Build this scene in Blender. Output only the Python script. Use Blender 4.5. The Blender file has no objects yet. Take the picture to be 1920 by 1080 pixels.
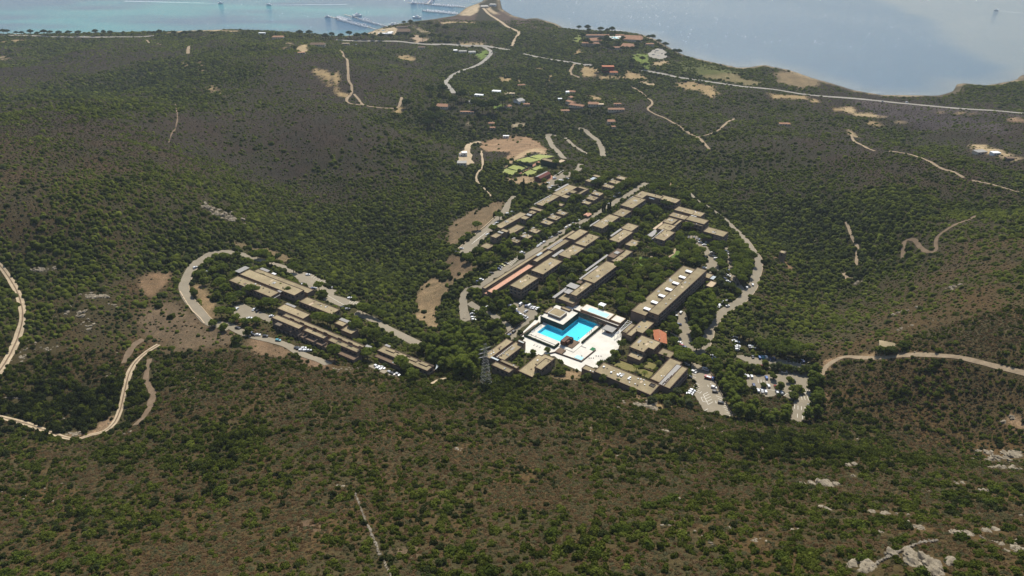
import bpy, bmesh, math, random
import numpy as np
random.seed(7); RNG = np.random.default_rng(11)
SC = bpy.context.scene
COL = SC.collection

# ------------------------------------------------------------------ camera, sky, sun, exposure
CAM_Z, PITCH, FPX = 350.0, math.radians(30.0), 1333.33
cam_d = bpy.data.cameras.new('camera'); cam = bpy.data.objects.new('camera', cam_d); COL.objects.link(cam)
cam.location = (0, 0, CAM_Z); cam.rotation_euler = (math.radians(90) - PITCH, 0, 0)
cam_d.sensor_width = 36; cam_d.lens = 25.0; cam_d.clip_start = 1; cam_d.clip_end = 30000
SC.camera = cam
SUN_EL, SUN_AZ = math.radians(51), math.radians(8)
w = bpy.data.worlds.new('World'); SC.world = w; w.use_nodes = True
wn = w.node_tree.nodes; wl = w.node_tree.links
bgn = wn.get('Background'); sky = wn.new('ShaderNodeTexSky'); sky.sky_type = 'NISHITA'; sky.sun_disc = False
sky.sun_elevation = SUN_EL; sky.sun_rotation = SUN_AZ; sky.altitude = 0; sky.air_density = 1.0; sky.dust_density = 0.6; sky.ozone_density = 1.0
wl.new(sky.outputs[0], bgn.inputs[0]); bgn.inputs[1].default_value = 0.092
sl = bpy.data.lights.new('sun', 'SUN'); sl.energy = 4.3; sl.angle = math.radians(0.53); sl.color = (1.0, 0.945, 0.84)
so = bpy.data.objects.new('sun', sl); COL.objects.link(so); so.rotation_euler = (-(math.pi/2 - SUN_EL), 0, -SUN_AZ)
SC.view_settings.view_transform = 'Standard'; SC.view_settings.look = 'None'
SC.view_settings.exposure = 0.28; SC.view_settings.gamma = 1.0; SC.view_settings.use_curve_mapping = False
SC.render.engine = 'CYCLES'
SC.cycles.max_bounces = 6; SC.cycles.diffuse_bounces = 3; SC.cycles.glossy_bounces = 2; SC.cycles.transmission_bounces = 2
SC.cycles.volume_bounces = 0; SC.cycles.transparent_max_bounces = 4; SC.cycles.use_denoising = True

# ------------------------------------------------------------------ survey: where things stand
FR = {'F':(0,0,1),'A1':(420,480,10.8),'A2':(500,560,10.8),'A3':(560,500,10.8),'A4':(580,590,10.8),'A5':(690,620,10.8),
 'A6':(900,610,9.82),'A7':(980,550,9.817),'A8':(1080,660,8.727),'B1':(1140,560,9),'B2':(1160,480,7.717),'B3':(1020,440,7.717),
 'B4':(890,470,9.817),'B5':(980,380,9),'B6':(840,380,9),'B7':(970,300,9),'B8':(1080,320,9),'C1':(1140,340,7.717),
 'C2':(1240,400,7.2),'C3':(920,270,12),'C4':(600,0,5.647),'C5':(1060,40,8),'C6':(840,120,5.333),'C7':(1270,640,7.2),'C8':(1360,600,5.4),
 'T1':(0,0,4),'T2':(480,0,4),'T3':(960,0,4),'T4':(1440,0,4),'L5':(0,440,2.571),'R6':(1280,600,4.5),'R7':(1440,240,2.25),'R8':(1400,780,3.6),
 'Z1':(320,440,3.857),'Z2':(600,500,4.909),'Z3':(840,540,5.4),'Z4':(1080,560,4.5),'Z5':(1140,420,4.909),'Z6':(840,380,4.909),
 'Z7':(840,240,5.4),'Z8':(1080,310,5.333),'D1':(420,840,4),'D2':(0,640,4.91),'D3':(900,740,4.8),'D4':(1560,640,4.908)}
def px(f, x, y):
    a = FR[f]; return (a[0] + x / a[2], a[1] + y / a[2])
def ray(u, v):
    x = (u - 960.0) / FPX; y = -(v - 540.0) / FPX
    c, s = math.cos(PITCH), math.sin(PITCH)
    return x, c + y * s, -s + y * c
def on_plane(u, v, z):
    d = ray(u, v); t = (z - CAM_Z) / d[2]; return (d[0] * t, d[1] * t)

def lattice(ix, iy, seed):
    h = (ix.astype(np.int64) * 374761393 + iy.astype(np.int64) * 668265263 + seed * 1442695041) & 0xFFFFFFFF
    h = ((h ^ (h >> 13)) * 1274126177) & 0xFFFFFFFF
    return ((h ^ (h >> 16)) & 0xFFFF) / 65535.0
def vnoise(x, y, s, seed):
    x = np.asarray(x) / s; y = np.asarray(y) / s
    x0 = np.floor(x); y0 = np.floor(y); fx = x - x0; fy = y - y0
    fx = fx*fx*(3-2*fx); fy = fy*fy*(3-2*fy)
    a = lattice(x0, y0, seed); b = lattice(x0+1, y0, seed); c = lattice(x0, y0+1, seed); d = lattice(x0+1, y0+1, seed)
    return (a*(1-fx)+b*fx)*(1-fy) + (c*(1-fx)+d*fx)*fy
def fbm(x, y, s, seed, octs=4):
    r = 0; amp = 0.5; tot = 0
    for k in range(octs):
        r = r + amp * vnoise(x, y, s / 2**k, seed + k * 17); tot += amp; amp *= 0.5
    return r / tot          # 0..1

# heights of the ground, metres above the sea
CP = [(1060,610,52),(940,680,52),(1180,720,54),(1280,680,53),(1330,720,54),(1360,770,56),(1000,500,51),(900,560,50),(870,470,46),
(1000,420,46),(1050,370,43),(960,310,40),(1150,340,42),(1200,420,48),(1250,540,52),(1340,480,49),(1410,470,46),(1400,540,49),(1290,370,43),
(1420,640,50),(1460,720,50),(1500,790,52),(360,540,65),(380,600,65),(450,520,62),(560,560,61),(600,640,60),(700,620,55),(760,690,54),(650,540,56),
(800,590,30),(740,500,20),(660,450,24),(560,420,30),(500,360,28),(470,300,42),(830,540,41),(850,440,39),(860,400,37),(880,340,33),(830,300,27),
(810,240,19),(800,180,16),(0,250,112),(100,230,110),(200,300,112),(300,360,100),(400,400,78),(440,330,58),(150,420,104),(0,400,116),(50,470,94),
(200,480,84),(300,460,75),(250,160,28),(130,150,32),(60,190,58),(330,200,84),(400,180,78),(400,120,54),(500,200,62),(600,250,56),(700,330,34),
(300,90,26),(330,72,22),(200,80,16),(100,75,12),(430,66,26),(500,72,26),(570,88,34),(650,110,30),(700,200,33),(760,195,26),(850,130,15),(930,95,10),(700,78,7),(820,75,7),
(0,74,10),(720,60,2),(790,48,3),(870,34,2),(905,12,2),(930,20,2),(965,40,2),(1000,55,3),(1080,66,6),(1160,70,8),(1210,80,6),(1260,105,5),(1340,125,5),
(1440,135,5),(1560,168,4),(1680,188,4),(1745,187,3),(1800,176,8),(1850,180,9),(1920,170,10),(1160,130,10),(1000,110,10),(1300,160,10),(1500,185,9),(1700,215,12),
(1900,225,17),(1100,200,14),(1200,250,22),(1000,230,16),(1350,230,30),(1500,260,42),(1650,260,38),(1800,300,45),(1920,280,45),(1260,290,26),(1330,310,30),
(1420,380,26),(1500,440,25),(1560,520,27),(1610,590,34),(1650,400,66),(1600,330,58),(1750,420,82),(1850,380,76),(1900,500,96),(1780,520,82),(1700,560,60),
(1680,480,52),(1640,650,70),(1560,680,58),(1560,760,55),(1740,665,88),(1900,690,106),(1850,600,100),(1700,760,66),(1850,760,80),(1900,850,88),(1750,850,66),(1620,780,58),
(1640,835,94),(1700,872,113),(1800,908,128),(1920,946,144),(960,1080,165),(300,1080,160),(1600,1080,182),(0,1080,150),(1920,1080,192),(960,900,116),(960,780,86),(820,735,66),
(1100,770,80),(1300,800,80),(1400,806,78),(1500,835,76),(600,710,78),(500,665,70),(600,850,104),(400,750,82),(300,900,108),(1300,900,113),(1600,920,122),
(230,720,69),(210,800,71),(150,825,72),(0,780,76),(100,770,64),(150,700,66),(280,640,66),(40,590,84),(0,500,93),(0,690,82),(80,640,74),(150,560,82),(250,560,71),(290,600,66),(0,850,86),(150,900,98)]
_c = np.array([on_plane(u, v, z) + (z,) for u, v, z in CP])
OUT = np.array([(-650,60,170),(650,60,205),(0,20,205),(-300,30,190),(300,30,215),(-1100,500,105),(1100,500,110),(-1900,1000,80),(1900,1000,60),(-2600,1500,50),(2600,1500,30),
 (-2600,300,120),(2600,300,120),(-2600,2600,0),(2600,2600,0),(0,2700,0),(-1700,1700,18),(-2300,1900,15)], float)
_c = np.vstack([_c, OUT]); _P = _c[:, :2] / 500.0; _Z = _c[:, 2]
def _tps(r2): return 0.5 * r2 * np.log(np.maximum(r2, 1e-12))
_n = len(_P); _d = ((_P[:, None] - _P[None])**2).sum(-1)
_A = np.zeros((_n+3, _n+3)); _A[:_n, :_n] = _tps(_d) + np.eye(_n) * 0.004
_A[:_n, _n] = 1; _A[:_n, _n+1:] = _P; _A[_n, :_n] = 1; _A[_n+1:, :_n] = _P.T
_W = np.linalg.solve(_A, np.concatenate([_Z, np.zeros(3)]))
def tps_eval(x, y):
    x = np.asarray(x, float).ravel(); y = np.asarray(y, float).ravel(); out = np.empty(len(x))
    for i in range(0, len(x), 20000):
        q = np.stack([x[i:i+20000], y[i:i+20000]], 1) / 500.0
        r2 = ((q[:, None] - _P[None])**2).sum(-1)
        out[i:i+20000] = _tps(r2) @ _W[:_n] + _W[_n] + q @ _W[_n+1:]
    return out
def axis(core, step, lim, grow):
    a = [0.0]; s = step
    while a[-1] < lim:
        if a[-1] >= core: s *= grow
        a.append(a[-1] + min(s, 16.0))
    return np.array(a)
_xp = axis(400, 3.0, 2700, 1.03); GX = np.concatenate([-_xp[:0:-1], _xp])
GY = 24.0 + axis(870, 3.0, 2650, 1.03)
MX, MY = np.meshgrid(GX, GY)
HZ = tps_eval(MX, MY).reshape(MX.shape)

# distance tools ------------------------------------------------------------
def seg_dist(X, Y, pts, closed):
    d = np.full(X.shape, 1e18); n = len(pts)
    for i in range(n if closed else n - 1):
        ax, ay = pts[i]; bx, by = pts[(i+1) % n]; vx, vy = bx-ax, by-ay; L = vx*vx + vy*vy + 1e-9
        t = np.clip(((X-ax)*vx + (Y-ay)*vy) / L, 0, 1)
        d = np.minimum(d, (X-ax-t*vx)**2 + (Y-ay-t*vy)**2)
    return np.sqrt(d)
def inside(X, Y, pts):
    r = np.zeros(X.shape, bool); n = len(pts); j = n - 1
    for i in range(n):
        xi, yi = pts[i]; xj, yj = pts[j]
        if yi != yj:
            r ^= ((yi > Y) != (yj > Y)) & (X < (xj - xi) * (Y - yi) / (yj - yi) + xi)
        j = i
    return r
def sdist(X, Y, pts):            # negative inside
    d = seg_dist(X, Y, pts, True); return np.where(inside(X, Y, pts), -d, d)
def window(pts, pad):
    p = np.array(pts); x0, y0 = p.min(0) - pad; x1, y1 = p.max(0) + pad
    i0, i1 = np.searchsorted(GY, [y0, y1]); j0, j1 = np.searchsorted(GX, [x0, x1])
    return slice(max(i0-1, 0), i1+1), slice(max(j0-1, 0), j1+1)

# the coast ------------------------------------------------------------------
COAST_W = [(-400,66),(-200,65),(0,64),(130,63),(300,62),(430,61),(520,64),(560,66),(640,68),(683,64.6),(709.8,54.9),(724,49.6),(747,45),(788,39),(812,36.5),(855,29.5),(862,25.7),(876,14),(890,9),(901,5),(908,1),(911,-12)]
COAST_E = [(938,-12),(936,0),(940,17),(960,29.5),(985,36),(1005,34),(1042,45),(1055,53),(1100,57),(1160,58),(1200,64),(1230,75),(1262,95),(1285,105),(1330,116),(1385,127.5),(1410,126),(1435,122),(1447,126),(1477,131),(1522,147),(1552,155),(1600,170),(1655,179),(1735,180),(1760,181),(1790,172),(1799,156),(1850,161),(1880,156),(1910,150),(1917,142),(1965,135),(2100,120),(2500,110)]
cw = [on_plane(u, v, 0) for u, v in COAST_W]; ce = [on_plane(u, v, 0) for u, v in COAST_E]
LAND = [(-4000, cw[0][1])] + cw + ce + [(4000, ce[-1][1]), (4000, -500), (-4000, -500)]
far = GY > 1000; _i = int(np.argmax(far))
sd = sdist(MX[_i:], MY[_i:], LAND)
zz = HZ[_i:]
t = np.clip(-sd / 45.0, 0, 1); t = t*t*(3-2*t)
landz = 0.35 + np.clip(-sd, 0, 60) * 0.02 + np.maximum(zz - 1.0, 0) * t
HZ[_i:] = np.where(sd < 0, landz, -np.minimum(5.0, sd * 0.06) + 0.35*np.exp(-np.maximum(sd,0)/3))
SHORE = np.full(MX.shape, -500.0); SHORE[_i:] = sd

# relief of the open hillside (kept off the built ground)
def poly(f, pts): return [px(f, x, y) for x, y in pts]
BUILT = [on_plane(u, v, 52) for u, v in [(330,500),(420,455),(560,480),(800,640),(880,560),(860,440),(960,350),(1000,280),(1180,320),(1300,360),(1440,480),(1420,600),(1540,640),(1530,820),(1390,790),(1230,740),(900,740),(700,720),(480,640),(360,620)]]
bd = sdist(MX, MY, BUILT); rel = np.clip(bd / 60.0, 0, 1)
rel2 = np.clip((bd - 20) / 160.0, 0, 1) * np.clip((MY - 300) / 150, 0.25, 1)
GULLY = 1 - np.abs(fbm(MX + MY*0.25, MY*0.8, 330, 3, 3) - 0.5)*4          # 1 along gully floors
GULLY = np.clip(GULLY, 0, 1)**1.6
HZ += np.clip(-SHORE / 250, 0, 1) * (rel2 * ((fbm(MX, MY, 260, 13, 3) - 0.5) * 36 - GULLY * 20 + 6) + rel * (fbm(MX, MY, 55, 5) - 0.5) * 4.5)
HZ[SHORE < -25] = np.maximum(HZ[SHORE < -25], 1.6)
HZ += np.clip(-SHORE / 60, 0, 1) * (fbm(MX, MY, 11, 9, 2) - 0.5) * 0.5 * rel

def ground(x, y):
    x = np.asarray(x, float); y = np.asarray(y, float)
    j = np.clip(np.searchsorted(GX, x) - 1, 0, len(GX)-2); i = np.clip(np.searchsorted(GY, y) - 1, 0, len(GY)-2)
    fx = np.clip((x - GX[j]) / (GX[j+1] - GX[j]), 0, 1); fy = np.clip((y - GY[i]) / (GY[i+1] - GY[i]), 0, 1)
    return (HZ[i, j]*(1-fx) + HZ[i, j+1]*fx)*(1-fy) + (HZ[i+1, j]*(1-fx) + HZ[i+1, j+1]*fx)*fy
def hz(x, y): return float(ground(x, y))
_TS = np.geomspace(90, 5200, 700)
def at(u, v, h=0.0):
    d = ray(u, v); X = d[0]*_TS; Y = d[1]*_TS; Z = CAM_Z + d[2]*_TS
    k = np.argmax(Z < ground(X, Y) + h)
    if not (Z < ground(X, Y) + h).any(): k = len(_TS) - 1
    a, b = _TS[max(k-1, 0)], _TS[k]
    for _ in range(26):
        m = (a + b) / 2
        if CAM_Z + d[2]*m < hz(d[0]*m, d[1]*m) + h: b = m
        else: a = m
    return (d[0]*b, d[1]*b, CAM_Z + d[2]*b)
def spot(f, x, y, h=0.0):
    u, v = px(f, x, y); return at(u, v, h)

# ------------------------------------------------------------------ object helpers
def tag(o, label=None, cat=None, group=None, kind=None):
    if label: o['label'] = label
    if cat: o['category'] = cat
    if group: o['group'] = group
    if kind: o['kind'] = kind
    return o
def empty(name, loc, rz=0.0, label=None, cat=None, group=None):
    o = bpy.data.objects.new(name, None); COL.objects.link(o); o.location = loc; o.rotation_euler = (0, 0, rz); o.empty_display_size = 0.5
    return tag(o, label, cat, group)
def link(name, me, parent=None):
    o = bpy.data.objects.new(name, me); COL.objects.link(o)
    if parent is not None: o.parent = parent
    return o
def mesh(name, V, F, mat=None, smooth=False):
    me = bpy.data.meshes.new(name); me.from_pydata([tuple(map(float, v)) for v in V], [], F); me.validate(); me.update()
    if mat is not None: me.materials.append(mat)
    if smooth: me.polygons.foreach_set('use_smooth', [True]*len(me.polygons))
    return me
class MB:
    def __init__(s): s.V = []; s.F = []
    def box(s, c, d, rz=0.0, taper=1.0):
        b = len(s.V); cx, cy, cz = c; x, y, z = d[0]/2, d[1]/2, d[2]/2; ca, sa = math.cos(rz), math.sin(rz)
        for k in (-1, 1):
            m = taper if k > 0 else 1.0
            for i, j in ((-1,-1),(1,-1),(1,1),(-1,1)):
                a, e = i*x*m, j*y*m; s.V.append((cx + a*ca - e*sa, cy + a*sa + e*ca, cz + k*z))
        s.F += [(b+3,b+2,b+1,b),(b+4,b+5,b+6,b+7)] + [(b+i, b+(i+1)%4, b+4+(i+1)%4, b+4+i) for i in range(4)]
        return s
    def bar(s, p, q, r, n=4, r2=None):
        p = np.array(p, float); q = np.array(q, float); d = q - p; L = np.linalg.norm(d)
        if L < 1e-6: return s
        d /= L; a = np.cross(d, (0,0,1.0) if abs(d[2]) < 0.9 else (1.0,0,0)); a /= np.linalg.norm(a); e = np.cross(d, a); b = len(s.V)
        r2 = r if r2 is None else r2
        for c, rr in ((p, r), (q, r2)):
            for k in range(n):
                t = 2*math.pi*(k+0.5)/n; s.V.append(tuple(c + rr*(math.cos(t)*a + math.sin(t)*e)))
        s.F += [(b+k, b+(k+1)%n, b+n+(k+1)%n, b+n+k) for k in range(n)] + [tuple(range(b+n-1, b-1, -1)), tuple(range(b+n, b+2*n))]
        return s
    def prism(s, pts, z0, z1, bottom=False):
        b = len(s.V); n = len(pts)
        s.V += [(p[0], p[1], z0) for p in pts] + [(p[0], p[1], z1) for p in pts]
        s.F += [(b+i, b+(i+1)%n, b+n+(i+1)%n, b+n+i) for i in range(n)] + [tuple(range(b+n, b+2*n))]
        if bottom: s.F.append(tuple(range(b+n-1, b-1, -1)))
        return s
    def ring(s, outer, inner, z0, z1):
        b = len(s.V); n = len(outer)
        for z in (z0, z1):
            s.V += [(p[0], p[1], z) for p in outer]; s.V += [(p[0], p[1], z) for p in inner]
        for i in range(n):
            j = (i+1) % n
            s.F += [(b+i, b+j, b+2*n+j, b+2*n+i), (b+n+j, b+n+i, b+3*n+i, b+3*n+j), (b+2*n+i, b+2*n+j, b+3*n+j, b+3*n+i)]
        return s
    def build(s, name, mat, parent=None, loc=None, smooth=False):
        V = s.V if loc is None else [(v[0]-loc[0], v[1]-loc[1], v[2]-loc[2]) for v in s.V]
        o = link(name, mesh(name, V, s.F, mat, smooth), parent)
        return o
def ccw(pts):
    a = sum(pts[i][0]*pts[(i+1)%len(pts)][1] - pts[(i+1)%len(pts)][0]*pts[i][1] for i in range(len(pts)))
    return list(pts) if a > 0 else list(pts)[::-1]
def offset(pts, d):               # outward for d > 0, ccw polygon
    n = len(pts); r = []
    for i in range(n):
        p0, p1, p2 = map(np.array, (pts[i-1], pts[i], pts[(i+1) % n]))
        a = (p1-p0)/(np.linalg.norm(p1-p0)+1e-9); b = (p2-p1)/(np.linalg.norm(p2-p1)+1e-9)
        n1 = np.array((a[1], -a[0])); n2 = np.array((b[1], -b[0]))
        m = (n1+n2) / max(0.35, 1 + n1 @ n2); r.append(tuple(p1 + m*d))
    return r
def snap(pts, az):
    ca, sa = math.cos(az), math.sin(az); q = [(p[0]*ca + p[1]*sa, -p[0]*sa + p[1]*ca) for p in pts]; n = len(q); E = []
    for i in range(n):
        a, b = q[i], q[(i+1) % n]
        E.append(('h', (a[1]+b[1])/2) if abs(b[0]-a[0]) > abs(b[1]-a[1]) else ('v', (a[0]+b[0])/2))
    r = []
    for i in range(n):
        e0, e1 = E[i-1], E[i]; x, y = q[i]
        for e in (e0, e1):
            if e[0] == 'h': y = e[1]
            else: x = e[1]
        r.append((x*ca - y*sa, x*sa + y*ca))
    return r

# ------------------------------------------------------------------ materials
def new_mat(name):
    m = bpy.data.materials.new(name); m.use_nodes = True; nt = m.node_tree; return m, nt, nt.nodes['Principled BSDF']
def N(nt, t, **kw):
    n = nt.nodes.new(t)
    for k, v in kw.items(): setattr(n, k, v)
    return n
def mixc(nt, fac, a, b, blend='MIX'):
    n = N(nt, 'ShaderNodeMix', data_type='RGBA', blend_type=blend)
    for sock, v in ((n.inputs[0], fac), (n.inputs[6], a), (n.inputs[7], b)):
        if isinstance(v, bpy.types.NodeSocket): nt.links.new(v, sock)
        elif isinstance(v, (int, float)): sock.default_value = v
        else: sock.default_value = (*v, 1) if len(v) == 3 else v
    return n.outputs[2]
def noise(nt, scale, detail=3, vec=None, rough=0.55):
    n = N(nt, 'ShaderNodeTexNoise'); n.inputs['Scale'].default_value = scale; n.inputs['Detail'].default_value = detail; n.inputs['Roughness'].default_value = rough
    if vec is None: vec = N(nt, 'ShaderNodeNewGeometry').outputs['Position']
    nt.links.new(vec, n.inputs['Vector']); return n.outputs[0]
def ramp(nt, fac, lo, hi):
    n = N(nt, 'ShaderNodeMapRange'); n.inputs[1].default_value = lo; n.inputs[2].default_value = hi; nt.links.new(fac, n.inputs[0]); return n.outputs[0]
def bump(nt, p, h, strength, dist):
    b = N(nt, 'ShaderNodeBump'); b.inputs['Strength'].default_value = strength; b.inputs['Distance'].default_value = dist
    nt.links.new(h, b.inputs['Height']); nt.links.new(b.outputs[0], p.inputs['Normal'])
def plain(name, c, rough=0.8, var=0.25, scale=0.6, c2=None, spec=0.3, metal=0.0, bmp=0.0):
    m, nt, p = new_mat(name); p.inputs['Roughness'].default_value = rough; p.inputs['Specular IOR Level'].default_value = spec; p.inputs['Metallic'].default_value = metal
    a = ramp(nt, noise(nt, scale, 4), 0.3, 0.7); lo = tuple(v*(1-var) for v in c); hi = c2 or tuple(min(v*(1+var), 0.95) for v in c)
    col = mixc(nt, a, lo, hi)
    col = mixc(nt, ramp(nt, noise(nt, scale*9, 2), 0.35, 0.7), col, tuple(v*(1-var*0.7) for v in c)) if var > 0.12 else col
    nt.links.new(col, p.inputs['Base Color'])
    if bmp: bump(nt, p, noise(nt, scale*12, 2), bmp, 0.1)
    return m
M = {}
M['roof'] = plain('gravel_roof', (0.36,0.295,0.182), 0.95, 0.30, 0.13, spec=0.1, bmp=0.3)
M['roof_grey'] = plain('grey_sheet_roof', (0.30,0.285,0.26), 0.6, 0.15, 0.4)
M['roof_blue'] = plain('pale_glass_roof', (0.42,0.47,0.48), 0.25, 0.1, 0.5, spec=0.5)
M['roof_terra'] = plain('terracotta_paving', (0.60,0.33,0.22), 0.85, 0.12, 0.6, spec=0.15)
M['tile'] = plain('clay_roof_tile', (0.46,0.17,0.085), 0.85, 0.25, 0.9, spec=0.15)
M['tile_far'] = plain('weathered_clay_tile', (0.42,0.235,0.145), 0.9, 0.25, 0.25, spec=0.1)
M['tile_brown'] = plain('brown_roof_tile', (0.20,0.14,0.095), 0.9, 0.25, 0.8, spec=0.1)
M['wall'] = plain('brown_render_wall', (0.26,0.195,0.148), 0.9, 0.2, 0.3, spec=0.1)
M['parapet'] = plain('brown_parapet_cap', (0.13,0.092,0.066), 0.9, 0.2, 0.5, spec=0.1)
M['white'] = plain('white_paving', (0.70,0.66,0.57), 0.8, 0.11, 0.18, spec=0.2)
M['white_paint'] = plain('white_paint', (0.80,0.80,0.78), 0.5, 0.04, 0.8)
M['ledge'] = plain('tan_balcony_ledge', (0.30,0.225,0.165), 0.9, 0.2, 0.4, spec=0.1)
M['cream'] = plain('cream_wall', (0.62,0.52,0.40), 0.85, 0.1, 0.5, spec=0.15)
M['sandstone'] = plain('pale_kerb_stone', (0.55,0.43,0.29), 0.9, 0.12, 0.7, spec=0.1)
M['red_wall'] = plain('red_render_wall', (0.17,0.060,0.05), 0.9, 0.15, 0.4, spec=0.1)
M['dkgreen'] = plain('dark_green_screen', (0.018,0.045,0.036), 0.7, 0.2, 0.6)
M['hedge'] = plain('clipped_hedge', (0.022,0.034,0.018), 0.9, 0.4, 1.2, spec=0.1)
M['darkwood'] = plain('dark_brown_wood', (0.13,0.055,0.028), 0.7, 0.3, 0.8)
M['black'] = plain('dark_opening', (0.012,0.011,0.010), 0.7, 0.0, 1)
M['metal'] = plain('galvanised_steel', (0.20,0.205,0.205), 0.45, 0.1, 0.9, metal=0.4)
M['wood'] = plain('weathered_timber', (0.19,0.15,0.11), 0.85, 0.2, 1.0, spec=0.15)
M['rubber'] = plain('tyre_rubber', (0.014,0.014,0.014), 0.85, 0.0, 1)
M['asphalt'] = plain('sun_bleached_asphalt', (0.275,0.235,0.17), 0.92, 0.14, 0.12, spec=0.15)
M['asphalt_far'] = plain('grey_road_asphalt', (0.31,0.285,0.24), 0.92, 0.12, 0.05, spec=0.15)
M['dirt'] = plain('pale_dirt_track', (0.47,0.37,0.245), 0.95, 0.3, 0.35, spec=0.05)
M['dirt_mid'] = plain('dull_dirt_track', (0.34,0.26,0.17), 0.95, 0.3, 0.25, spec=0.05)
M['dirt_dim'] = plain('worn_earth_track', (0.20,0.145,0.095), 0.95, 0.3, 0.2, spec=0.05)
M['paint'] = plain('road_paint', (0.74,0.70,0.60), 0.7, 0.08, 1.0)
M['court'] = plain('artificial_grass_court', (0.30,0.325,0.10), 0.9, 0.18, 0.12, spec=0.1)
M['red_path'] = plain('red_clay_path', (0.43,0.21,0.14), 0.9, 0.15, 0.4, spec=0.1)
M['lawn'] = plain('dry_lawn', (0.20,0.19,0.065), 0.95, 0.3, 0.12, c2=(0.27,0.215,0.10), spec=0.05)
M['lawn_green'] = plain('green_lawn', (0.13,0.19,0.045), 0.95, 0.25, 0.15, spec=0.05)
M['sand'] = plain('beach_sand', (0.55,0.46,0.31), 0.95, 0.12, 0.05, spec=0.05)
M['rock'] = plain('pale_granite', (0.27,0.225,0.16), 0.9, 0.4, 0.6, c2=(0.47,0.40,0.29), spec=0.1, bmp=0.9)
M['rock_dim'] = plain('lichened_stone', (0.24,0.21,0.165), 0.9, 0.3, 0.5, spec=0.1, bmp=0.5)
M['boat'] = plain('white_boat_hull', (0.86,0.86,0.86), 0.7, 0.03, 1.0, spec=0.5)
M['boat_dark'] = plain('dark_blue_canopy', (0.05,0.08,0.16), 0.6, 0.1, 1.0)
M['skin'] = plain('tanned_skin', (0.42,0.24,0.15), 0.7, 0.05, 2.0)
M['mat_green'] = plain('green_play_mat', (0.035,0.17,0.07), 0.9, 0.1, 1.0)
M['glass'] = plain('dark_window_glass', (0.05,0.055,0.062), 0.1, 0.0, 1.0, spec=0.6)
M['flower'] = plain('oleander_flowers', (0.22,0.055,0.06), 0.9, 0.4, 1.5)
nt = M['roof'].node_tree; pr = nt.nodes['Principled BSDF']; src = pr.inputs['Base Color'].links[0].from_socket; oi = N(nt, 'ShaderNodeObjectInfo')
nt.links.new(mixc(nt, 1.0, src, mixc(nt, oi.outputs['Random'], (0.84,0.83,0.80), (1.08,1.06,1.03)), 'MULTIPLY'), pr.inputs['Base Color'])
def water_mat(name, c, c2, rough, scale):
    m, nt, p = new_mat(name); p.inputs['Roughness'].default_value = rough; p.inputs['Specular IOR Level'].default_value = 0.5
    col = mixc(nt, ramp(nt, noise(nt, 0.35, 3), 0.35, 0.65), c, c2); nt.links.new(col, p.inputs['Base Color'])
    bump(nt, p, noise(nt, scale, 2), 0.25, 0.08); return m
M['pool'] = water_mat('pool_water', (0.055,0.60,0.86), (0.14,0.68,0.90), 0.12, 1.5)
M['pool_pale'] = water_mat('shallow_pool_water', (0.42,0.84,0.90), (0.52,0.87,0.92), 0.12, 1.5)
M['pool_tile'] = plain('pale_blue_pool_tile', (0.34,0.80,0.88), 0.6, 0.06, 0.5)
wm, nt, p = new_mat('clear_pool_water'); out = nt.nodes['Material Output']; nt.nodes.remove(p)
tb = N(nt, 'ShaderNodeBsdfTransparent'); tb.inputs[0].default_value = (0.42,0.88,0.995,1); gb = N(nt, 'ShaderNodeBsdfGlossy'); gb.inputs['Roughness'].default_value = 0.08
fz = N(nt, 'ShaderNodeFresnel'); fz.inputs[0].default_value = 1.33; mx = N(nt, 'ShaderNodeMixShader'); bn = N(nt, 'ShaderNodeBump'); bn.inputs['Strength'].default_value = 0.3; bn.inputs['Distance'].default_value = 0.1
nt.links.new(noise(nt, 1.2, 2), bn.inputs['Height']); nt.links.new(bn.outputs[0], gb.inputs['Normal']); nt.links.new(bn.outputs[0], fz.inputs['Normal']); nt.links.new(fz.outputs[0], mx.inputs[0]); nt.links.new(tb.outputs[0], mx.inputs[1]); nt.links.new(gb.outputs[0], mx.inputs[2]); nt.links.new(mx.outputs[0], out.inputs[0]); M['pool'] = wm
M['pier'] = plain('bleached_pier_deck', (0.50,0.47,0.42), 0.85, 0.12, 0.3)
def paint(name, c):
    m, nt, p = new_mat(name); p.inputs['Base Color'].default_value = (*c, 1); p.inputs['Roughness'].default_value = 0.35
    p.inputs['Coat Weight'].default_value = 0.5; p.inputs['Coat Roughness'].default_value = 0.08
    nt.links.new(mixc(nt, ramp(nt, noise(nt, 1.3, 2), 0.4, 0.7), c, tuple(v*0.85 for v in c)), p.inputs['Base Color']); return m
CARC = {'w':('white',(0.80,0.80,0.80)),'s':('silver',(0.42,0.43,0.44)),'k':('black',(0.018,0.018,0.02)),'b':('dark blue',(0.03,0.055,0.15)),'r':('red',(0.33,0.03,0.025)),
        'g':('grey',(0.14,0.145,0.15)),'t':('turquoise',(0.10,0.36,0.42)),'y':('yellow',(0.55,0.50,0.12)),'l':('blue',(0.07,0.16,0.42))}
CARM = {k: paint(v[0].replace(' ', '_') + '_car_paint', v[1]) for k, v in CARC.items()}
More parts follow.
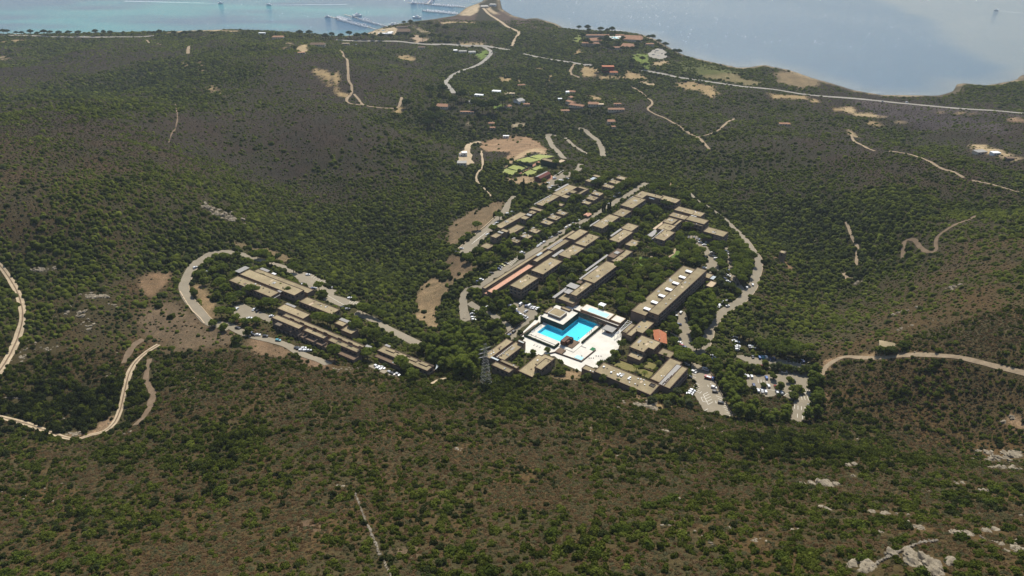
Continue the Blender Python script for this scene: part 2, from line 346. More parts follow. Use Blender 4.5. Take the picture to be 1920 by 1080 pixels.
def leaf_mat(name, c1, c2, attr=None, trans=0.25):
    m, nt, p = new_mat(name); out = nt.nodes['Material Output']; nt.nodes.remove(p)
    if attr:
        a = N(nt, 'ShaderNodeAttribute', attribute_type=attr[0], attribute_name=attr[1]); base = a.outputs['Color']
    else:
        oi = N(nt, 'ShaderNodeObjectInfo'); base = mixc(nt, oi.outputs['Random'], c1, c2)
    tc = N(nt, 'ShaderNodeTexCoord')
    nz = ramp(nt, noise(nt, 1.1 if attr is None else 0.9, 2, tc.outputs['Object'] if attr is None else None), 0.3, 0.7)
    col = mixc(nt, nz, base, mixc(nt, 1.0, base, (0.62,0.62,0.62), 'MULTIPLY'))
    d = N(nt, 'ShaderNodeBsdfDiffuse'); t = N(nt, 'ShaderNodeBsdfTranslucent'); mx = N(nt, 'ShaderNodeMixShader'); mx.inputs[0].default_value = trans
    nt.links.new(col, d.inputs[0]); nt.links.new(mixc(nt, 1.0, col, (1.25,1.3,0.6), 'MULTIPLY'), t.inputs[0]); nt.links.new(d.outputs[0], mx.inputs[1]); nt.links.new(t.outputs[0], mx.inputs[2]); nt.links.new(mx.outputs[0], out.inputs[0])
    return m
M['pine'] = leaf_mat('pine_needles', (0.105,0.138,0.030), (0.195,0.235,0.048), trans=0.45)
M['aleppo'] = leaf_mat('aleppo_needles', (0.165,0.205,0.040), (0.215,0.255,0.050), trans=0.45)
M['broad'] = leaf_mat('broad_leaves', (0.100,0.128,0.034), (0.210,0.240,0.050), trans=0.45)
M['pine_dark'] = leaf_mat('dark_coastal_pine', (0.050,0.074,0.024), (0.075,0.100,0.030), trans=0.25)
M['cypress'] = leaf_mat('cypress_foliage', (0.045,0.065,0.022), (0.060,0.080,0.028), trans=0.25)
M['olive'] = leaf_mat('olive_leaves', (0.115,0.135,0.060), (0.155,0.175,0.080), trans=0.35)
M['bark'] = plain('tree_bark', (0.11,0.08,0.055), 0.95, 0.3, 1.2, spec=0.05)
M['bush'] = leaf_mat('bush_leaves', (0.072,0.098,0.018), (0.125,0.160,0.030), trans=0.3)
M['shrub_far'] = leaf_mat('hillside_shrub_leaves', None, None, ('GEOMETRY', 'Col'), 0.2)
M['shrub_near'] = leaf_mat('near_shrub_leaves', None, None, ('INSTANCER', 'col'), 0.22)
# ------------------------------------------------------------------ paved and levelled areas
CLEAR = []                       # where no shrub grows: ('poly', pts) or ('line', pts, half width)
LOCK = np.zeros(HZ.shape, bool)
PAVED = []
GRID_AZ = math.radians(53.0); GRID_AZ2 = math.radians(57.5)
def level(pts, plane, drop=0.14, soft=9.0, margin=2.6):
    sy, sx = window(pts, 40); X, Y = MX[sy, sx], MY[sy, sx]
    if X.size == 0: return
    d = sdist(X, Y, pts); margin = max(margin, 0.75*float(np.diff(GY[sy]).max()), 0.75*float(np.diff(GX[sx]).max()))
    t = np.clip(1 - (d - margin) / soft, 0, 1); t = t*t*(3-2*t); t = np.where(LOCK[sy, sx], 0, t)
    HZ[sy, sx] = HZ[sy, sx]*(1-t) + (plane[0] + plane[1]*X + plane[2]*Y - drop)*t
    LOCK[sy, sx] |= d < margin
def pave(name, f, pts, mat, lift=0.0, flat=False, az=None, kind='structure', parent=None, z=None, sub=False):
    w3 = [spot(f, x, y) for x, y in pts]; q = [(p[0], p[1]) for p in w3]
    if az is not None: q = snap(q, az)
    q = ccw(q); Z = ground(*np.array(q).T)
    if z is not None: pl = (z, 0, 0)
    elif flat: pl = (float(np.mean(Z)), 0, 0)
    else:
        A = np.column_stack([np.ones(len(q)), np.array(q)]); pl = tuple(np.linalg.lstsq(A, Z, rcond=None)[0])
        if abs(pl[1]) > 0.25 or abs(pl[2]) > 0.25: pl = (float(np.mean(Z)), 0, 0)
    level(q, pl); CLEAR.append(('poly', q))
    V = [(x, y, pl[0] + pl[1]*x + pl[2]*y + lift) for x, y in q]
    V += [(x, y, zz - 1.2) for x, y, zz in V]; n = len(q)
    me = mesh(name, V, [tuple(range(n))] + [(i, n+i, n+(i+1) % n, (i+1) % n) for i in range(n)], mat)
    o = link(name, me, parent)
    if kind: o['kind'] = kind
    PAVED.append((q, pl)); return o, q, pl

# pool plaza first: the heart of the place, level
PLAZA = [(975.4,630.9),(1010.6,593.8),(1040,576),(1087,572),(1160,606),(1166,632),(1158,659),(1148.7,675),(1123.5,688.6),(1090,692),(1060,681),(1039.5,667),(1017,667),(981.5,662),(984.5,650.7)]
plaza, plaza_q, pl = pave('plaza', 'F', PLAZA, M['white'], flat=True); ZP = pl[0]
WPX = [(255,740),(925,971),(1375,567),(1030,440),(745,672),(430,577)]
wq = ccw(snap([on_plane(*px('A7', x, y), ZP + 0.1) for x, y in WPX], GRID_AZ))
sy, sx = window(wq, 12); d_ = sdist(MX[sy, sx], MY[sy, sx], wq); HZ[sy, sx] = np.where(d_ < 3.2, ZP - 2.6, HZ[sy, sx])
bm = bmesh.new(); hole = offset(wq, 0.4)
for lp in (ccw(plaza_q), hole):
    vs = [bm.verts.new((x, y, ZP)) for x, y in lp]
    for i in range(len(vs)): bm.edges.new((vs[i], vs[(i+1) % len(vs)]))
bmesh.ops.triangle_fill(bm, edges=bm.edges[:], use_beauty=True, normal=(0, 0, 1)); bmesh.ops.recalc_face_normals(bm, faces=bm.faces)
if sum(f.normal.z for f in bm.faces) < 0: bmesh.ops.reverse_faces(bm, faces=bm.faces[:])
pm_ = bpy.data.meshes.new('plaza'); bm.to_mesh(pm_); bm.free(); pm_.materials.append(M['white']); plaza.data = pm_
# car parks
LOTS = {}
for key, f, pts in (
 ('hotel', 'C7', [(200,240),(330,330),(350,385),(440,395),(755,1030),(690,1015),(480,960),(360,920),(225,730),(290,650),(205,520),(170,420)]),
 ('walled', 'C8', [(90,350),(200,350),(260,370),(350,385),(560,400),(840,440),(850,620),(880,860),(770,1030),(660,1000),(690,830),(560,770),(420,790),(200,650),(230,560),(540,560),(520,500),(280,470),(210,420)]),
 ('pool', 'Z3', [(600,165),(700,138),(930,200),(900,280),(830,390),(700,480),(640,535),(575,470),(690,390),(770,330),(690,250)]),
 ('left', 'A3', [(20,165),(170,130),(600,300),(520,370),(760,430),(700,540),(1270,740),(1180,830),(1010,850),(850,830),(480,655),(590,590),(560,500),(250,430),(0,310)]),
 ('west', 'B6', [(985,10),(1080,20),(1060,130),(960,240),(820,390),(650,590),(480,740),(330,880),(190,880),(160,790),(240,720),(430,560),(620,410),(800,245),(890,140)]),
 ('tennis', 'C3', [(1250,1000),(1300,830),(1480,720),(1640,630),(1700,780),(1430,870),(1400,1000),(1300,1030)]),
 ('garden', 'C2', [(340,310),(470,300),(560,400),(640,450),(700,580),(775,640),(780,780),(650,830),(585,730),(620,640),(590,560),(520,470),(440,380),(345,380)]),
 ('strip', 'Z1', [(455,520),(520,495),(610,540),(730,590),(720,640),(620,590),(560,610),(460,600)]),
 ('lane', 'B4', [(90,630),(320,410),(640,190),(830,60),(880,70),(700,260),(420,470),(180,660)])):
    LOTS[key] = pave('parking_lot', f, pts, M['asphalt'])
pave('parking_lot', 'C5', [(1235,490),(1300,430),(1380,400),(1460,420),(1560,500),(1470,570),(1270,545)], M['asphalt_far'])
pave('service_yard', 'F', [(858,300),(862,284),(875,280),(886,290),(880,308),(868,310)], M['dirt'])
# courts
COURT = []
for pts in ([(200,632),(470,726),(772,530),(540,450)], [(690,682),(955,745),(1200,500),(1085,470)], [(705,372),(945,462),(1245,272),(1020,195)]):
    COURT.append(pave('tennis_court', 'C3', pts, M['court'], lift=0.03, az=GRID_AZ))
pave('clay_walk', 'C3', [(610,670),(660,690),(1120,405),(1080,390)], M['red_path'], lift=0.02)
pave('clay_walk', 'C3', [(1310,690),(1365,690),(1400,790),(1290,810)], M['red_path'], lift=0.02)
# lawns and courtyards
pave('courtyard_lawn', 'A8', [(620,220),(715,135),(1280,340),(1190,430)], M['lawn'], az=GRID_AZ)
pave('courtyard_lawn', 'A8', [(1110,245),(1190,160),(1330,215),(1270,290)], M['lawn'])
pave('lawn', 'Z5', [(290,300),(390,310),(375,400),(275,415)], M['lawn_green'])
pave('lawn', 'Z5', [(600,250),(680,245),(690,290),(640,320),(580,310)], M['lawn_green'])
pave('garden_path', 'B1', [(905,510),(1150,600),(1240,690),(1190,710),(1120,620),(930,540)], M['sandstone'])
BARE0 = [('C5', [(992,520),(1080,490),(1230,490),(1262,600),(1290,725),(1200,710),(1100,620),(1000,585)], (0.15,0.20,0.05), 4), ('C5', [(110,280),(180,210),(240,200),(245,280),(170,320)], (0.17,0.20,0.06), 5), ('T2', [(1648,412),(1715,372),(1748,375),(1738,420),(1690,450)], (0.14,0.20,0.05), 3), ('C6', [(380,400),(460,378),(562,410),(480,458)], (0.14,0.20,0.05), 4),
 ('T3', [(915,605),(1085,627),(1080,645),(910,622)], (0.42,0.34,0.22), 3),
 ('C4', [(1560,85),(1640,50),(1690,40),(1680,110),(1600,170),(1480,160),(1500,130)], (0.46,0.38,0.26), 7),
 ('C4', [(640,310),(720,290),(800,290),(860,330),(800,370),(700,345),(600,370),(560,360)], (0.42,0.35,0.24), 7), ('C4', [(460,368),(560,330),(630,310),(640,320),(560,352),(480,375)], (0.50,0.43,0.31), 4),
 ('C4', [(960,360),(1060,380),(1130,400),(1140,440),(1010,460),(985,410)], (0.36,0.28,0.20), 6), ('C4', [(1740,60),(1800,80),(1860,130),(1900,150),(1840,150),(1780,120)], (0.40,0.32,0.22), 6), ('C4', [(900,260),(980,270),(1060,290),(1240,370),(1200,375),(1040,320)], (0.30,0.25,0.16), 7)]

# ------------------------------------------------------------------ vegetation cover and bare ground
VEG = [(0,150,.3),(150,120,.35),(250,160,1.0),(300,150,.9),(200,175,.95),(130,200,.8),(60,280,.3),(200,270,.15),(50,340,.15),(150,330,.15),(250,380,.2),(330,300,.25),(100,380,.18),(200,430,.3),(300,420,.35),(420,300,.5),(470,360,.85),(560,420,.9),(650,450,.85),(740,520,.95),(700,560,.95),(600,330,.55),(560,230,.35),(650,250,.5),(700,320,.65),(800,240,.95),(760,300,.85),(830,330,.95),(720,130,.3),(600,130,.35),(420,150,.55),(380,100,.35),(500,150,.3),(800,130,.35),(870,170,.9),(950,160,.75),(1050,150,.7),(1150,120,.9),(1000,80,.8),(900,60,.5),(1250,210,.6),(1100,230,.8),(1350,230,.5),(1500,250,.4),(1450,200,.45),(1650,200,.12),(1800,230,.15),(1700,260,.45),(1850,180,.55),(1600,300,.25),(1750,330,.3),(1850,300,.4),(1500,330,.6),(1420,330,.8),(1350,320,.85),(1480,420,.95),(1560,520,.95),(1620,590,.9),(1600,430,.85),(1680,430,.7),(1780,420,.45),(1880,450,.45),(1750,550,.6),(1880,600,.4),(1500,560,.85),(1450,600,.9),(1600,650,.6),(1700,620,.5),(1650,720,.4),(1800,740,.35),(1700,800,.6),(1850,800,.45),(1600,800,.75),(1500,840,.8),(1400,850,.7),(1650,870,.7),(1750,920,.6),(1250,820,.62),(1000,770,.6),(850,750,.65),(1100,850,.45),(900,900,.42),(700,900,.35),(500,900,.35),(600,800,.4),(450,760,.32),(350,800,.5),(250,850,.75),(150,780,.95),(80,760,.85),(100,870,.42),(50,950,.45),(200,950,.4),(500,1040,.3),(800,1000,.35),(1100,1000,.42),(1400,1000,.48),(1700,1000,.5),(1850,1000,.45),(150,650,.55),(200,560,.42),(80,540,.55),(300,500,.75),(350,460,.9),(250,650,.55),(330,640,.5),(500,480,.8),(600,500,.9),(20,600,.5),(960,290,.3),(1200,300,.85),(1250,260,.8),(1000,450,.8),(1250,550,.8)]
_vp = np.array([at(u, v)[:2] for u, v, _ in VEG]); _vg = np.array([g for _, _, g in VEG])
def gullyval(x, y):
    return np.clip(1 - np.abs(fbm(x + y*0.25, y*0.8, 330, 3, 3) - 0.5)*4, 0, 1)**1.6
def veg_at(x, y):
    x = np.asarray(x, float).ravel(); y = np.asarray(y, float).ravel(); o = np.empty(len(x))
    for i in range(0, len(x), 20000):
        d2 = (x[i:i+20000, None] - _vp[:, 0])**2 + (y[i:i+20000, None] - _vp[:, 1])**2 + 400
        wt = d2**-1.6; o[i:i+20000] = (wt*_vg).sum(1) / wt.sum(1)
    o = o + (gullyval(x, y) - 0.22)*0.45*np.clip((y - 300)/150, 0.3, 1) + (fbm(x, y, 70, 31) - 0.5)*0.75 + (fbm(x, y, 20, 47, 2) - 0.5)*0.35
    return np.clip(o, 0, 1)
SOIL, STRAW, DARK, SANDY, PALE = (0.20,0.135,0.085), (0.33,0.25,0.135), (0.115,0.085,0.070), (0.40,0.315,0.19), (0.46,0.39,0.27)
BARE = [
 ('L5', [(668,205),(780,178),(815,185),(770,260),(745,310),(700,300)], (0.22,0.15,0.09), 4), ('L5', [(690,410),(760,350),(850,335),(900,400),(940,440),(1060,455),(1130,490),(1090,535),(950,560),(850,570),(790,520),(700,480)], (0.150,0.113,0.073), 10),
 ('Z7', [(0,1000),(250,850),(400,790),(480,740),(560,760),(480,880),(350,1040),(280,1080),(0,1090)], (0.185,0.14,0.085), 6), ('Z6', [(0,250),(140,140),(250,60),(430,0),(520,-10),(470,90),(340,170),(220,270),(100,370),(0,460)], (0.18,0.135,0.083), 5),
 ('Z2', [(900,180),(1050,100),(1180,120),(1280,40),(1420,0),(1370,80),(1230,170),(1130,310),(1070,440),(1110,590),(1060,580),(950,520),(840,460),(910,370),(890,270)], (0.255,0.19,0.112), 4),
 ('Z6', [(0,500),(150,515),(230,560),(280,610),(160,650),(80,700),(0,720)], (0.165,0.12,0.075), 5), ('Z7', [(330,140),(470,95),(620,80),(800,90),(950,150),(1010,230),(900,220),(780,260),(600,330),(560,300),(650,250),(500,235),(400,240),(320,200)], (0.29,0.20,0.125), 6),
 ('Z7', [(560,410),(650,310),(760,240),(900,200),(1020,240),(1000,280),(880,240),(750,290),(640,370)], (0.42,0.32,0.20), 4), ('Z7', [(590,500),(640,560),(760,580),(880,540),(860,500),(740,480),(650,530)], (0.36,0.27,0.17), 4),
 ('F', [(1000,352),(1020,345),(1050,338),(1066,330),(1050,325),(1000,340)], STRAW, 3), ('Z1', [(450,50),(520,70),(700,90),(830,150),(870,190),(800,200),(700,150),(560,100),(440,70)], (0.19,0.145,0.085), 4), ('Z1', [(170,370),(230,360),(330,520),(300,600),(250,590),(200,470)], (0.28,0.20,0.115), 3),
 ('Z1', [(560,740),(700,770),(860,850),(800,890),(650,860),(560,790)], (0.21,0.145,0.09), 4), ('Z1', [(900,890),(1000,880),(1160,910),(1150,970),(1000,950)], (0.22,0.15,0.10), 4),
 ('C5', [(270,680),(450,680),(520,780),(300,800)], STRAW, 5), ('T3', [(530,500),(660,500),(640,560),(760,580),(820,575),(850,530),(960,560),(1035,600),(860,590),(700,590),(520,570)], STRAW, 6), ('T3', [(1180,620),(1330,610),(1530,650),(1545,690),(1500,730),(1430,690),(1280,660)], STRAW, 8),
 ('T3', [(460,400),(500,365),(540,410)], STRAW, 6), ('T3', [(1040,470),(1160,455),(1180,480),(1060,490)], SANDY, 5), ('T3', [(1340,520),(1600,530),(1880,620),(1800,640),(1500,590)], (0.19,0.165,0.085), 12), ('T3', [(1060,500),(1330,450),(1700,540),(1500,560),(1200,530)], (0.105,0.12,0.04), 12),
 ('T4', [(560,810),(620,800),(660,850),(800,850),(920,885),(760,880),(640,870)], SANDY, 6), ('T4', [(60,540),(200,530),(320,570),(400,640),(250,670),(80,610)], (0.21,0.165,0.10), 10), ('T4', [(0,700),(300,720),(280,745),(40,740)], STRAW, 6), ('T4', [(320,740),(380,750),(370,775),(320,765)], STRAW, 5),
 ('T4', [(480,810),(560,810),(560,835),(500,830)], STRAW, 5), ('T4', [(720,910),(800,915),(830,940),(750,930)], STRAW, 5), ('T4', [(960,925),(1020,905),(1050,930)], SANDY, 5), ('T4', [(920,835),(990,840),(980,860),(920,850)], STRAW, 5), ('T4', [(1380,830),(1540,850),(1530,865),(1390,850)], STRAW, 6), ('T4', [(1240,820),(1310,835),(1300,850)], STRAW, 6), ('T4', [(1750,880),(1930,890),(1930,925),(1800,915)], (0.36,0.25,0.16), 6),
 ('T4', [(600,970),(650,1010),(680,1040),(630,1020)], SANDY, 4), ('T4', [(630,740),(1200,790),(1900,860),(1900,880),(1200,830),(660,790)], (0.075,0.062,0.060), 8), ('T4', [(700,790),(1200,820),(1700,900),(1750,1000),(1100,960),(800,860)], (0.062,0.052,0.052), 12),
 ('R7', [(855,70),(920,70),(990,100),(1060,130),(1040,140),(950,110),(870,95)], SANDY, 5), ('R7', [(20,530),(60,550),(110,600),(90,600)], (0.29,0.19,0.11), 4), ('R7', [(230,985),(290,960),(330,965),(260,1000)], (0.27,0.18,0.105), 3), ('R7', [(390,960),(470,950),(650,950),(650,960),(420,975)], (0.30,0.21,0.12), 3),
 ('T2', [(425,510),(455,520),(520,610),(505,620)], STRAW, 5), ('T2', [(485,525),(520,520),(560,640),(545,650)], STRAW, 5), ('T2', [(530,540),(550,540),(562,650),(548,650)], STRAW, 4), ('T2', [(580,570),(620,530),(620,600),(605,680),(590,680)], STRAW, 5), ('T2', [(610,690),(690,700),(690,735),(620,720)], STRAW, 5),
 ('T2', [(1000,840),(1080,810),(1120,840),(1060,860)], STRAW, 5), ('T2', [(300,370),(390,330),(370,400),(340,400)], SANDY, 5), ('T2', [(215,310),(270,330),(265,345)], SANDY, 5), ('T2', [(30,300),(110,325),(100,335)], STRAW, 4), ('T2', [(140,330),(250,375),(240,380)], STRAW, 4), ('T2', [(1060,410),(1130,410),(1210,450),(1080,450)], STRAW, 6),
 ('T2', [(1310,150),(1480,130),(1650,100),(1660,150),(1480,165),(1330,175)], (0.10,0.075,0.06), 8), ('T2', [(1370,170),(1640,165),(1645,178),(1400,182)], SANDY, 6), ('T2', [(1750,105),(1920,60),(1920,190),(1860,180)], (0.10,0.075,0.062), 10), ('T3', [(0,130),(140,150),(230,160),(370,210),(280,220),(100,200),(0,190)], (0.10,0.075,0.065), 10),
 ('T2', [(1460,320),(1700,320),(1900,375),(1720,345),(1500,345)], SANDY, 6), ('T2', [(1180,240),(1260,300),(1300,290),(1200,320)], (0.42,0.32,0.23), 5), ('C6', [(500,150),(560,115),(630,140),(600,190),(530,170)], STRAW, 5), ('C6', [(850,50),(980,45),(1000,65),(860,65)], STRAW, 5), ('C6', [(1400,320),(1500,330),(1560,360),(1430,355)], STRAW, 5),
 ('C6', [(990,190),(1010,120),(1060,110),(1030,150),(1000,210)], STRAW, 5), ('C6', [(890,125),(940,125),(930,150)], STRAW, 5), ('C6', [(680,160),(710,160),(720,190)], STRAW, 4), ('C6', [(560,290),(650,275),(650,290),(570,300)], PALE, 4), ('C6', [(650,600),(760,590),(770,620),(660,640)], PALE, 4), ('C6', [(200,600),(270,580),(260,600)], PALE, 3),
 ('T1', [(1480,465),(1510,460),(1510,570),(1490,570)], STRAW, 5), ('T1', [(1560,640),(1600,650),(1720,730),(1700,730)], STRAW, 5), ('T1', [(1380,470),(1470,480),(1380,500)], STRAW, 4), ('T1', [(1240,250),(1480,220),(1700,225),(1860,245),(1700,235),(1480,232)], SANDY, 5), ('T1', [(90,255),(180,245),(200,265),(110,265)], SANDY, 5), ('T1', [(0,430),(50,440),(40,465),(0,460)], SANDY, 4), ('T1', [(0,310),(200,295),(210,302),(0,318)], STRAW, 4),
 ('C1', [(900,20),(1050,90),(1000,120),(880,60)], (0.36,0.28,0.17), 3), ('C2', [(1330,560),(1380,660),(1320,850),(1300,850),(1330,700)], (0.26,0.17,0.10), 3), ('Z3', [(1050,880),(1170,830),(1270,810),(1340,850),(1350,920),(1100,930)], (0.28,0.20,0.12), 3), ('A8', [(340,440),(420,520),(780,600),(1000,720),(1180,800),(1080,790),(850,680),(600,560),(350,480)], (0.27,0.19,0.11), 3),
 ('A8', [(1060,780),(1200,790),(1330,870),(1560,880),(1560,930),(1440,930),(1300,900)], (0.31,0.23,0.12), 3), ('C7', [(480,470),(560,490),(660,640),(660,780),(740,940),(870,1010),(780,1030),(700,870),(600,680),(520,540)], (0.26,0.21,0.09), 2), ('D2', [(380,740),(480,760),(600,840),(760,860),(900,800),(1000,700),(1060,690),(1020,780),(930,850),(700,880),(520,840)], (0.27,0.19,0.12), 3),
 ('R8', [(1750,0),(1830,0),(1872,60),(1872,90),(1780,40)], (0.34,0.24,0.15), 3), ('C8', [(960,500),(1000,440),(1080,360),(1080,400),(1000,560)], (0.27,0.185,0.11), 3), ('C8', [(940,720),(1000,700),(1030,790),(980,790)], (0.23,0.155,0.095), 3), ('D1', [(520,560),(640,540),(740,580),(720,640),(560,600)], (0.15,0.105,0.07), 2), ('D1', [(1260,760),(1450,740),(1450,840),(1280,840)], (0.16,0.115,0.075), 3)]
_x = MX.ravel(); _y = MY.ravel()
GV = veg_at(_x, _y).reshape(MX.shape)
BM = np.zeros(MX.shape); COLG = np.zeros(MX.shape + (3,))
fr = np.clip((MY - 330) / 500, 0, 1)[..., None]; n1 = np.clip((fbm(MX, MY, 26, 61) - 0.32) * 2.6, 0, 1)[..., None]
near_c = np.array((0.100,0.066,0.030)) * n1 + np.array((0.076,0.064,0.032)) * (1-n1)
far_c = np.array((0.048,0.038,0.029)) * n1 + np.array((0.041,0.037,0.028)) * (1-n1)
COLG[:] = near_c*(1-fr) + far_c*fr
g = np.clip((GV - 0.35)*1.6, 0, 1)[..., None]; COLG = COLG*(1-g*0.75) + np.array((0.040,0.044,0.020))*g*0.75
def splash(f, pts, c, soft):
    q = [spot(f, x, y)[:2] for x, y in pts]; sy, sx = window(q, soft*4 + 20); X, Y = MX[sy, sx], MY[sy, sx]
    if X.size == 0: return
    d = sdist(X, Y, q) + (fbm(X, Y, soft*3, 71, 3) - 0.5)*soft*2.4
    m = np.clip(0.5 - d/soft, 0, 1)*np.clip(0.35 + 1.5*fbm(X, Y, 7, 77, 3), 0.4, 1); v = 0.72 + 0.56*fbm(X, Y, 8, 83, 3)
    COLG[sy, sx] = COLG[sy, sx]*(1-m[..., None]) + np.array(c)*v[..., None]*m[..., None]; BM[sy, sx] = np.maximum(BM[sy, sx], m*(0.84 if sum(c) > 0.355 else 0.6 if sum(c) > 0.30 else 0.2))
for b in BARE + BARE0: splash(*b)
beach = np.clip(1 - np.abs(SHORE + 4) / 9, 0, 1) * np.where(fbm(MX, MY, 120, 91, 2) > 0.5, 1, 0.35)
COLG = COLG*(1-beach[..., None]) + np.array((0.36,0.29,0.19))*beach[..., None]; BM = np.maximum(BM, beach)
# dirt underfoot inside the resort
inb = np.clip(-bd/8, 0, 1)*(1-BM); COLG = COLG*(1-0.7*inb[..., None]) + np.array((0.075,0.075,0.034))*0.7*inb[..., None]

# ------------------------------------------------------------------ roads
def spline(p, step):
    p = np.array(p, float); P0 = np.vstack([2*p[0]-p[1], p, 2*p[-1]-p[-2]]); out = []
    for i in range(1, len(P0)-2):
        a, b, c, d = P0[i-1], P0[i], P0[i+1], P0[i+2]; k = max(2, int(np.linalg.norm(c-b)/step))
        for t in np.linspace(0, 1, k, endpoint=False):
            out.append(0.5*((2*b) + (c-a)*t + (2*a-5*b+4*c-d)*t*t + (3*b-a-3*c+d)*t**3))
    out.append(P0[-2]); return np.array(out)
def ribbon(q, offs, lift):
    T = np.gradient(q, axis=0); T /= np.linalg.norm(T, axis=1)[:, None] + 1e-9; Nn = np.column_stack([-T[:, 1], T[:, 0]]); k = len(offs); V = []
    for o in offs:
        P = q + Nn*(o if np.isscalar(o) else o[:, None]); V.append(np.column_stack([P, ground(P[:, 0], P[:, 1]) + lift]))
    n = len(q); V = np.array(V); W = V.transpose(1, 0, 2).reshape(-1, 3)
    return W, [(i*k+j, i*k+j+1, (i+1)*k+j+1, (i+1)*k+j) if True else None for i in range(n-1) for j in range(k-1)]
ROADS = []
def road(name, f, pts, wd, mat='asphalt', lift=0.22, kerb=0, rough=0.0, label=None, ruts=False):
    q = spline([spot(*(p if len(p) == 3 else (f,) + p))[:2] for p in pts], 3.0 if wd < 12 else 4.0)
    jit = (fbm(q[:, 0], q[:, 1], 14, 3, 2) - 0.5)*2*rough*wd
    hw = wd/2 + jit; V, F = ribbon(q, [hw, hw*0.5, 0.0, -hw*0.5, -hw], lift)
    F = [f_[::-1] for f_ in F]
    me = mesh(name, V, F, M[mat], True); 
    if sum(p.normal.z for p in me.polygons) < 0: me.flip_normals()
    o = link(name, me); o['kind'] = 'structure'; CLEAR.append(('line', q, wd/2 + 0.6))
    if ruts:
        V, F = ribbon(q, [0.42 + 0.3*(fbm(q[:, 0], q[:, 1], 5, 8, 2)-.5), -0.42 + 0.3*(fbm(q[:, 0], q[:, 1], 5, 9, 2)-.5)], lift + 0.05); me = mesh('verge_strip', V, F, M['dirt_dim'], True)
        if sum(p.normal.z for p in me.polygons) < 0: me.flip_normals()
        link('verge_strip', me)['kind'] = 'structure'
    if kerb:
        for s in ((-1, 1) if kerb == 2 else (kerb,)):
            Vk, Fk = ribbon(q, [s*(wd/2 + 0.05), s*(wd/2 + 0.40)], lift + 0.13); n = len(q)
            Vd, _ = ribbon(q, [s*(wd/2 + 0.05), s*(wd/2 + 0.40)], lift - 0.6); W = np.vstack([Vk, Vd]); m = 2*n
            Fk = list(Fk) + [(2*i, 2*i+2, m+2*i+2, m+2*i) for i in range(n-1)] + [(2*i+1, m+2*i+1, m+2*i+3, 2*i+3) for i in range(n-1)]
            k = link('kerb', mesh('kerb', W, Fk, M['sandstone'])); k['kind'] = 'structure'
    return q
road('access_road', 'Z1', [(225,175),(160,235),(110,330),(95,390),(130,470),(190,540),(270,630),(360,655),(430,680)], 7.5, kerb=1)
road('access_road', 'Z1', [(400,640),(480,690),(560,725),(640,745),(760,775),(850,805),(920,850),(990,880),(1080,910),(1140,940)], 6.5, lift=0.25)
road('access_road', 'A5', [(60,700),(200,770),(330,830),(450,880),(600,905)], 5.5)
road('access_road', 'Z1', [(215,190),(300,140),(420,128),(520,145),(600,170),(720,205),(830,240),(900,290),(1000,350),(1110,400)], 7.0, lift=0.24)
road('access_road', 'Z2', [(330,420),(450,470),(540,520),(640,580),(760,640),(920,720)], 9.0)
road('ring_road', 'C2', [(880,90),(910,125),(960,180),(1030,240),(1100,320),(1180,420),(1250,520),(1300,590),(1312,680),(1295,780),(1262,880),(1225,1000),('Z5',1240,690),('Z5',1130,765),('Z5',1030,830),('Z5',980,900),('Z4',1130,250),('Z4',1112,330),('Z4',1075,410),('Z4',1020,460)], 7.4, kerb=1)
road('ring_road', 'Z8', [(1040,215),(1110,255),(1190,335),(1290,395),(1360,440),(1440,500),(1520,555)], 5.0)
road('hotel_drive', 'Z4', [(880,110),(900,190),(925,290),(925,370),(975,440),(1030,475)], 9.0, lift=0.24)
road('hotel_drive', 'C2', [(900,470),(935,560),(945,680),(965,790),(985,890),(1060,1000),(1120,1060)], 6.5)
road('resort_street', 'B8', [(1190,210),(1060,290),(900,400),(720,490),(610,570),(420,690),(250,800),(60,880),('B5',800,390),('B5',580,570),('B5',300,760),('B5',90,890),('B4',940,155),('B4',690,335),('B4',400,485),('B4',210,610),('B4',130,680),('Z6',180,800),('Z6',140,890),('Z6',145,1000),('Z6',160,1080),('Z2',1350,420),('Z2',1350,500)], 7.0, kerb=0)
road('service_road', 'Z3', [(215,150),(290,200),(400,250),(520,320),(620,400),(640,480)], 5.0)
road('service_road', 'Z7', [(670,690),(610,760),(560,850),(500,900)], 6.0)
road('service_road', 'Z7', [(1345,365),(1320,420),(1260,450),(1190,500),(1100,560),(1030,610)], 7.0)
road('villa_lane', 'Z7', [(1090,85),(1010,75),(1030,130),(1055,180),(1105,230),(1160,295),(1200,310)], 8.0)
road('villa_lane', 'Z7', [(1320,5),(1400,32),(1465,90),(1525,150),(1560,215),(1570,285)], 8.0)
road('villa_lane', 'Z7', [(1190,100),(1260,170),(1330,215),(1410,265)], 5.5)
road('dirt_track', 'Z7', [(325,138),(225,165),(195,235),(200,310),(240,360)], 8.0, 'dirt', rough=0.15)
road('footpath', 'Z7', [(335,230),(350,330),(345,400),(290,480),(295,540),(340,590),(390,640),(440,690)], 2.8, 'dirt', rough=0.3)
road('coast_road', 'T1', [(-200,262),(0,265),(300,272),(700,280),(1000,278),(1160,270)], 11, 'asphalt_far', 0.5)
road('coast_road', 'T2', [(600,300),(900,308),(1150,320),(1500,338),(1700,345),(1900,375)], 11, 'asphalt_far', 0.5)
road('coast_road', 'T3', [(80,405),(250,440),(450,470),(600,490)], 10, 'asphalt_far', 0.5)
road('coast_road', 'T3', [(975,528),(1100,550),(1320,592),(1600,632),(1920,668),('T4',330,715),('T4',700,745),('T4',1100,785),('T4',1500,820),('T4',1900,850),('T4',2150,880)], 10, 'asphalt_far', 0.5)
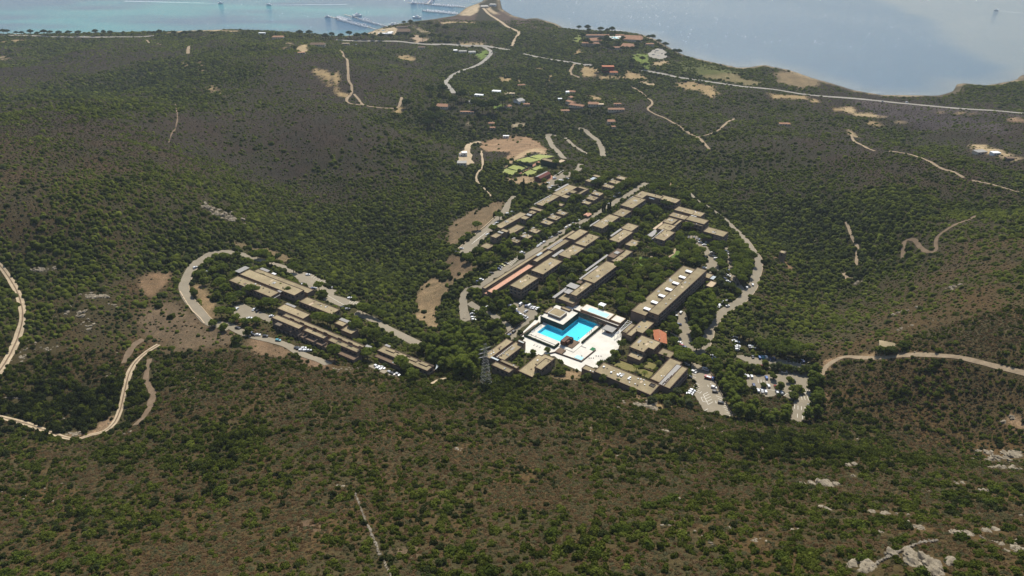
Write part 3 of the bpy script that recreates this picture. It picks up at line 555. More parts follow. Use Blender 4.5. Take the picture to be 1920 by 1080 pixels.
road('valley_road', 'T2', [(1700,345),(1760,385),(1740,430),(1660,490),(1520,540),(1445,595),(1430,622),(1455,660),(1485,700)], 9, 'asphalt_far', 0.4)
road('isthmus_road', 'T2', [(1700,60),(1740,100),(1800,140),(1870,190),('T3',20,225),('T3',52,248),('T3',25,290),('T3',0,345)], 8, 'dirt', 0.4)
road('dirt_track', 'T2', [(630,375),(680,440),(690,520),(695,600),(716,640),(715,700),(682,740),(692,770),(760,785),(805,786)], 4.3, 'dirt_mid', rough=0.15)
road('dirt_track', 'T2', [(735,705),(770,745),(805,786),(890,803),(1000,812),(1070,800),(1095,730)], 3.9, 'dirt_mid', rough=0.15)
road('dirt_track', 'T3', [(900,650),(990,710),(1052,770),(1018,815),(1060,850),(1190,910),(1300,980),(1390,1030),(1440,1075),(1480,1120)], 3.9, 'dirt_mid', rough=0.12)
road('dirt_track', 'T3', [(1385,1030),(1500,1000),(1590,940),(1665,890)], 3.5, 'dirt_mid', rough=0.15)
road('dirt_track', 'T3', [(470,478),(438,530),(450,560),(505,582)], 5.5, 'dirt_mid')
road('dirt_track', 'T1', [(1100,300),(1140,325),(1210,335)], 4.7, 'dirt_mid'); road('dirt_track', 'T1', [(1420,345),(1412,372),(1410,402)], 7.0, 'dirt_mid')
road('dirt_track', 'R7', [(350,30),(366,58),(410,80),(450,97)], 3.5, 'dirt_mid', rough=0.2); road('dirt_track', 'R7', [(510,98),(580,108),(640,125),(720,165),(780,185),(825,210)], 3.5, 'dirt_mid', rough=0.25)
road('dirt_track', 'R7', [(860,222),(950,240),(1080,275)], 2.8, 'dirt_mid', rough=0.3); road('dirt_track', 'R7', [(330,395),(350,450),(375,500),(372,580)], 2.5, 'dirt_mid', rough=0.25); road('dirt_track', 'R7', [(320,612),(336,635),(380,635)], 3.5, 'dirt_mid', rough=0.2)
road('dirt_track', 'R7', [(570,550),(576,480),(615,472),(660,518),(705,520),(712,465),(760,425),(870,375),(935,360)], 3.0, 'dirt_dim', rough=0.2)
road('dirt_track', 'R7', [(222,1045),(250,1003),(320,966),(400,970),(480,970),(570,960),(662,957),(735,962),(800,967),(900,990),(1000,1015),(1100,1040)], 3.3, 'dirt_mid', rough=0.2)
road('dirt_track', 'L5', [(-60,110),(0,150),(52,220),(92,300),(110,390),(88,490),(42,590),(0,655),(-60,720)], 4.2, 'dirt', rough=0.1, ruts=True)
road('dirt_track', 'L5', [(-60,865),(0,880),(120,910),(220,945),(300,975),(380,985),(440,965),(500,950),(550,910),(578,850),(602,750),(632,650),(690,580),(765,530)], 3.8, 'dirt', rough=0.12, ruts=True)
road('worn_track', 'L5', [(722,600),(705,700),(735,770),(705,860),(650,920)], 3.6, 'dirt_dim', rough=0.35); road('worn_track', 'L5', [(596,620),(640,540),(692,505)], 4, 'dirt_dim', rough=0.3)
road('footpath', 'B2', [(480,0),(450,80),(415,165)], 2.2, 'dirt'); road('footpath', 'C2', [(240,440),(185,490),(170,540),(90,600)], 1.8, 'dirt'); road('footpath', 'A5', [(1280,1080),(1400,1010),(1500,980),(1640,960)], 2.2, 'dirt')
road('footpath', 'T1', [(1315,780),(1330,860),(1320,950),(1290,1000),(1265,1070)], 1.6, 'dirt_dim', rough=0.5)

# ------------------------------------------------------------------ ground sheet
gm, nt, p = new_mat('dry_hillside_ground'); p.inputs['Roughness'].default_value = 0.97; p.inputs['Specular IOR Level'].default_value = 0.05
vc = N(nt, 'ShaderNodeAttribute', attribute_name='Col').outputs['Color']
f1 = ramp(nt, noise(nt, 0.9, 4, rough=0.7), 0.32, 0.68); f2 = ramp(nt, noise(nt, 0.16, 3), 0.35, 0.65)
c = mixc(nt, f1, mixc(nt, 1.0, vc, (0.62,0.60,0.60), 'MULTIPLY'), mixc(nt, 1.0, vc, (1.42,1.36,1.28), 'MULTIPLY'))
c = mixc(nt, f2, mixc(nt, 1.0, c, (0.84,0.86,0.84), 'MULTIPLY'), mixc(nt, 1.0, c, (1.12,1.09,1.06), 'MULTIPLY'))
straw = ramp(nt, noise(nt, 2.6, 3, rough=0.7), 0.60, 0.72); patch = ramp(nt, noise(nt, 0.07, 3), 0.50, 0.66)
m2 = N(nt, 'ShaderNodeMath', operation='MULTIPLY'); nt.links.new(straw, m2.inputs[0]); nt.links.new(patch, m2.inputs[1])
m3 = N(nt, 'ShaderNodeMath', operation='MULTIPLY'); nt.links.new(m2.outputs[0], m3.inputs[0]); m3.inputs[1].default_value = 0.55
c = mixc(nt, m3.outputs[0], c, (0.26,0.19,0.12)); nt.links.new(c, p.inputs['Base Color'])
bump(nt, p, noise(nt, 1.1, 4, rough=0.75), 0.9, 0.9)
V = np.column_stack([MX.ravel(), MY.ravel(), HZ.ravel()]); ny, nx = MX.shape
ii = np.arange(ny*nx).reshape(ny, nx); Q = np.stack([ii[:-1, :-1], ii[:-1, 1:], ii[1:, 1:], ii[1:, :-1]], -1).reshape(-1, 4)
def big_mesh(name, V, Q, k, mat, col=None, smooth=True):
    me = bpy.data.meshes.new(name); nq = len(Q)
    me.vertices.add(len(V)); me.vertices.foreach_set('co', np.asarray(V, np.float32).ravel())
    me.loops.add(nq*k); me.loops.foreach_set('vertex_index', np.asarray(Q, np.int32).ravel())
    me.polygons.add(nq); me.polygons.foreach_set('loop_start', np.arange(0, nq*k, k, dtype=np.int32)); me.polygons.foreach_set('loop_total', np.full(nq, k, np.int32))
    if smooth: me.polygons.foreach_set('use_smooth', np.ones(nq, bool))
    if col is not None:
        a = me.color_attributes.new('Col', 'FLOAT_COLOR', 'POINT'); a.data.foreach_set('color', np.column_stack([col, np.ones(len(V))]).astype(np.float32).ravel())
    me.update(calc_edges=True); me.materials.append(mat); return me
go = link('ground', big_mesh('ground', V, Q, 4, gm, COLG.reshape(-1, 3))); go['kind'] = 'structure'

# ------------------------------------------------------------------ sea
sm, nt, p = new_mat('sea_water'); p.inputs['Roughness'].default_value = 0.10; p.inputs['Specular IOR Level'].default_value = 0.40; p.inputs['IOR'].default_value = 1.33
sc = N(nt, 'ShaderNodeAttribute', attribute_name='Col').outputs['Color']
c = mixc(nt, ramp(nt, noise(nt, 0.012, 4), 0.35, 0.65), mixc(nt, 1.0, sc, (0.92,0.95,0.97), 'MULTIPLY'), sc); nt.links.new(c, p.inputs['Base Color'])
wv = N(nt, 'ShaderNodeMath', operation='ADD'); nt.links.new(noise(nt, 0.55, 3, rough=0.65), wv.inputs[0]); nt.links.new(noise(nt, 0.09, 2), wv.inputs[1])
sp_ = N(nt, 'ShaderNodeMath', operation='MULTIPLY_ADD'); nt.links.new(ramp(nt, noise(nt, 0.30, 2), 0.66, 0.80), sp_.inputs[0]); sp_.inputs[1].default_value = 2.2; nt.links.new(wv.outputs[0], sp_.inputs[2])
bump(nt, p, sp_.outputs[0], 0.8, 1.1)
sxs = np.concatenate([np.linspace(-9000, -2600, 12)[:-1], np.linspace(-2600, 2600, 260), np.linspace(2600, 9000, 12)[1:]]); sys_ = np.concatenate([np.linspace(1000, 3200, 220), np.linspace(3200, 9000, 20)[1:]])
SX, SY = np.meshgrid(sxs, sys_); seac = np.zeros(SX.shape + (3,)); seac[:] = (0.060,0.135,0.205)
wst = SX < -80; tq = np.clip((fbm(SX + SY*0.2, SY*2.6, 420, 101) - 0.44)*5, 0, 1)*np.clip((-60 - SX)/500, 0, 1)
seac = seac*(1-tq[..., None]) + np.array((0.065,0.265,0.275))*tq[..., None]
edge = [on_plane(u, v, 0) for u, v in [(1640,0),(1690,14),(1745,45),(1790,85),(1830,110),(1880,125),(1920,150)]]
pale_poly = edge + [(6000, edge[-1][1]), (6000, 6000), (edge[0][0]+200, 6000)]
pd = sdist(SX, SY, pale_poly) + (fbm(SX, SY, 150, 111, 3)-0.5)*60; pm = np.clip(0.5 - pd/60, 0, 1)*0.6
mo_ = np.clip((fbm(SX, SY*1.6, 380, 161, 4) - 0.42)*4, 0, 1)*np.clip((SX - 60)/200, 0, 1)*0.45; seac = seac*(1-mo_[..., None]) + np.array((0.150,0.215,0.265))*mo_[..., None]
seac = seac*(1-pm[..., None]) + np.array((0.24,0.265,0.245))*pm[..., None]
sh = np.clip(1 - seg_dist(SX, SY, ce, False)/70, 0, 1)*0.55*np.clip((SX-30)/100, 0, 1); seac = seac*(1-sh[..., None]) + np.array((0.25,0.25,0.22))*sh[..., None]
sh = np.clip(1 - seg_dist(SX, SY, cw, False)/50, 0, 1)*0.5; seac = seac*(1-sh[..., None]) + np.array((0.17,0.27,0.25))*sh[..., None]
ny, nx = SX.shape; ii = np.arange(ny*nx).reshape(ny, nx); Q = np.stack([ii[:-1, :-1], ii[:-1, 1:], ii[1:, 1:], ii[1:, :-1]], -1).reshape(-1, 4)
seao = link('sea', big_mesh('sea', np.column_stack([SX.ravel(), SY.ravel(), np.zeros(SX.size)]), Q, 4, sm, seac.reshape(-1, 3))); seao['kind'] = 'structure'

# sun glints on the open water, painted as small raised white flecks
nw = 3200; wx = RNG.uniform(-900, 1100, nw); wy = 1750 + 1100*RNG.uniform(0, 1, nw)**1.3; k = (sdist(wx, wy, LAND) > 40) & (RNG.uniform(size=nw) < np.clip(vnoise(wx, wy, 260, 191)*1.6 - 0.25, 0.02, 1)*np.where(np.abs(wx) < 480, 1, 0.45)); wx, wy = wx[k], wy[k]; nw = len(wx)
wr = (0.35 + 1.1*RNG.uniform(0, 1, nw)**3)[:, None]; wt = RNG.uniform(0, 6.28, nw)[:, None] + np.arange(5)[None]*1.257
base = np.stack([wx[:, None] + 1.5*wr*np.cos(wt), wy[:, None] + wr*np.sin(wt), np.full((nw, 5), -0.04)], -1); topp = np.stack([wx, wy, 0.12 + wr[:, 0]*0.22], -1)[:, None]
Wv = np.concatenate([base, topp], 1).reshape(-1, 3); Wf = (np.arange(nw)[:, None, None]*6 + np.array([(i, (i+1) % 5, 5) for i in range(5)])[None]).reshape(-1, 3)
tag(link('sun_glint_flecks', big_mesh('sun_glint_flecks', Wv, Wf, 3, plain('white_glint_paint', (0.85,0.87,0.88), 0.8, 0.05, 0.5), smooth=True)), 'small white flecks painted as sun glints over the open water', 'foam', None, 'stuff')
# ------------------------------------------------------------------ flat-roofed resort buildings
WIN = mesh('window', *(lambda b: (b.V, b.F))(MB().box((0,0,0),(1.7,0.16,1.35))), M['glass'])
VENT = [mesh('roof_vent', *(lambda b: (b.V, b.F))(MB().box((0,0,0.35),(0.8,0.8,0.7)).box((0,0,0.75),(1.0,1.0,0.12))), M[k]) for k in ('parapet', 'black', 'white_paint', 'metal')]
FOOT = []
def roofplane(f, pts, h, zg=None):
    us = [px(f, x, y) for x, y in pts]
    if zg is None: return at(sum(u for u, _ in us)/len(us), sum(v for _, v in us)/len(us), h)[2], us
    return zg + h, us
class Bld:
    def __init__(s, name, label, cat, f, pts, h, az=GRID_AZ, group=None, zg=None, **kw):
        zr, us = roofplane(f, pts, h, zg); q = [on_plane(u, v, zr) for u, v in us]; c = np.mean(q, 0)
        s.loc = np.array((c[0], c[1], zr - h)); s.az = az; s.zg = zg; s.name = name
        s.root = empty(name, s.loc, 0, label, cat, group); s.add(f, pts, h, **kw)
    def add(s, f, pts, h, roof='roof', wall='wall', vents=0, win=0, gap=3.8, cap='parapet', az=None, rim=0.3, zr=None, cols=0, inset=0.0):
        z, us = roofplane(f, pts, h, s.zg); z = (zr if zr is not None else z) + random.uniform(-0.04, 0.04)
        q = ccw(snap([on_plane(u, v, z) for u, v in us], s.az if az is None else az)); s.q = q; s.zr = z
        if s.zg is None: zb = float(min(ground(*np.array(q).T))) - 1.5
        else: zb = s.zg - 0.4
        wq = offset(q, -inset) if inset else q
        MB().prism([(x, y) for x, y in wq], zb, z - 0.06).build('wall', M[wall], s.root, s.loc)
        MB().ring(offset(q, 0.10), offset(q, -0.38), z - 0.55, z + rim).build('parapet', M[cap], s.root, s.loc)
        MB().prism(offset(q, -0.36), z - 0.05, z + 0.05).build('roof', M[roof], s.root, s.loc)
        FOOT.append(q); CLEAR.append(('poly', offset(q, 1.0)))
        n = len(q)
        for k in range(vents):
            for _ in range(20):
                i = random.randrange(n); a, b, e = np.array(q[i]), np.array(q[(i+1) % n]), np.array(q[i-1])
                p = a + (b-a)*random.uniform(0.12, 0.88) + (e-a)*random.uniform(0.25, 0.75)
                if inside(np.array([p[0]]), np.array([p[1]]), offset(q, -1.0))[0]: break
            o = link('roof_vent', random.choice(VENT), s.root); o.location = np.array((p[0], p[1], z + 0.04)) - s.loc; o.rotation_euler[2] = s.az; k_ = random.uniform(.55, .85); o.scale = (k_*random.uniform(.8, 1.7), k_, k_*0.8)
        for k in range(2 if vents > 2 else 0):
            a, b2, e = np.array(q[0]), np.array(q[1]), np.array(q[-1]); c = a + (b2-a)*random.uniform(0.2, 0.8) + (e-a)*random.uniform(0.3, 0.7)
            if not inside(np.array([c[0]]), np.array([c[1]]), offset(q, -2.6))[0]: continue
            pt = MB().box((0,0,0),(random.uniform(2,4.5),random.uniform(1.2,2.6),0.06)).build('roof_patch', M[random.choice(('sandstone','roof_grey','tile_brown'))], s.root); pt.location = np.array((c[0], c[1], z + 0.07 + 0.012*k)) - s.loc; pt.rotation_euler[2] = s.az
        zlow = float(np.mean(ground(*np.array(q).T))) if s.zg is None else s.zg
        for i in range(n):
            a, b = np.array(wq[i]), np.array(wq[(i+1) % n]); L = np.linalg.norm(b-a); d = (b-a)/L; nr = np.array((d[1], -d[0])); mid = (a+b)/2
            tocam = -mid/np.linalg.norm(mid)
            if nr @ tocam < 0.3 or L < 5: continue
            if win:
                m = int(L // gap)
                for fl in range(win):
                    zc = z - 1.9 - 3.0*fl
                    if zc < zb + 2.2: continue
                    if win > 1: MB().box((*(a + d*L/2 + nr*0.45), zc - 1.25), (L*0.92, 0.9, 0.75), math.atan2(d[1], d[0])).build('balcony', M['ledge'], s.root, s.loc)
                    for k in range(m):
                        p = a + d*(L*(k+0.5)/m) + nr*0.06; o = link('window', WIN, s.root); o.location = np.array((p[0], p[1], zc)) - s.loc; o.rotation_euler[2] = math.atan2(d[1], d[0])
            if cols and L > 20:
                a2, b2 = np.array(q[i]), np.array(q[(i+1) % n])
                for k in range(cols):
                    p = a2 + (b2-a2)*((k+0.5)/cols) - nr*0.5; MB().box((p[0], p[1], (z + zb)/2 - 0.3), (0.4, 0.4, z - zb - 0.7), s.az).build('column', M['cream'], s.root, s.loc)
        return s
    def slab(s, f, pts, h, mat='roof_grey', th=0.22, name='canopy', az=None, slope=0.0, posts=False):
        z, us = roofplane(f, pts, h, s.zg); q = ccw(snap([on_plane(u, v, z) for u, v in us], s.az if az is None else az))
        b = MB().prism(q, z - th, z, True); b.build(name, M[mat], s.root, s.loc); CLEAR.append(('poly', q))
        if posts:
            for p in offset(q, -0.3): MB().box((p[0], p[1], z - th - (h - th)/2 - 0.3), (0.18, 0.18, h - th + 0.6), s.az).build('post', M['wood'], s.root, s.loc)
        return s
    def wallline(s, f, pts, h, z0=None, mat='parapet', wd=0.34, up=0.55, name='parapet_wall', sn=True):
        z = s.zr if z0 is None else z0; P = [on_plane(*px(f, x, y), z + up*0.5) for x, y in pts]
        if sn: P = snap_open(P, s.az)
        b = MB()
        for i in range(len(P)-1):
            a, c = np.array(P[i]), np.array(P[i+1]); L = np.linalg.norm(c-a)
            b.box(((a[0]+c[0])/2, (a[1]+c[1])/2, z + up/2 - 0.02*i/len(P)), (L + wd*0.98, wd, up - 0.01*(i % 2)), math.atan2(c[1]-a[1], c[0]-a[0]))
        b.build(name, M[mat], s.root, s.loc); return s
def snap_open(P, az):
    ca, sa = math.cos(az), math.sin(az); q = [[p[0]*ca + p[1]*sa, -p[0]*sa + p[1]*ca] for p in P]
    for i in range(len(q)-1):
        k = 1 if abs(q[i+1][0]-q[i][0]) > abs(q[i+1][1]-q[i][1]) else 0
        if i == 0: m = (q[i][k]+q[i+1][k])/2; q[i][k] = m; q[i+1][k] = m
        else: q[i+1][k] = q[i][k]
    return [(x*ca - y*sa, x*sa + y*ca) for x, y in q]
HB = 'hotel block'
# --- the western cluster inside the road loop
b = Bld('hotel_block', 'long two-step flat roof at the back of the western cluster, nearest the loop road bend', HB, 'A1', [(330,385),(1430,800),(1615,700),(505,258)], 6, GRID_AZ2, vents=6, win=1)
b.add('A1', [(640,318),(1652,781),(1797,706),(700,235)], 4, vents=2)
b.slab('A1', [(250,330),(340,340),(500,235),(385,180)], 5.2).slab('A1', [(700,270),(860,330),(940,295),(775,230)], 3.6)
b.slab('A1', [(940,360),(1005,390),(1065,360),(1000,330)], 2.6, 'white_paint', name='awning', posts=True)
b = Bld('hotel_block', 'flat tan roof block half hidden by pines beside the western car park', HB, 'A1', [(105,500),(945,838),(1110,742),(285,395)], 6, GRID_AZ2, vents=7, win=1)
b.slab('A1', [(1045,725),(1110,755),(1200,705),(1130,675)], 5.2).slab('A1', [(970,845),(1005,865),(1140,785),(1105,765)], 4.6)
b = Bld('hotel_block', 'plain tan roof block with a row of vents beside the western upper parking', HB, 'A2', [(640,75),(1335,312),(1505,212),(800,-25)], 5, GRID_AZ2, vents=6, win=1)
b = Bld('hotel_block', 'low tan roof block with grey strip between the two western rows', HB, 'A2', [(200,195),(735,412),(900,320),(365,115)], 5, GRID_AZ2, vents=1)
b.slab('A2', [(365,115),(565,185),(600,150),(410,80)], 5.2)
b = Bld('terraced_hotel_block', 'long terraced block with stepped balconies above the western front road', HB, 'A2', [(85,380),(640,615),(760,560),(225,325)], 7.5, GRID_AZ2, win=1)
zr0 = b.zr
b.add('F', [(529.5,591.5),(678.1,653.9),(685.0,648.2),(536.5,588.5)], 7.3)
b.add('A2', [(740,640),(1140,815),(1245,765),(825,595)], 7.5, win=1).add('A4', [(360,515),(960,770),(1060,700),(450,475)], 7.5, win=1)
b.add('A2', [(170,560),(1240,1010),(1330,950),(350,520)], 3.6, roof='tile_brown', win=1, gap=4.5)
b.add('A4', [(410,720),(900,930),(1000,850),(480,640)], 3.4, roof='tile_brown', win=1, gap=4.5)
for f, pts in (('A2', [(440,410),(490,400),(535,432)]), ('A2', [(640,500),(690,480),(735,515)]), ('A2', [(925,610),(960,598),(1000,625)]), ('A2', [(1135,695),(1170,682),(1210,710)]), ('A4', [(555,490),(595,475),(635,510)]), ('A4', [(770,575),(805,558),(850,595)]), ('A4', [(985,655),(1020,642),(1075,668)])):
    b.wallline(f, pts, 0, zr0 - 0.1, up=0.9, wd=0.5, name='stair_parapet')
for f, x0, y0, x1, y1 in (('A2',545,640,480,690),('A2',720,705,640,760),('A2',820,750,750,800),('A2',1030,840,950,890),('A2',1210,905,1130,955),('A2',1320,955,1250,1000)):
    b.wallline(f, [(x0,y0),(x1,y1)], 0, zr0 - 3.9, mat='wall', up=1.5, name='balcony_wall')
b.slab('A2', [(170,515),(275,562),(345,490),(215,475)], 6.0, 'wood').slab('A4', [(1090,660),(1190,695),(1285,650),(1165,605)], 6.5)
b = Bld('small_hotel_block', 'pair of small square roofs with grey lean-tos east of the western cluster', HB, 'A4', [(525,175),(660,245),(775,190),(600,100)], 4.5, GRID_AZ2)
b.add('A4', [(630,310),(850,400),(985,310),(785,222)], 5).slab('A4', [(600,95),(790,180),(860,150),(665,55)], 4.7).slab('A4', [(850,185),(970,242),(1045,200),(910,150)], 4.7)
b = Bld('terraced_hotel_block', 'last western block with a zigzag parapet running along its tan roof', HB, 'A5', [(190,395),(1195,830),(1338,705),(330,310)], 7, GRID_AZ2, win=2)
b.wallline('A5', [(365,388),(520,452),(560,425),(625,455)], 0).wallline('A5', [(590,482),(740,548),(790,512),(850,540)], 0).wallline('A5', [(815,572),(970,637),(1010,602),(1070,630)], 0).wallline('A5', [(1030,662),(1190,727),(1240,697),(1330,735)], 0)
b.slab('A5', [(310,315),(390,350),(485,315),(370,268)], 7.1).slab('A5', [(490,640),(560,672),(660,628),(560,592)], 4, 'roof_blue').slab('A5', [(1345,700),(1355,785),(1460,715),(1375,668)], 4.5, 'roof_blue')
b.add('A5', [(130,520),(640,740),(700,690),(200,470)], 3.2, roof='tile_brown')
# --- administration block below the plaza
b = Bld('clerestory_hall', 'angular brown block wrapped round a dark court, next to the lattice pylon', HB, 'A6', [(50,570),(205,615),(600,292),(485,245)], 6.5, vents=4)
b.add('A6', [(305,607),(470,640),(770,395),(660,262)], 5.0, vents=5, win=1)
zc = b.zr + 0.65
for k in range(11):
    u, v = px('A6', 315 + (588-315)*k/10, 588 + (378-588)*k/10); p = on_plane(u, v, zc); MB().box((p[0], p[1], zc), (0.9, 0.3, 0.9), GRID_AZ).build('clerestory_window', M['white_paint'], b.root, b.loc)
b.add('A6', [(200,740),(550,870),(625,805),(275,680)], 6.2, vents=2, win=1, gap=3.2).add('A6', [(350,670),(690,790),(730,755),(400,635)], 4.8, vents=1)
b.add('A6', [(690,845),(970,955),(1390,605),(1180,530),(1145,562),(1075,540)], 5.2, vents=5, win=1).add('A6', [(1000,775),(1140,825),(1320,650),(1205,605)], 7.2, vents=1, win=1)
b.add('A6', [(690,290),(800,345),(835,310),(730,262)], 6.6)
b.slab('A6', [(205,575),(305,665),(340,640),(235,565)], 6.6, 'roof_blue', name='skylight').slab('A6', [(705,280),(770,345),(800,325),(735,265)], 6.8, 'roof_blue', name='skylight')
# --- lower hotel south of the plaza
b = Bld('lower_hotel', 'L-shaped lower hotel with dry courtyard lawn, between the plaza and the hotel car park', HB, 'A8', [(230,325),(1240,685),(1378,533),(480,195)], 6, vents=14, cols=12, inset=0.0)
b.add('A8', [(85,270),(330,365),(390,280),(140,232)], 5.4, vents=2)
b.add('A8', [(1200,432),(1360,505),(1790,195),(1550,100)], 7, vents=2).add('A8', [(1415,545),(1515,608),(1835,285),(1755,225)], 7.3, win=2, gap=4.5)
b.add('A8', [(1335,515),(1420,552),(1760,240),(1655,200)], 7.15, roof='roof_grey', rim=0.1)
for i in range(6):
    x, y = 1425 + i*58, 500 - i*50
    b.wallline('A8', [(x-12,y+18),(x+30,y-14),(x+82,y+6)], 0, b.zr + 0.1, up=0.5)
for x, y in ((575,335),(720,360),(690,380),(740,395),(885,420),(860,440),(455,245)):
    u, v = px('A8', x, y); z = b.loc[2] + 6.4; p = on_plane(u, v, z); MB().box((p[0], p[1], z + 0.1), (1.5, 1.1, 0.8), GRID_AZ).build('air_unit', M['white_paint'], b.root, b.loc)
p = on_plane(*px('A8', 1250, 545), b.loc[2] + 6.15); MB().ring(offset(ccw(snap([on_plane(*px('A8', x, y), b.loc[2]+6.15) for x, y in ((1195,545),(1260,575),(1305,545),(1235,520))], GRID_AZ)), 0.3), ccw(snap([on_plane(*px('A8', x, y), b.loc[2]+6.15) for x, y in ((1195,545),(1260,575),(1305,545),(1235,520))], GRID_AZ)), b.loc[2]+5.9, b.loc[2]+6.6).build('light_well', M['parapet'], b.root, b.loc)
MB().prism(ccw(snap([on_plane(*px('A8', x, y), b.loc[2]+6.15) for x, y in ((1200,545),(1260,572),(1300,545),(1235,522))], GRID_AZ)), b.loc[2]+6.0, b.loc[2]+6.22).build('light_well_opening', M['black'], b.root, b.loc)
# --- hall, entrance and tiled kiosk between plaza and the long hotel
b = Bld('conference_hall', 'broad square-roofed hall beside the orange tiled roof', HB, 'B1', [(355,820),(605,905),(680,835),(765,858),(910,745),(565,615)], 7, vents=6, win=1)
b.add('B1', [(318,972),(538,1036),(640,955),(400,895)], 4.2, vents=2).add('B1', [(845,925),(1035,1000),(1150,915),(915,838)], 4.6)
b = Bld('entrance_wing', 'low entrance wing between the pergola and the orange tiled roof', HB, 'B1', [(310,602),(390,640),(480,560),(575,578),(800,415),(590,345)], 5, vents=4)
b.add('B1', [(240,557),(310,587),(460,450),(390,410)], 4.1, vents=2)
q = [on_plane(*px('B1', x, y), ground(*spot('B1', 880, 700)[:2]) + 3.4) for x, y in ((750,530),(985,580),(1000,760),(785,690))]
zt = float(ground(*np.mean(q, 0))); R1 = on_plane(*px('B1', 858, 514), zt + 5.2); R2 = on_plane(*px('B1', 908, 738), zt + 5.2)
rt = empty('tiled_kiosk', (*np.mean(q, 0), zt), 0, 'small building with bright orange clay tile roof beside the hotel drive', 'building')
L0 = (*np.mean(q, 0), zt); e = [(x, y, zt + 3.3) for x, y in q]; r = [(*R1, zt + 5.2), (*R2, zt + 5.2)]
V = e + r + [(x, y, zt + 3.12) for x, y in q]; o = link('roof', mesh('roof', [np.array(v) - L0 for v in V], [(0,3,5,4),(1,4,5,2),(0,4,1),(3,2,5),(6,7,8,9),(0,1,7,6),(1,2,8,7),(2,3,9,8),(3,0,6,9)], M['tile']), rt)
qc = np.mean(q, 0); MB().prism(ccw([tuple(qc + (np.array(p)-qc)*0.86) for p in q]), zt - 1, zt + 3.1).build('wall', M['cream'], rt, L0); MB().box((R2[0]-1, R2[1]+4, zt + 5.1), (0.7, 0.7, 1.4)).build('chimney', M['cream'], rt, L0)
MB().bar((*R1, zt + 5.22), (*R2, zt + 5.22), 0.16).build('ridge_tiles', M['tile_far'], rt, L0); CLEAR.append(('poly', q))
# --- the long hotel
b = Bld('long_hotel', 'longest hotel block with seven white-topped rooflights down its tan roof', HB, 'B2', [(175,805),(420,868),(1105,190),(925,140)], 8.5, vents=3)
b.add('B2', [(428,808),(572,858),(1278,212),(1140,165)], 10.2, vents=7, win=3, gap=4.4)
zl = b.loc[2] + 8.5
for i, (x, y) in enumerate(((415,775),(522,680),(627,585),(727,492),(827,402),(922,315),(1017,232))):
    p = on_plane(*px('B2', x, y), zl + 0.7); MB().box((p[0], p[1], zl + 0.65), (5.6, 3.6, 1.4), GRID_AZ - math.pi/2).build('rooflight', M['wall'], b.root, b.loc); MB().box((p[0], p[1], zl + 1.42), (5.7, 3.4, 0.16), GRID_AZ - math.pi/2).build('rooflight_cover', M['white_paint'], b.root, b.loc)
b.slab('B2', [(232,822),(340,868),(352,848),(245,812)], 7.4)
b = Bld('rear_annex', 'small annex with pale glass roof behind the far end of the long hotel', HB, 'C2', [(565,855),(645,885),(700,832),(620,800)], 3.4)
b.slab('C2', [(652,875),(692,895),(745,860),(690,835)], 3.6, 'roof_blue').add('C2', [(600,985),(690,1000),(755,940),(660,905)], 2.6, roof='sandstone')
# --- garden row
b = Bld('garden_row', 'long stepped row with grey glazed strips facing the hotel garden', HB, 'B3', [(380,868),(478,888),(700,712),(590,678)], 7, vents=3, win=2)
b.add('B3', [(555,650),(735,705),(1075,440),(890,372)], 7.6, vents=6, win=2).add('B3', [(985,385),(1075,412),(1278,245),(1180,212)], 7.2, vents=3, win=2)
b.add('B3', [(915,305),(1000,345),(1165,235),(1080,195)], 8.2, roof='tile_brown').slab('B3', [(1010,260),(1060,285),(1100,255),(1050,232)], 8.9, 'roof_grey', name='dormer')
b.slab('B3', [(510,640),(555,655),(800,460),(758,448)], 6.6).slab('B3', [(598,520),(632,532),(925,290),(898,280)], 5.2).slab('B3', [(300,745),(462,782),(515,740),(400,690)], 6.8).slab('B3', [(120,905),(168,920),(335,775),(310,758)], 5).slab('B3', [(290,830),(360,860),(430,800),(360,770)], 5.6)
b.slab('B3', [(470,690),(530,710),(560,680),(505,655)], 7.8, 'tile_brown')
b.add('B3', [(150,935),(470,1000),(520,900),(240,850)], 3.2)
# --- arcade block along the street
b = Bld('arcade_block', 'long arcade with a salmon paved roof terrace along the resort street', HB, 'B4', [(240,748),(320,790),(1075,285),(985,240)], 4, roof='roof_terra', rim=0.35)
b.add('B4', [(150,790),(230,802),(320,788),(240,745)], 3.9, roof='roof_terra')
b.add('F', [(909.9,541.2),(915.4,544.6),(1072.4,432.6),(1069.8,429.8)], 4.4)
b.wallline('B4', [(310,665),(440,585)], 0, b.zr).wallline('B4', [(455,565),(690,415)], 0, b.zr).wallline('B4', [(700,400),(930,245)], 0, b.zr)
b.add('B5', [(175,975),(240,1005),(510,830),(440,800)], 5.4).add('B5', [(455,795),(535,812),(790,645),(700,615)], 5.5)
b.slab('B5', [(410,778),(450,785),(680,625),(640,610)], 4.7).slab('B5', [(235,890),(270,900),(330,845),(290,830)], 4.7, 'roof_blue').slab('B5', [(665,595),(720,600),(830,520),(790,500)], 4.8, 'roof_grey')
AB = 'apartment block'; g_ = 'stepped apartment blocks below the resort street'
for i, (f, pts, h, l) in enumerate((('B4', [(645,645),(870,722),(1175,500),(950,430)], 8.5, 'tan-roofed apartment block at the lower end of the salmon terrace'), ('B4', [(1030,360),(1250,440),(1622,205),(1400,122)], 7.5, 'widest apartment block beside the upper end of the salmon terrace'),
    ('B5', [(590,885),(800,942),(1040,770),(850,705)], 7.5, 'apartment block with glazed grey strip, third along from the salmon terrace'), ('B5', [(885,690),(1060,742),(1300,580),(1110,515)], 8, 'apartment block standing proud of its smooth-roofed neighbour by the street bend'))):
    b = Bld('apartment_block', l, AB, f, pts, h, vents=5, win=2, group=g_)
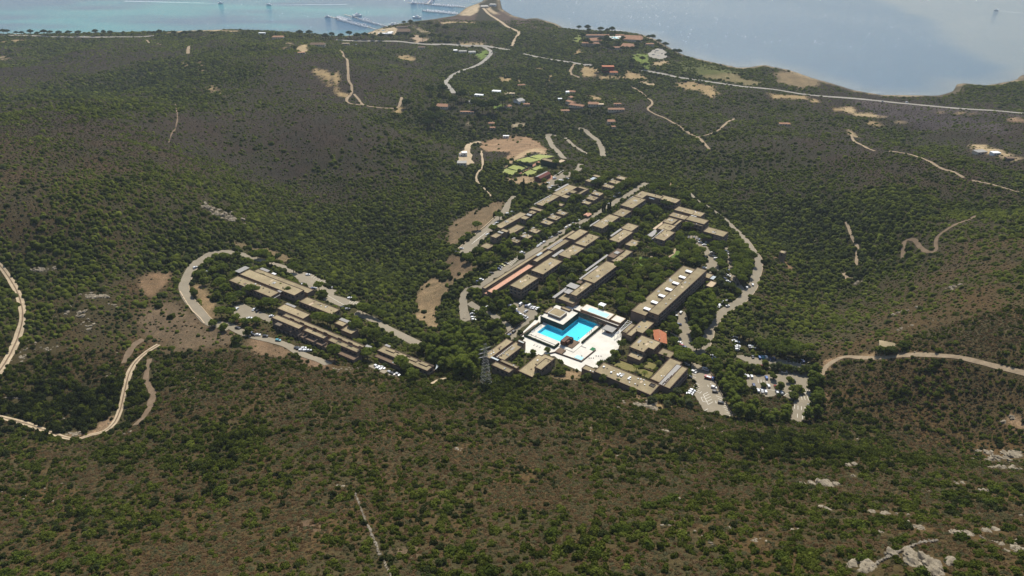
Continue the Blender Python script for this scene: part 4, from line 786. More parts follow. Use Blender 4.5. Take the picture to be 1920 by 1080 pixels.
b.add('B5', [(740,595),(880,632),(1112,490),(960,440)], 6.6, vents=2)
b.slab('B5', [(500,905),(545,920),(700,800),(650,780)], 5)
# --- bungalows
g_ = 'small flat-roofed bungalows above the resort street'
for f, pts, l in (('B6', [(1055,650),(1180,692),(1222,640),(1100,603)], 'bungalow at the lower end of the row, over a dark pergola'), ('B6', [(1205,570),(1360,612),(1432,562),(1290,520)], 'second bungalow up the row, wide and plain'), ('B5', [(95,475),(220,525),(318,472),(185,430)], 'third bungalow up the row with a white roof vent'), ('B5', [(290,325),(440,387),(528,330),(390,288)], 'fourth bungalow up the row with a grey sloping canopy'),
    ('B5', [(415,250),(560,306),(655,248),(510,198)], 'fifth bungalow up the row, facing the street trees'), ('B5', [(555,175),(695,222),(772,175),(640,130)], 'sixth bungalow up the row, near the orange awning'), ('B7', [(1100,715),(1190,768),(1252,720),(1130,678)], 'low bungalow beside the orange awning, lower of a close pair'), ('B7', [(1155,642),(1280,692),(1378,638),(1240,598)], 'upper bungalow of the close pair above the orange awning'),
    ('B8', [(270,385),(400,440),(455,385),(315,338)], 'bungalow with cream porch between the two close groups'), ('B8', [(440,258),(600,312),(657,265),(510,220)], 'bungalow over a salmon porch, front of the top group'), ('B8', [(555,190),(690,237),(752,185),(620,145)], 'middle bungalow of the top group of three'), ('B8', [(665,125),(830,168),(877,130),(740,80)], 'last bungalow at the top of the resort under the pines')):
    b = Bld('bungalow', l, 'bungalow', f, pts, random.uniform(4.0, 4.8), vents=3, win=1, group=g_)
    c = np.array(b.q); u = c.min(0); 
    e = np.array(b.q[0]); 
    b.root['category'] = 'bungalow'
    k = max(range(len(b.q)), key=lambda i: b.q[i][1] - 0.8*b.q[i][0]); cc = np.array(b.q[k]); MB().box((cc[0]-0.3, cc[1]+1.2, b.zr - 0.5), (4.2, 2.0, 0.2), GRID_AZ).build('canopy', M['roof_grey'], b.root, b.loc)
# --- terrace row along the west road
b = Bld('west_row', 'long narrow block along the west road with a sunken roof court', HB, 'B6', [(815,392),(900,455),(1305,190),(1215,150)], 5.2, vents=5)
b.add('B6', [(880,470),(990,507),(1032,475),(930,438)], 6.4).add('B6', [(725,570),(820,607),(895,540),(800,505)], 7, win=1).add('B6', [(970,497),(1085,537),(1285,410),(1150,362)], 4.6, vents=2).add('B6', [(1212,257),(1300,292),(1382,250),(1290,218)], 6.6, win=1)
b.slab('B6', [(835,490),(910,525),(945,500),(870,470)], 6.1).slab('B6', [(1310,200),(1385,225),(1425,205),(1340,175)], 5.6)
b = Bld('west_row', 'low tan-roofed annex at the bottom end of the west road car park', HB, 'B6', [(540,738),(690,792),(762,720),(650,675)], 4, vents=1)
b = Bld('west_row', 'pair of linked low roofs between the two upper west rows', HB, 'B6', [(1355,165),(1440,197),(1500,160),(1410,128)], 4.4, vents=1); b.add('B6', [(1370,100),(1440,130),(1600,150),(1605,110),(1420,75)], 4.2)
b = Bld('west_row', 'upper west row block with an open light court at its far end', HB, 'B7', [(320,745),(430,785),(715,605),(590,580)], 5.2, vents=6)
b.add('B7', [(605,575),(745,617),(1005,462),(860,405)], 5.7, vents=3).add('B7', [(735,620),(840,652),(892,610),(790,580)], 6.6).add('B7', [(870,545),(955,567),(1012,530),(920,505)], 6.4).add('B7', [(1022,576),(1050,595),(1197,492),(1165,470)], 5.3).add('B7', [(1020,465),(1165,505),(1197,490),(1060,438)], 5.4).add('B7', [(680,760),(740,786),(792,755),(722,725)], 3.4)
b.slab('B7', [(845,560),(905,582),(935,562),(870,545)], 5.2).slab('B7', [(275,745),(320,755),(600,590),(560,585)], 4.6).slab('B7', [(640,520),(670,530),(860,405),(830,392)], 4.8)
b = Bld('reception_block', 'dark brown block with pale blue glass roof near the tennis parking', HB, 'B7', [(1145,352),(1250,382),(1300,345),(1190,320)], 6); b.add('B7', [(1270,270),(1370,300),(1415,270),(1300,245)], 5.4).slab('B7', [(1215,325),(1300,345),(1350,310),(1280,285)], 5.8, 'roof_blue', name='glass_roof')
# --- eastern court group
g_ = 'flat-roofed blocks round the tree-filled court'
b = Bld('court_block', 'stepped block forming the north-west side of the tree-filled court', HB, 'C1', [(180,345),(360,397),(545,265),(372,215)], 8, vents=5, win=2, group=g_)
b.add('C1', [(380,215),(500,247),(560,205),(760,255),(800,215),(480,140)], 8.3, vents=6).add('C1', [(730,245),(975,327),(1047,270),(800,198)], 8.6, vents=1, win=2).slab('C1', [(595,240),(665,262),(675,250),(605,230)], 7, 'roof_blue')
b.slab('C1', [(150,365),(180,345),(370,215),(340,205)], 5)
b = Bld('court_block', 'smaller square block with three vents below the north-west court block', HB, 'C1', [(80,470),(202,527),(337,435),(190,385)], 7, vents=3, win=2, group=g_)
b = Bld('court_block', 'stepped long roof beside the street with a salmon porch at its lower end', HB, 'B8', [(290,920),(430,990),(747,782),(555,735)], 7, vents=6, win=1, group=g_); b.slab('B8', [(210,950),(235,958),(390,830),(370,820)], 4.5)
b = Bld('court_block', 'double block with a grey edge strip in the middle of the gardens', HB, 'C1', [(180,682),(352,722),(442,650),(295,597)], 6.2, vents=2, win=1, group=g_); b.add('C1', [(35,850),(152,887),(377,735),(200,692)], 6.8, vents=5, win=1).slab('C1', [(32,790),(55,800),(205,692),(172,680)], 6)
b = Bld('court_block', 'single-storey block with clipped corners beside a round pine', HB, 'C1', [(230,925),(405,950),(467,872),(350,838)], 4.4, vents=3, group=g_)
b = Bld('court_block', 'tall front block with grey side strip facing the garden lawn', HB, 'C1', [(665,822),(820,864),(967,740),(820,695)], 10, vents=4, win=2, group=g_)
b.slab('C1', [(612,835),(660,828),(822,700),(790,690)], 9).add('C1', [(690,695),(900,722),(982,650),(815,600)], 9, vents=3, win=1).add('C1', [(800,590),(930,628),(1010,555),(880,515)], 9, vents=3).add('C1', [(940,637),(970,652),(1072,570),(1035,558)], 8, win=2)
b.slab('C1', [(640,690),(690,695),(870,560),(830,550)], 6, 'sandstone').slab('C1', [(570,790),(650,800),(740,715),(660,695)], 5.2)
b.add('C1', [(880,500),(1112,557),(1177,505),(930,448)], 8.2, vents=4)
b = Bld('court_block', 'two-level block with a lower roof terrace over the inner car park', HB, 'C2', [(325,85),(580,152),(642,95),(382,30)], 9, win=2, group=g_); b.add('C2', [(308,105),(550,182),(578,155),(332,85)], 7, vents=2, win=2)
b = Bld('court_block', 'long plain roof at the back of the eastern court group', HB, 'C1', [(960,410),(1335,522),(1402,465),(1025,358)], 8.5, vents=6, group=g_); b.slab('C1', [(1195,495),(1275,515),(1290,505),(1210,485)], 8.0, 'white_paint')
b = Bld('court_block', 'easternmost block standing alone above the inner car park', HB, 'C2', [(565,242),(830,322),(905,262),(640,180)], 10, vents=3, win=2, group=g_)
# --- sports buildings
b = Bld('sports_hall', 'big dark green sided hall next to the tennis courts', 'hall', 'C3', [(1135,352),(1430,422),(1480,388),(1210,308)], 7.5, wall='dkgreen')
b.add('C3', [(1510,400),(1610,440),(1660,360),(1570,340)], 4.5, roof='sandstone')
b = Bld('club_house', 'red-walled club house with a curved grey and red roof by the courts', 'club house', 'C3', [(1030,755),(1150,800),(1310,660),(1190,615)], 4.5, wall='red_wall', roof='tile_brown', win=1)
q = b.q; L = [np.array(p) for p in q]; c = np.mean(L, 0)
i0 = 0 if np.linalg.norm(L[1]-L[0]) < np.linalg.norm(L[2]-L[1]) else 1
A, B_, C_, D_ = [L[(i0+k) % 4] for k in range(4)]; V = []; n = 8
for t in range(n+1):
    s = t/n; zz = b.zr + 0.1 + 1.5*math.sin(math.pi*s); V += [(*(A + (B_-A)*s), zz), (*(D_ + (C_-D_)*s), zz)]
F1 = [(2*t, 2*t+2, 2*t+3, 2*t+1) for t in range(n)]
for nm, rng, mt in (('roof_vault', range(0, 4), 'roof_grey'), ('roof_vault', range(4, n), 'red_wall')):
    link(nm, mesh(nm, [np.array(v) - b.loc for v in V], [F1[t] for t in rng], M[mt]), b.root)
# ------------------------------------------------------------------ pool and plaza
def pp(f, x, y, dz=0.0): return on_plane(*px(f, x, y), ZP + dz)
def slab_at(f, pts, z0, z1, name, mat, parent, loc, az=GRID_AZ):
    q = ccw(snap([pp(f, x, y, z1) for x, y in pts], az)); return MB().prism(q, ZP + z0, ZP + z1, True).build(name, M[mat], parent, loc), q
PL = (*pp('A7', 800, 700), ZP); pool = empty('swimming_pool', PL, 0, 'large L-shaped turquoise swimming pool sunk in the white plaza', 'swimming pool')
b = MB(); b.V = [(x, y, ZP + 0.02) for x, y in wq]; b.F = [tuple(range(len(wq)))]; b.build('water', M['pool'], pool, PL)
b = MB(); b.V = [(x, y, ZP - 1.8) for x, y in offset(wq, 0.1)]; b.F = [tuple(range(len(wq)))]; b.build('floor', M['pool_tile'], pool, PL)
MB().ring(offset(wq, 0.3), wq, ZP - 1.9, ZP + 0.2).build('basin_wall', M['pool_tile'], pool, PL)
MB().ring(offset(wq, 0.8), offset(wq, -0.05), ZP + 0.12, ZP + 0.40).build('coping', M['white'], pool, PL)
MB().ring(offset(wq, 5.2), offset(wq, 0.79), ZP - 0.1, ZP + 0.36).build('pool_deck', M['white'], pool, PL)
for k in range(9):           # sun loungers on the west deck
    t = (k + 0.5)/9; a, c = pp('A7', 340, 590), pp('A7', 170, 730); p = (a[0] + (c[0]-a[0])*t, a[1] + (c[1]-a[1])*t)
    lo = empty('sun_lounger', (*p, ZP + 0.36), GRID_AZ - math.pi/2, ('first','second','third','fourth','fifth','sixth','seventh','eighth','last')[k] + ' white sun lounger along the west pool deck, counted towards the viewer', 'sun lounger', 'white sun loungers along the west pool deck')
    MB().box((0,0,0.32),(1.3,0.65,0.08)).build('seat', M['white_paint'], lo); MB().box((-0.75,0,0.5),(0.5,0.65,0.08)).build('backrest', M['white_paint'], lo)
    for sx in (-0.5, 0.5): MB().box((sx,0,0.14),(0.06,0.6,0.28)).build('leg', M['white_paint'], lo)
def hedge(f, pts, h, wd, name, label, cat, mat='hedge', z=0.0, sn=True):
    P = [pp(f, x, y, z + h) for x, y in pts]; P = snap_open(P, GRID_AZ) if sn else P; b = MB(); L0 = (*P[0], ZP + z)
    for i in range(len(P)-1):
        a, c = np.array(P[i]), np.array(P[i+1]); L = np.linalg.norm(c-a); m = max(1, int(L/1.6))
        for k in range(m):
            q = a + (c-a)*((k+0.5)/m); b.box((q[0], q[1], ZP + z + h/2 - 0.1*(i % 2) + (random.uniform(-0.1, 0.1) if mat == 'hedge' else 0)), (L/m + (0.05 if k < m-1 else wd*0.9), wd*(random.uniform(0.9, 1.1) if mat == 'hedge' else 1), h), math.atan2(c[1]-a[1], c[0]-a[0]))
    o = b.build(name, M[mat], None, L0); o.location = L0; return tag(o, label, cat)
hedge('A7', [(350,515),(50,760),(600,965),(655,915)], 1.5, 1.2, 'hedge', 'dark clipped hedge wrapping the west and front sides of the pool deck', 'hedge')
hedge('A7', [(1480,560),(1105,890)], 1.5, 1.3, 'hedge', 'dark clipped hedge along the east side of the pool deck', 'hedge')
hedge('A7', [(10,740),(300,525)], 0.8, 0.5, 'low_wall', 'pale low wall outside the west hedge of the pool', 'wall', 'sandstone')
hedge('A6', [(745,195),(1000,-10)], 0.9, 0.5, 'low_wall', 'brown low wall beside the pool car park ramp', 'wall', 'parapet')
UP = Bld('pool_terrace_building', 'raised white roof terrace with square tan pavilion over the pool', 'pavilion', 'A7', [(325,432),(750,582),(1045,352),(600,215)], 4.6, zg=ZP, roof='white', cap='hedge', wall='dkgreen', rim=0.15)
UP.add('A7', [(462,362),(690,442),(820,345),(590,265)], 6.8, cap='white', rim=0.2).add('A7', [(390,345),(455,368),(580,270),(520,250)], 5.2)
UP.add('A7', [(690,265),(860,330),(905,298),(745,245)], 5.4)
EW = Bld('raised_walkway', 'long raised white walkway between the pool and the paddling pool terrace', 'walkway', 'A7', [(1045,345),(1760,612),(1800,575),(935,285)], 4.5, zg=ZP, roof='white', wall='wall', rim=0.4)
a, c = np.array(EW.q[0]), np.array(EW.q[1])
for k in range(5):
    p = on_plane(*px('A7', 1145 + k*95, 432 + k*42), ZP + 2.6)
    MB().box((p[0], p[1], ZP + 2.4), (3.2, 0.3, 1.7), GRID_AZ - math.pi/2).build('opening', M['tile_brown'], EW.root, EW.loc)
KT = Bld('paddling_pool_terrace', 'pale upper terrace holding the shallow rectangular paddling pool', 'terrace', 'A7', [(1065,292),(1560,472),(1690,412),(1195,185)], 4.2, zg=ZP, roof='white', cap='sandstone', rim=0.12)
kq = ccw(snap([on_plane(*px('A7', x, y), KT.zr + 0.2) for x, y in ((1180,322),(1540,447),(1602,388),(1248,262))], GRID_AZ))
MB().prism(kq, KT.zr - 0.1, KT.zr + 0.16).build('water', M['pool_pale'], KT.root, KT.loc); MB().ring(offset(kq, 0.5), offset(kq, -0.04), KT.zr, KT.zr + 0.24).build('coping', M['white'], KT.root, KT.loc)
KT.add('B1', [(40,340),(190,418),(300,345),(160,280)], 4.0, roof='white', cap='sandstone', rim=0.1)
def pavilion(name, label, cat, f, pts, h, mat, base=0.0, post='wood'):
    q = ccw(snap([pp(f, x, y, base + h) for x, y in pts], GRID_AZ)); c = np.mean(q, 0); L0 = (*c, ZP + base); rt = empty(name, L0, 0, label, cat)
    b = MB(); n = len(q); b.V = [(x, y, ZP + base + h) for x, y in q] + [(c[0], c[1], ZP + base + h + 0.5)] + [(x, y, ZP + base + h - 0.2) for x, y in q]; b.F = [(i, (i+1) % n, n) for i in range(n)] + [(i, n+1+i, n+1+(i+1) % n, (i+1) % n) for i in range(n)] + [tuple(range(2*n, n, -1))]; b.build('roof', M[mat], rt, L0)
    for p in offset(q, -0.4): MB().box((p[0], p[1], ZP + base + (h-0.2)/2), (0.2, 0.2, h - 0.2), GRID_AZ).build('post', M[post], rt, L0)
    return rt, q
rt, q = pavilion('gazebo', 'grey-roofed open gazebo on the east side of the white plaza', 'gazebo', 'A7', [(1468,650),(1640,718),(1757,635),(1545,560)], 3.2, 'roof_grey')
MB().box((*np.mean(q, 0), ZP + 0.7), (5, 3, 1.2), GRID_AZ).build('counter', M['darkwood'], rt, (*np.mean(q, 0), ZP))
pavilion('gazebo', 'white square canopy beside the paddling pool', 'gazebo', 'A7', [(1390,200),(1480,242),(1542,208),(1450,155)], 3.2, 'white_paint', 4.2, 'white_paint')
# pool bar: dark timber tower and platform at the pool's near corner
BR = (*pp('A7', 880, 900), ZP); bar = empty('pool_bar', BR, 0, 'dark brown timber pool bar on the near corner of the pool', 'bar')
slab_at('A7', [(700,935),(920,1000),(1055,890),(850,820)], 0.0, 0.9, 'platform', 'tile_brown', bar, BR)
slab_at('A7', [(700,870),(775,900),(870,800),(810,765)], 0.9, 4.2, 'tower', 'darkwood', bar, BR); slab_at('A7', [(775,880),(830,900),(870,860),(815,840)], 0.9, 3.4, 'side_wall', 'darkwood', bar, BR)
slab_at('A7', [(850,830),(900,850),(935,815),(885,795)], 0.9, 3.9, 'tower', 'black', bar, BR)
for x, y in ((1015,875),(915,985),(1045,890)):
    p = pp('A7', x, y, 1); MB().bar((*p, ZP + 0.8), (*p, ZP + 3.2), 0.08).build('post', M['darkwood'], bar, BR)
# things on the plaza
def thing_slab(f, pts, z0, z1, name, mat, label, cat):
    q = ccw(snap([pp(f, x, y, z1) for x, y in pts], GRID_AZ)); L0 = (*np.mean(q, 0), ZP + z0); o = MB().prism(q, ZP + z0, ZP + z1, True).build(name, M[mat], None, L0); o.location = L0; return tag(o, label, cat)
thing_slab('A7', [(1230,1030),(1290,1062),(1348,1015),(1288,990)], 0.02, 0.10, 'play_mat', 'mat_green', 'bright green mat on the white plaza near the planter', 'mat')
for i, (x, y) in enumerate(((210,950),(265,970),(317,990))):
    thing_slab('A7', [(x-20,y+10),(x-6,y+16),(x+20,y-8),(x+6,y-14)], 0.01, 0.12, 'floor_grille', 'roof_grey', ('left', 'middle', 'right')[i] + ' grey floor grille of three below the pool hedge', 'grille')
thing_slab('A7', [(1050,968),(1160,1008),(1180,1000),(1075,960)], 0.01, 0.14, 'bench', 'roof_grey', 'long grey bench slab on the plaza beside the pool bar', 'bench')
for i, (x, y) in enumerate(((215,95),(248,95),(285,95),(400,125),(430,126),(460,127),(490,128),(95,60),(330,60),(370,62),(410,64))):
    p = pp('A8', x, y, 0.3); o = MB().bar((0,0,0),(0,0,0.5),0.45,8,0.35).build('bollard_light', M['roof_grey']); o.location = (*p, ZP); tag(o, ('first','second','third','fourth','fifth','sixth','seventh','eighth','ninth','tenth','eleventh')[i] + ' small grey bollard in the rows on the lower white plaza', 'bollard', 'grey bollards on the lower plaza')
pl_ = empty('planter', (*pp('Z3', 1150, 650), ZP), 0, 'brown walled sunken planter and small basin below the pool bar', 'planter'); Lp = (*pp('Z3', 1150, 650), ZP)
slab_at('Z3', [(1085,640),(1150,665),(1195,630),(1130,600)], 0, 0.9, 'bed', 'tile_brown', pl_, Lp)
bx = MB()
for a, c in (((1030,655),(1100,640)),((1090,645),(1350,738)),((1350,738),(1495,620))):
    A_, C_ = np.array(pp('Z3', *a, 1)), np.array(pp('Z3', *c, 1)); bx.box((*(A_+C_)/2, ZP + 0.45 + 0.02*a[0]/1000), (np.linalg.norm(C_-A_), 0.5, 0.9), math.atan2(*(C_-A_)[::-1]))
bx.build('planter_wall', M['parapet'], pl_, Lp); slab_at('Z3', [(1280,702),(1348,728),(1376,704),(1305,678)], 0, 0.35, 'basin', 'pool_pale', pl_, Lp)
pg = empty('pergola', (*pp('B1', 170, 560), ZP), 0, 'open white lattice pergola between plaza and entrance wing', 'pergola'); Lg = (*pp('B1', 170, 560), ZP)
for k in range(9):
    t = k/8; a = np.array(pp('B1', 110 + 225*t, 620 - 250*t, 3)); c = np.array(pp('B1', 215 + 190*t, 560 - 165*t - 0*t, 3)); MB().bar((*a, ZP + 3), (*c, ZP + 3), 0.14).build('rafter', M['white_paint'], pg, Lg)
    if k % 2 == 0:
        for q_ in (a, c): MB().bar((*q_, ZP), (*q_, ZP + 3), 0.13).build('post', M['white_paint'], pg, Lg)
for s_ in (0, 1):
    a = np.array(pp('B1', 110 + 105*s_, 620 - 60*s_, 3)); c = np.array(pp('B1', 335 + 70*s_, 370 + 25*s_, 3)); MB().bar((*a, ZP + 3.15), (*c, ZP + 3.15), 0.15).build('beam', M['white_paint'], pg, Lg)
# windscreens and fences of the courts
for k, (pts, l) in enumerate((([(540,392),(835,520)], 'tall dark green windscreen at the head of the front left court'), ([(650,392),(945,470)], 'tall dark green windscreen at the foot of the back court'))):
    z = COURT[0][2][0]; P = [spot('C3', x, y, 3.0) for x, y in pts]; L0 = P[0]; zb = hz(*P[0][:2]); a, c = np.array(P[0][:2]), np.array(P[1][:2]); L = np.linalg.norm(c-a); rt = empty('windscreen', (*a, zb), 0, l, 'screen')
    m = 6
    for i in range(m):
        p = a + (c-a)*((i+0.5)/m); MB().box((p[0], p[1], zb + 1.7), (L/m - 0.1, 0.12, 3.2), math.atan2(*(c-a)[::-1])).build('panel', M['dkgreen'], rt, (*a, zb))
for k, (co, l) in enumerate(zip(COURT, ('front left', 'front right', 'back'))):
    q, pl = co[1], co[2]; zf = lambda p: pl[0] + pl[1]*p[0] + pl[2]*p[1]; c = np.mean(q, 0); L0 = (*c, zf(c)); rt = empty('court_fence', L0, 0, 'see-through wire fence round the %s tennis court' % l, 'fence'); qo = offset(q, 0.6)
    for i in range(4):
        a, e = np.array(qo[i]), np.array(qo[(i+1) % 4]); m = max(3, int(np.linalg.norm(e-a)/6))
        for j in range(m):
            p = a + (e-a)*j/m; MB().bar((*p, zf(p)), (*p, zf(p) + 3), 0.06).build('post', M['dkgreen'], rt, L0)
        MB().bar((*a, zf(a) + 3), (*e, zf(e) + 3), 0.05).build('rail', M['dkgreen'], rt, L0); MB().bar((*a, zf(a) + 0.6), (*e, zf(e) + 0.4), 0.14).build('base_board', M['dkgreen'], rt, L0)
    a, e = (np.array(q[0])+np.array(q[1]))/2, (np.array(q[2])+np.array(q[3]))/2
    if np.linalg.norm(a-e) > np.linalg.norm(np.array(q[1])-np.array(q[0])): a, e = (np.array(q[1])+np.array(q[2]))/2, (np.array(q[3])+np.array(q[0]))/2
    MB().box((*(a+e)/2, zf((a+e)/2) + 0.5), (np.linalg.norm(a-e)*0.8, 0.08, 0.95), math.atan2(*(e-a)[::-1])).build('net', M['dkgreen'], rt, L0)
    bl = MB(); qi = [np.array(p) for p in offset(q, -4)]
    for i in range(4):
        A_, C_ = qi[i], qi[(i+1) % 4]; bl.box((*(A_+C_)/2, zf((A_+C_)/2) + 0.05 + 0.004*i), (np.linalg.norm(C_-A_), 0.14, 0.02), math.atan2(*(C_-A_)[::-1]))
    bl.build('court_lines', M['paint'], rt, L0)
# walls beside roads
def roadwall(f, pts, h, wd, label, mat='sandstone', name='low_wall'):
    P = [spot(f, x, y) for x, y in pts]; b = MB(); L0 = P[0]
    for i in range(len(P)-1):
        a, c = np.array(P[i]), np.array(P[i+1]); L = np.linalg.norm((c-a)[:2]); m = max(1, int(L/5))
        for k in range(m):
            q = a + (c-a)*((k+0.5)/m); z = hz(q[0], q[1]); b.box((q[0], q[1], z + h/2 - 0.4), (L/m + 0.08, wd, h + 0.8), math.atan2(c[1]-a[1], c[0]-a[0]))
    o = b.build(name, M[mat], None, L0); o.location = L0; tag(o, label, 'wall')
roadwall('B6', [(160,790),(240,718),(430,558),(620,405),(800,240)], 0.7, 0.7, 'pale stone wall along the outer edge of the west road car park')
roadwall('Z1', [(68,410),(90,450),(120,500),(160,555),(215,605),(245,645)], 0.6, 0.8, 'pale stone wall on the outside of the western loop road')
roadwall('C7', [(435,400),(750,1030)], 1.0, 0.5, 'straight brown retaining wall down the right edge of the hotel car park', 'wood')
roadwall('A8', [(715,130),(1280,337)], 1.0, 0.4, 'brown wall along the back of the courtyard lawn', 'parapet')
roadwall('A6', [(20,745),(190,650)], 0.9, 0.5, 'brown garden wall behind the lattice pylon', 'parapet')
roadwall('C3', [(1390,760),(1640,600)], 0.9, 0.5, 'pale wall beside the ramp down to the tennis parking', 'white')
roadwall('Z3', [(590,470),(770,345)], 0.9, 0.4, 'dark wall along the ramp below the pool car park', 'parapet')
# ------------------------------------------------------------------ trees
def blob(b, c, r, n, rg, leaf=0.42, squash=1.0, core=0.9):
    c = np.array(c, float); k = len(b.V)
    bm = bmesh.new(); bmesh.ops.create_icosphere(bm, subdivisions=1, radius=1.0)
    vs = [np.array(v.co) for v in bm.verts]; fs = [[v.index for v in f.verts] for f in bm.faces]; bm.free()
    for v in vs: b.V.append(tuple(c + v*np.array((r, r, r*squash))*core*rg.uniform(0.85, 1.1)))
    b.F += [tuple(k + i for i in f) for f in fs]
    for _ in range(n):
        d = rg.normal(size=3); d[2] = abs(d[2])*1.1 - 0.35; d /= np.linalg.norm(d); p = c + d*np.array((r, r, r*squash))*rg.uniform(0.84, 1.06)
        nrm = d + rg.normal(size=3)*0.36 + np.array((0,0,0.25)); nrm /= np.linalg.norm(nrm); a = np.cross(nrm, rg.normal(size=3)); a /= np.linalg.norm(a)+1e-9; e = np.cross(nrm, a)
        s = leaf*rg.uniform(0.6, 1.25); q = len(b.V)
        b.V += [tuple(p + s*(a*math.cos(t)*1.15 + e*math.sin(t)*0.8) + nrm*s*0.18*((i % 2)*2-1)) for i, t in enumerate((0.3, 1.9, 3.4, 5.0))]; b.F.append((q, q+1, q+2, q+3))
def make_tree(kind, seed):
    rg = np.random.default_rng(seed); cr = MB(); tr = MB()
    if kind == 'stone_pine':          # R 5, H 9
        top = 6.6; tr.bar((0,0,-0.8),(0.2,0.1,4.8),0.34,6,0.24)
        for i in range(6):
            t = i*2*math.pi/6 + rg.uniform(-.3,.3); R = rg.uniform(2.2,3.2); p = (R*math.cos(t), R*math.sin(t), top + rg.uniform(-.5,.4)); tr.bar((0.2,0.1,4.5), p, 0.16, 4, 0.07); blob(cr, p, rg.uniform(1.9,2.5), 46, rg, 0.62, 0.62)
        blob(cr, (0,0,top+0.8), 2.7, 60, rg, 0.62, 0.6)
    elif kind == 'pine_tree':         # H 13, R 4
        tr.bar((0,0,-0.8),(0,0.1,10.5),0.32,6,0.12)
        for i in range(13):
            z = 3.2 + i*0.62 + rg.uniform(-.3,.3); R = 2.9*math.sqrt(max(0.05, 1 - ((z-6)/6.6)**2))*rg.uniform(0.5,1.05); t = i*2.4 + rg.uniform(-.4,.4); p = (R*math.cos(t), R*math.sin(t), z); tr.bar((0,0.05,z-0.5), p, 0.09, 4, 0.04); blob(cr, p, rg.uniform(1.4,2.0), 30, rg, 0.5, 0.75)
        blob(cr, (0,0.1,11.2), 1.5, 30, rg, 0.5, 0.8)
    elif kind == 'broadleaf_tree':    # R 3.6, H 6.4
        tr.bar((0,0,-0.8),(0.1,0,3.0),0.26,6,0.18)
        for i in range(9):
            t = i*2.4; R = rg.uniform(0.9,2.4); p = (R*math.cos(t), R*math.sin(t), rg.uniform(2.2,4.6)); tr.bar((0.1,0,2.2), p, 0.11, 4, 0.05); blob(cr, p, rg.uniform(1.3,1.9), 36, rg, 0.5, 0.85)
        blob(cr, (0,0,4.9), 1.6, 36, rg, 0.5, 0.8)
    elif kind == 'cypress_tree':      # H 11, R 1.2
        tr.bar((0,0,-0.6),(0,0,9),0.2,6,0.05)
        for i in range(10):
            z = 1.2 + i*0.98; R = 1.15*math.sin(math.pi*min(1, (i+1.6)/11.2))**0.8; blob(cr, (rg.uniform(-.12,.12), rg.uniform(-.12,.12), z), max(R, 0.35), 24, rg, 0.3, 1.1)
    else:                             # palm
        tr.bar((0,0,-0.4),(0.1,0,3.2),0.2,6,0.17)
        for i in range(11):
            t = i*2*math.pi/11; d = np.array((math.cos(t), math.sin(t), 0)); P = [np.array((0.1,0,3.3)) + d*s*2.3 + np.array((0,0,0.9*s - 1.9*s*s)) for s in (0, .35, .7, 1.0)]; nv = np.array((-d[1], d[0], 0)); q = len(cr.V)
            for j, p in enumerate(P):
                wd = (0.1, 0.34, 0.28, 0.04)[j]; cr.V += [tuple(p + nv*wd), tuple(p - nv*wd)]
            cr.F += [(q+2*j, q+2*j+1, q+2*j+3, q+2*j+2) for j in range(3)]
    return mesh('crown', cr.V, cr.F), mesh('trunk', tr.V, tr.F, M['bark'])
TREES = {}; 
def tree_meshes(kind, mat):
    k = (kind, mat)
    if k not in TREES:
        TREES[k] = []
        for s in range(3):
            c, t = make_tree(kind, hash(kind) % 1000 + s if False else {'stone_pine':10,'pine_tree':20,'broadleaf_tree':30,'cypress_tree':40,'palm_tree':50}[kind] + s); c.materials.append(M[mat]); TREES[k].append((c, t))
    return TREES[k]
HT = {'stone_pine':6.6,'pine_tree':7.5,'broadleaf_tree':3.9,'cypress_tree':5.0,'palm_tree':3.0}
BASE_R = {'stone_pine':5.0,'pine_tree':4.0,'broadleaf_tree':3.6,'cypress_tree':1.2,'palm_tree':2.3}
TREE_AT = []; TREE_LOG = {}
def plant(kind, p, r, label, group, mat, stretch=1.0):
    r *= 1.12 if kind != 'cypress_tree' else 1.0; s = r / BASE_R[kind]; c, t = random.choice(tree_meshes(kind, mat)); z = hz(p[0], p[1])
    rt = empty(kind, (p[0], p[1], z - 0.1), random.uniform(0, 6.28), label, 'tree', group); rt.scale = (s, s, s*stretch)
    link('crown', c, rt); link('trunk', t, rt); TREE_AT.append((p[0], p[1], r)); CLEAR.append(('poly', [(p[0]+r*0.45*math.cos(k), p[1]+r*0.45*math.sin(k)) for k in (0,1.05,2.1,3.14,4.2,5.2)])); return rt
ORD = ['first','second','third','fourth','fifth','sixth','seventh','eighth','ninth','tenth','eleventh','twelfth','thirteenth','fourteenth','fifteenth','sixteenth','seventeenth','eighteenth','nineteenth','twentieth']
def ordinal(i):
    if i < 20: return ORD[i]
    n = i + 1; tens = {20:'twenty',30:'thirty',40:'forty',50:'fifty'}[n//10*10]; return (tens + '-' + ORD[n % 10 - 1]) if n % 10 else {'twenty':'twentieth','thirty':'thirtieth','forty':'fortieth','fifty':'fiftieth'}[tens]
def grove(kind, mats, where, what, pts3, rs, group=None, stretch=(0.9, 1.15)):
    """pts3: list of ground points; labelled left to right as seen in the photo"""
    pts3 = sorted(pts3, key=lambda p: p[0]/p[1]); n = len(pts3)
    for i, p in enumerate(pts3):
        lab = '%s %s from the left %s' % (ordinal(i), what, where) if n > 1 else '%s %s' % (what, where)
        plant(kind, p, random.uniform(*rs), lab, group or '%ss %s' % (kind.replace('_', ' '), where), random.choice(mats), random.uniform(*stretch))
def pick(f, pts, kind, r=None):
    return [spot(f, x, y, HT[kind]*((r or BASE_R[kind])/BASE_R[kind])*0.85)[:2] for x, y in pts]
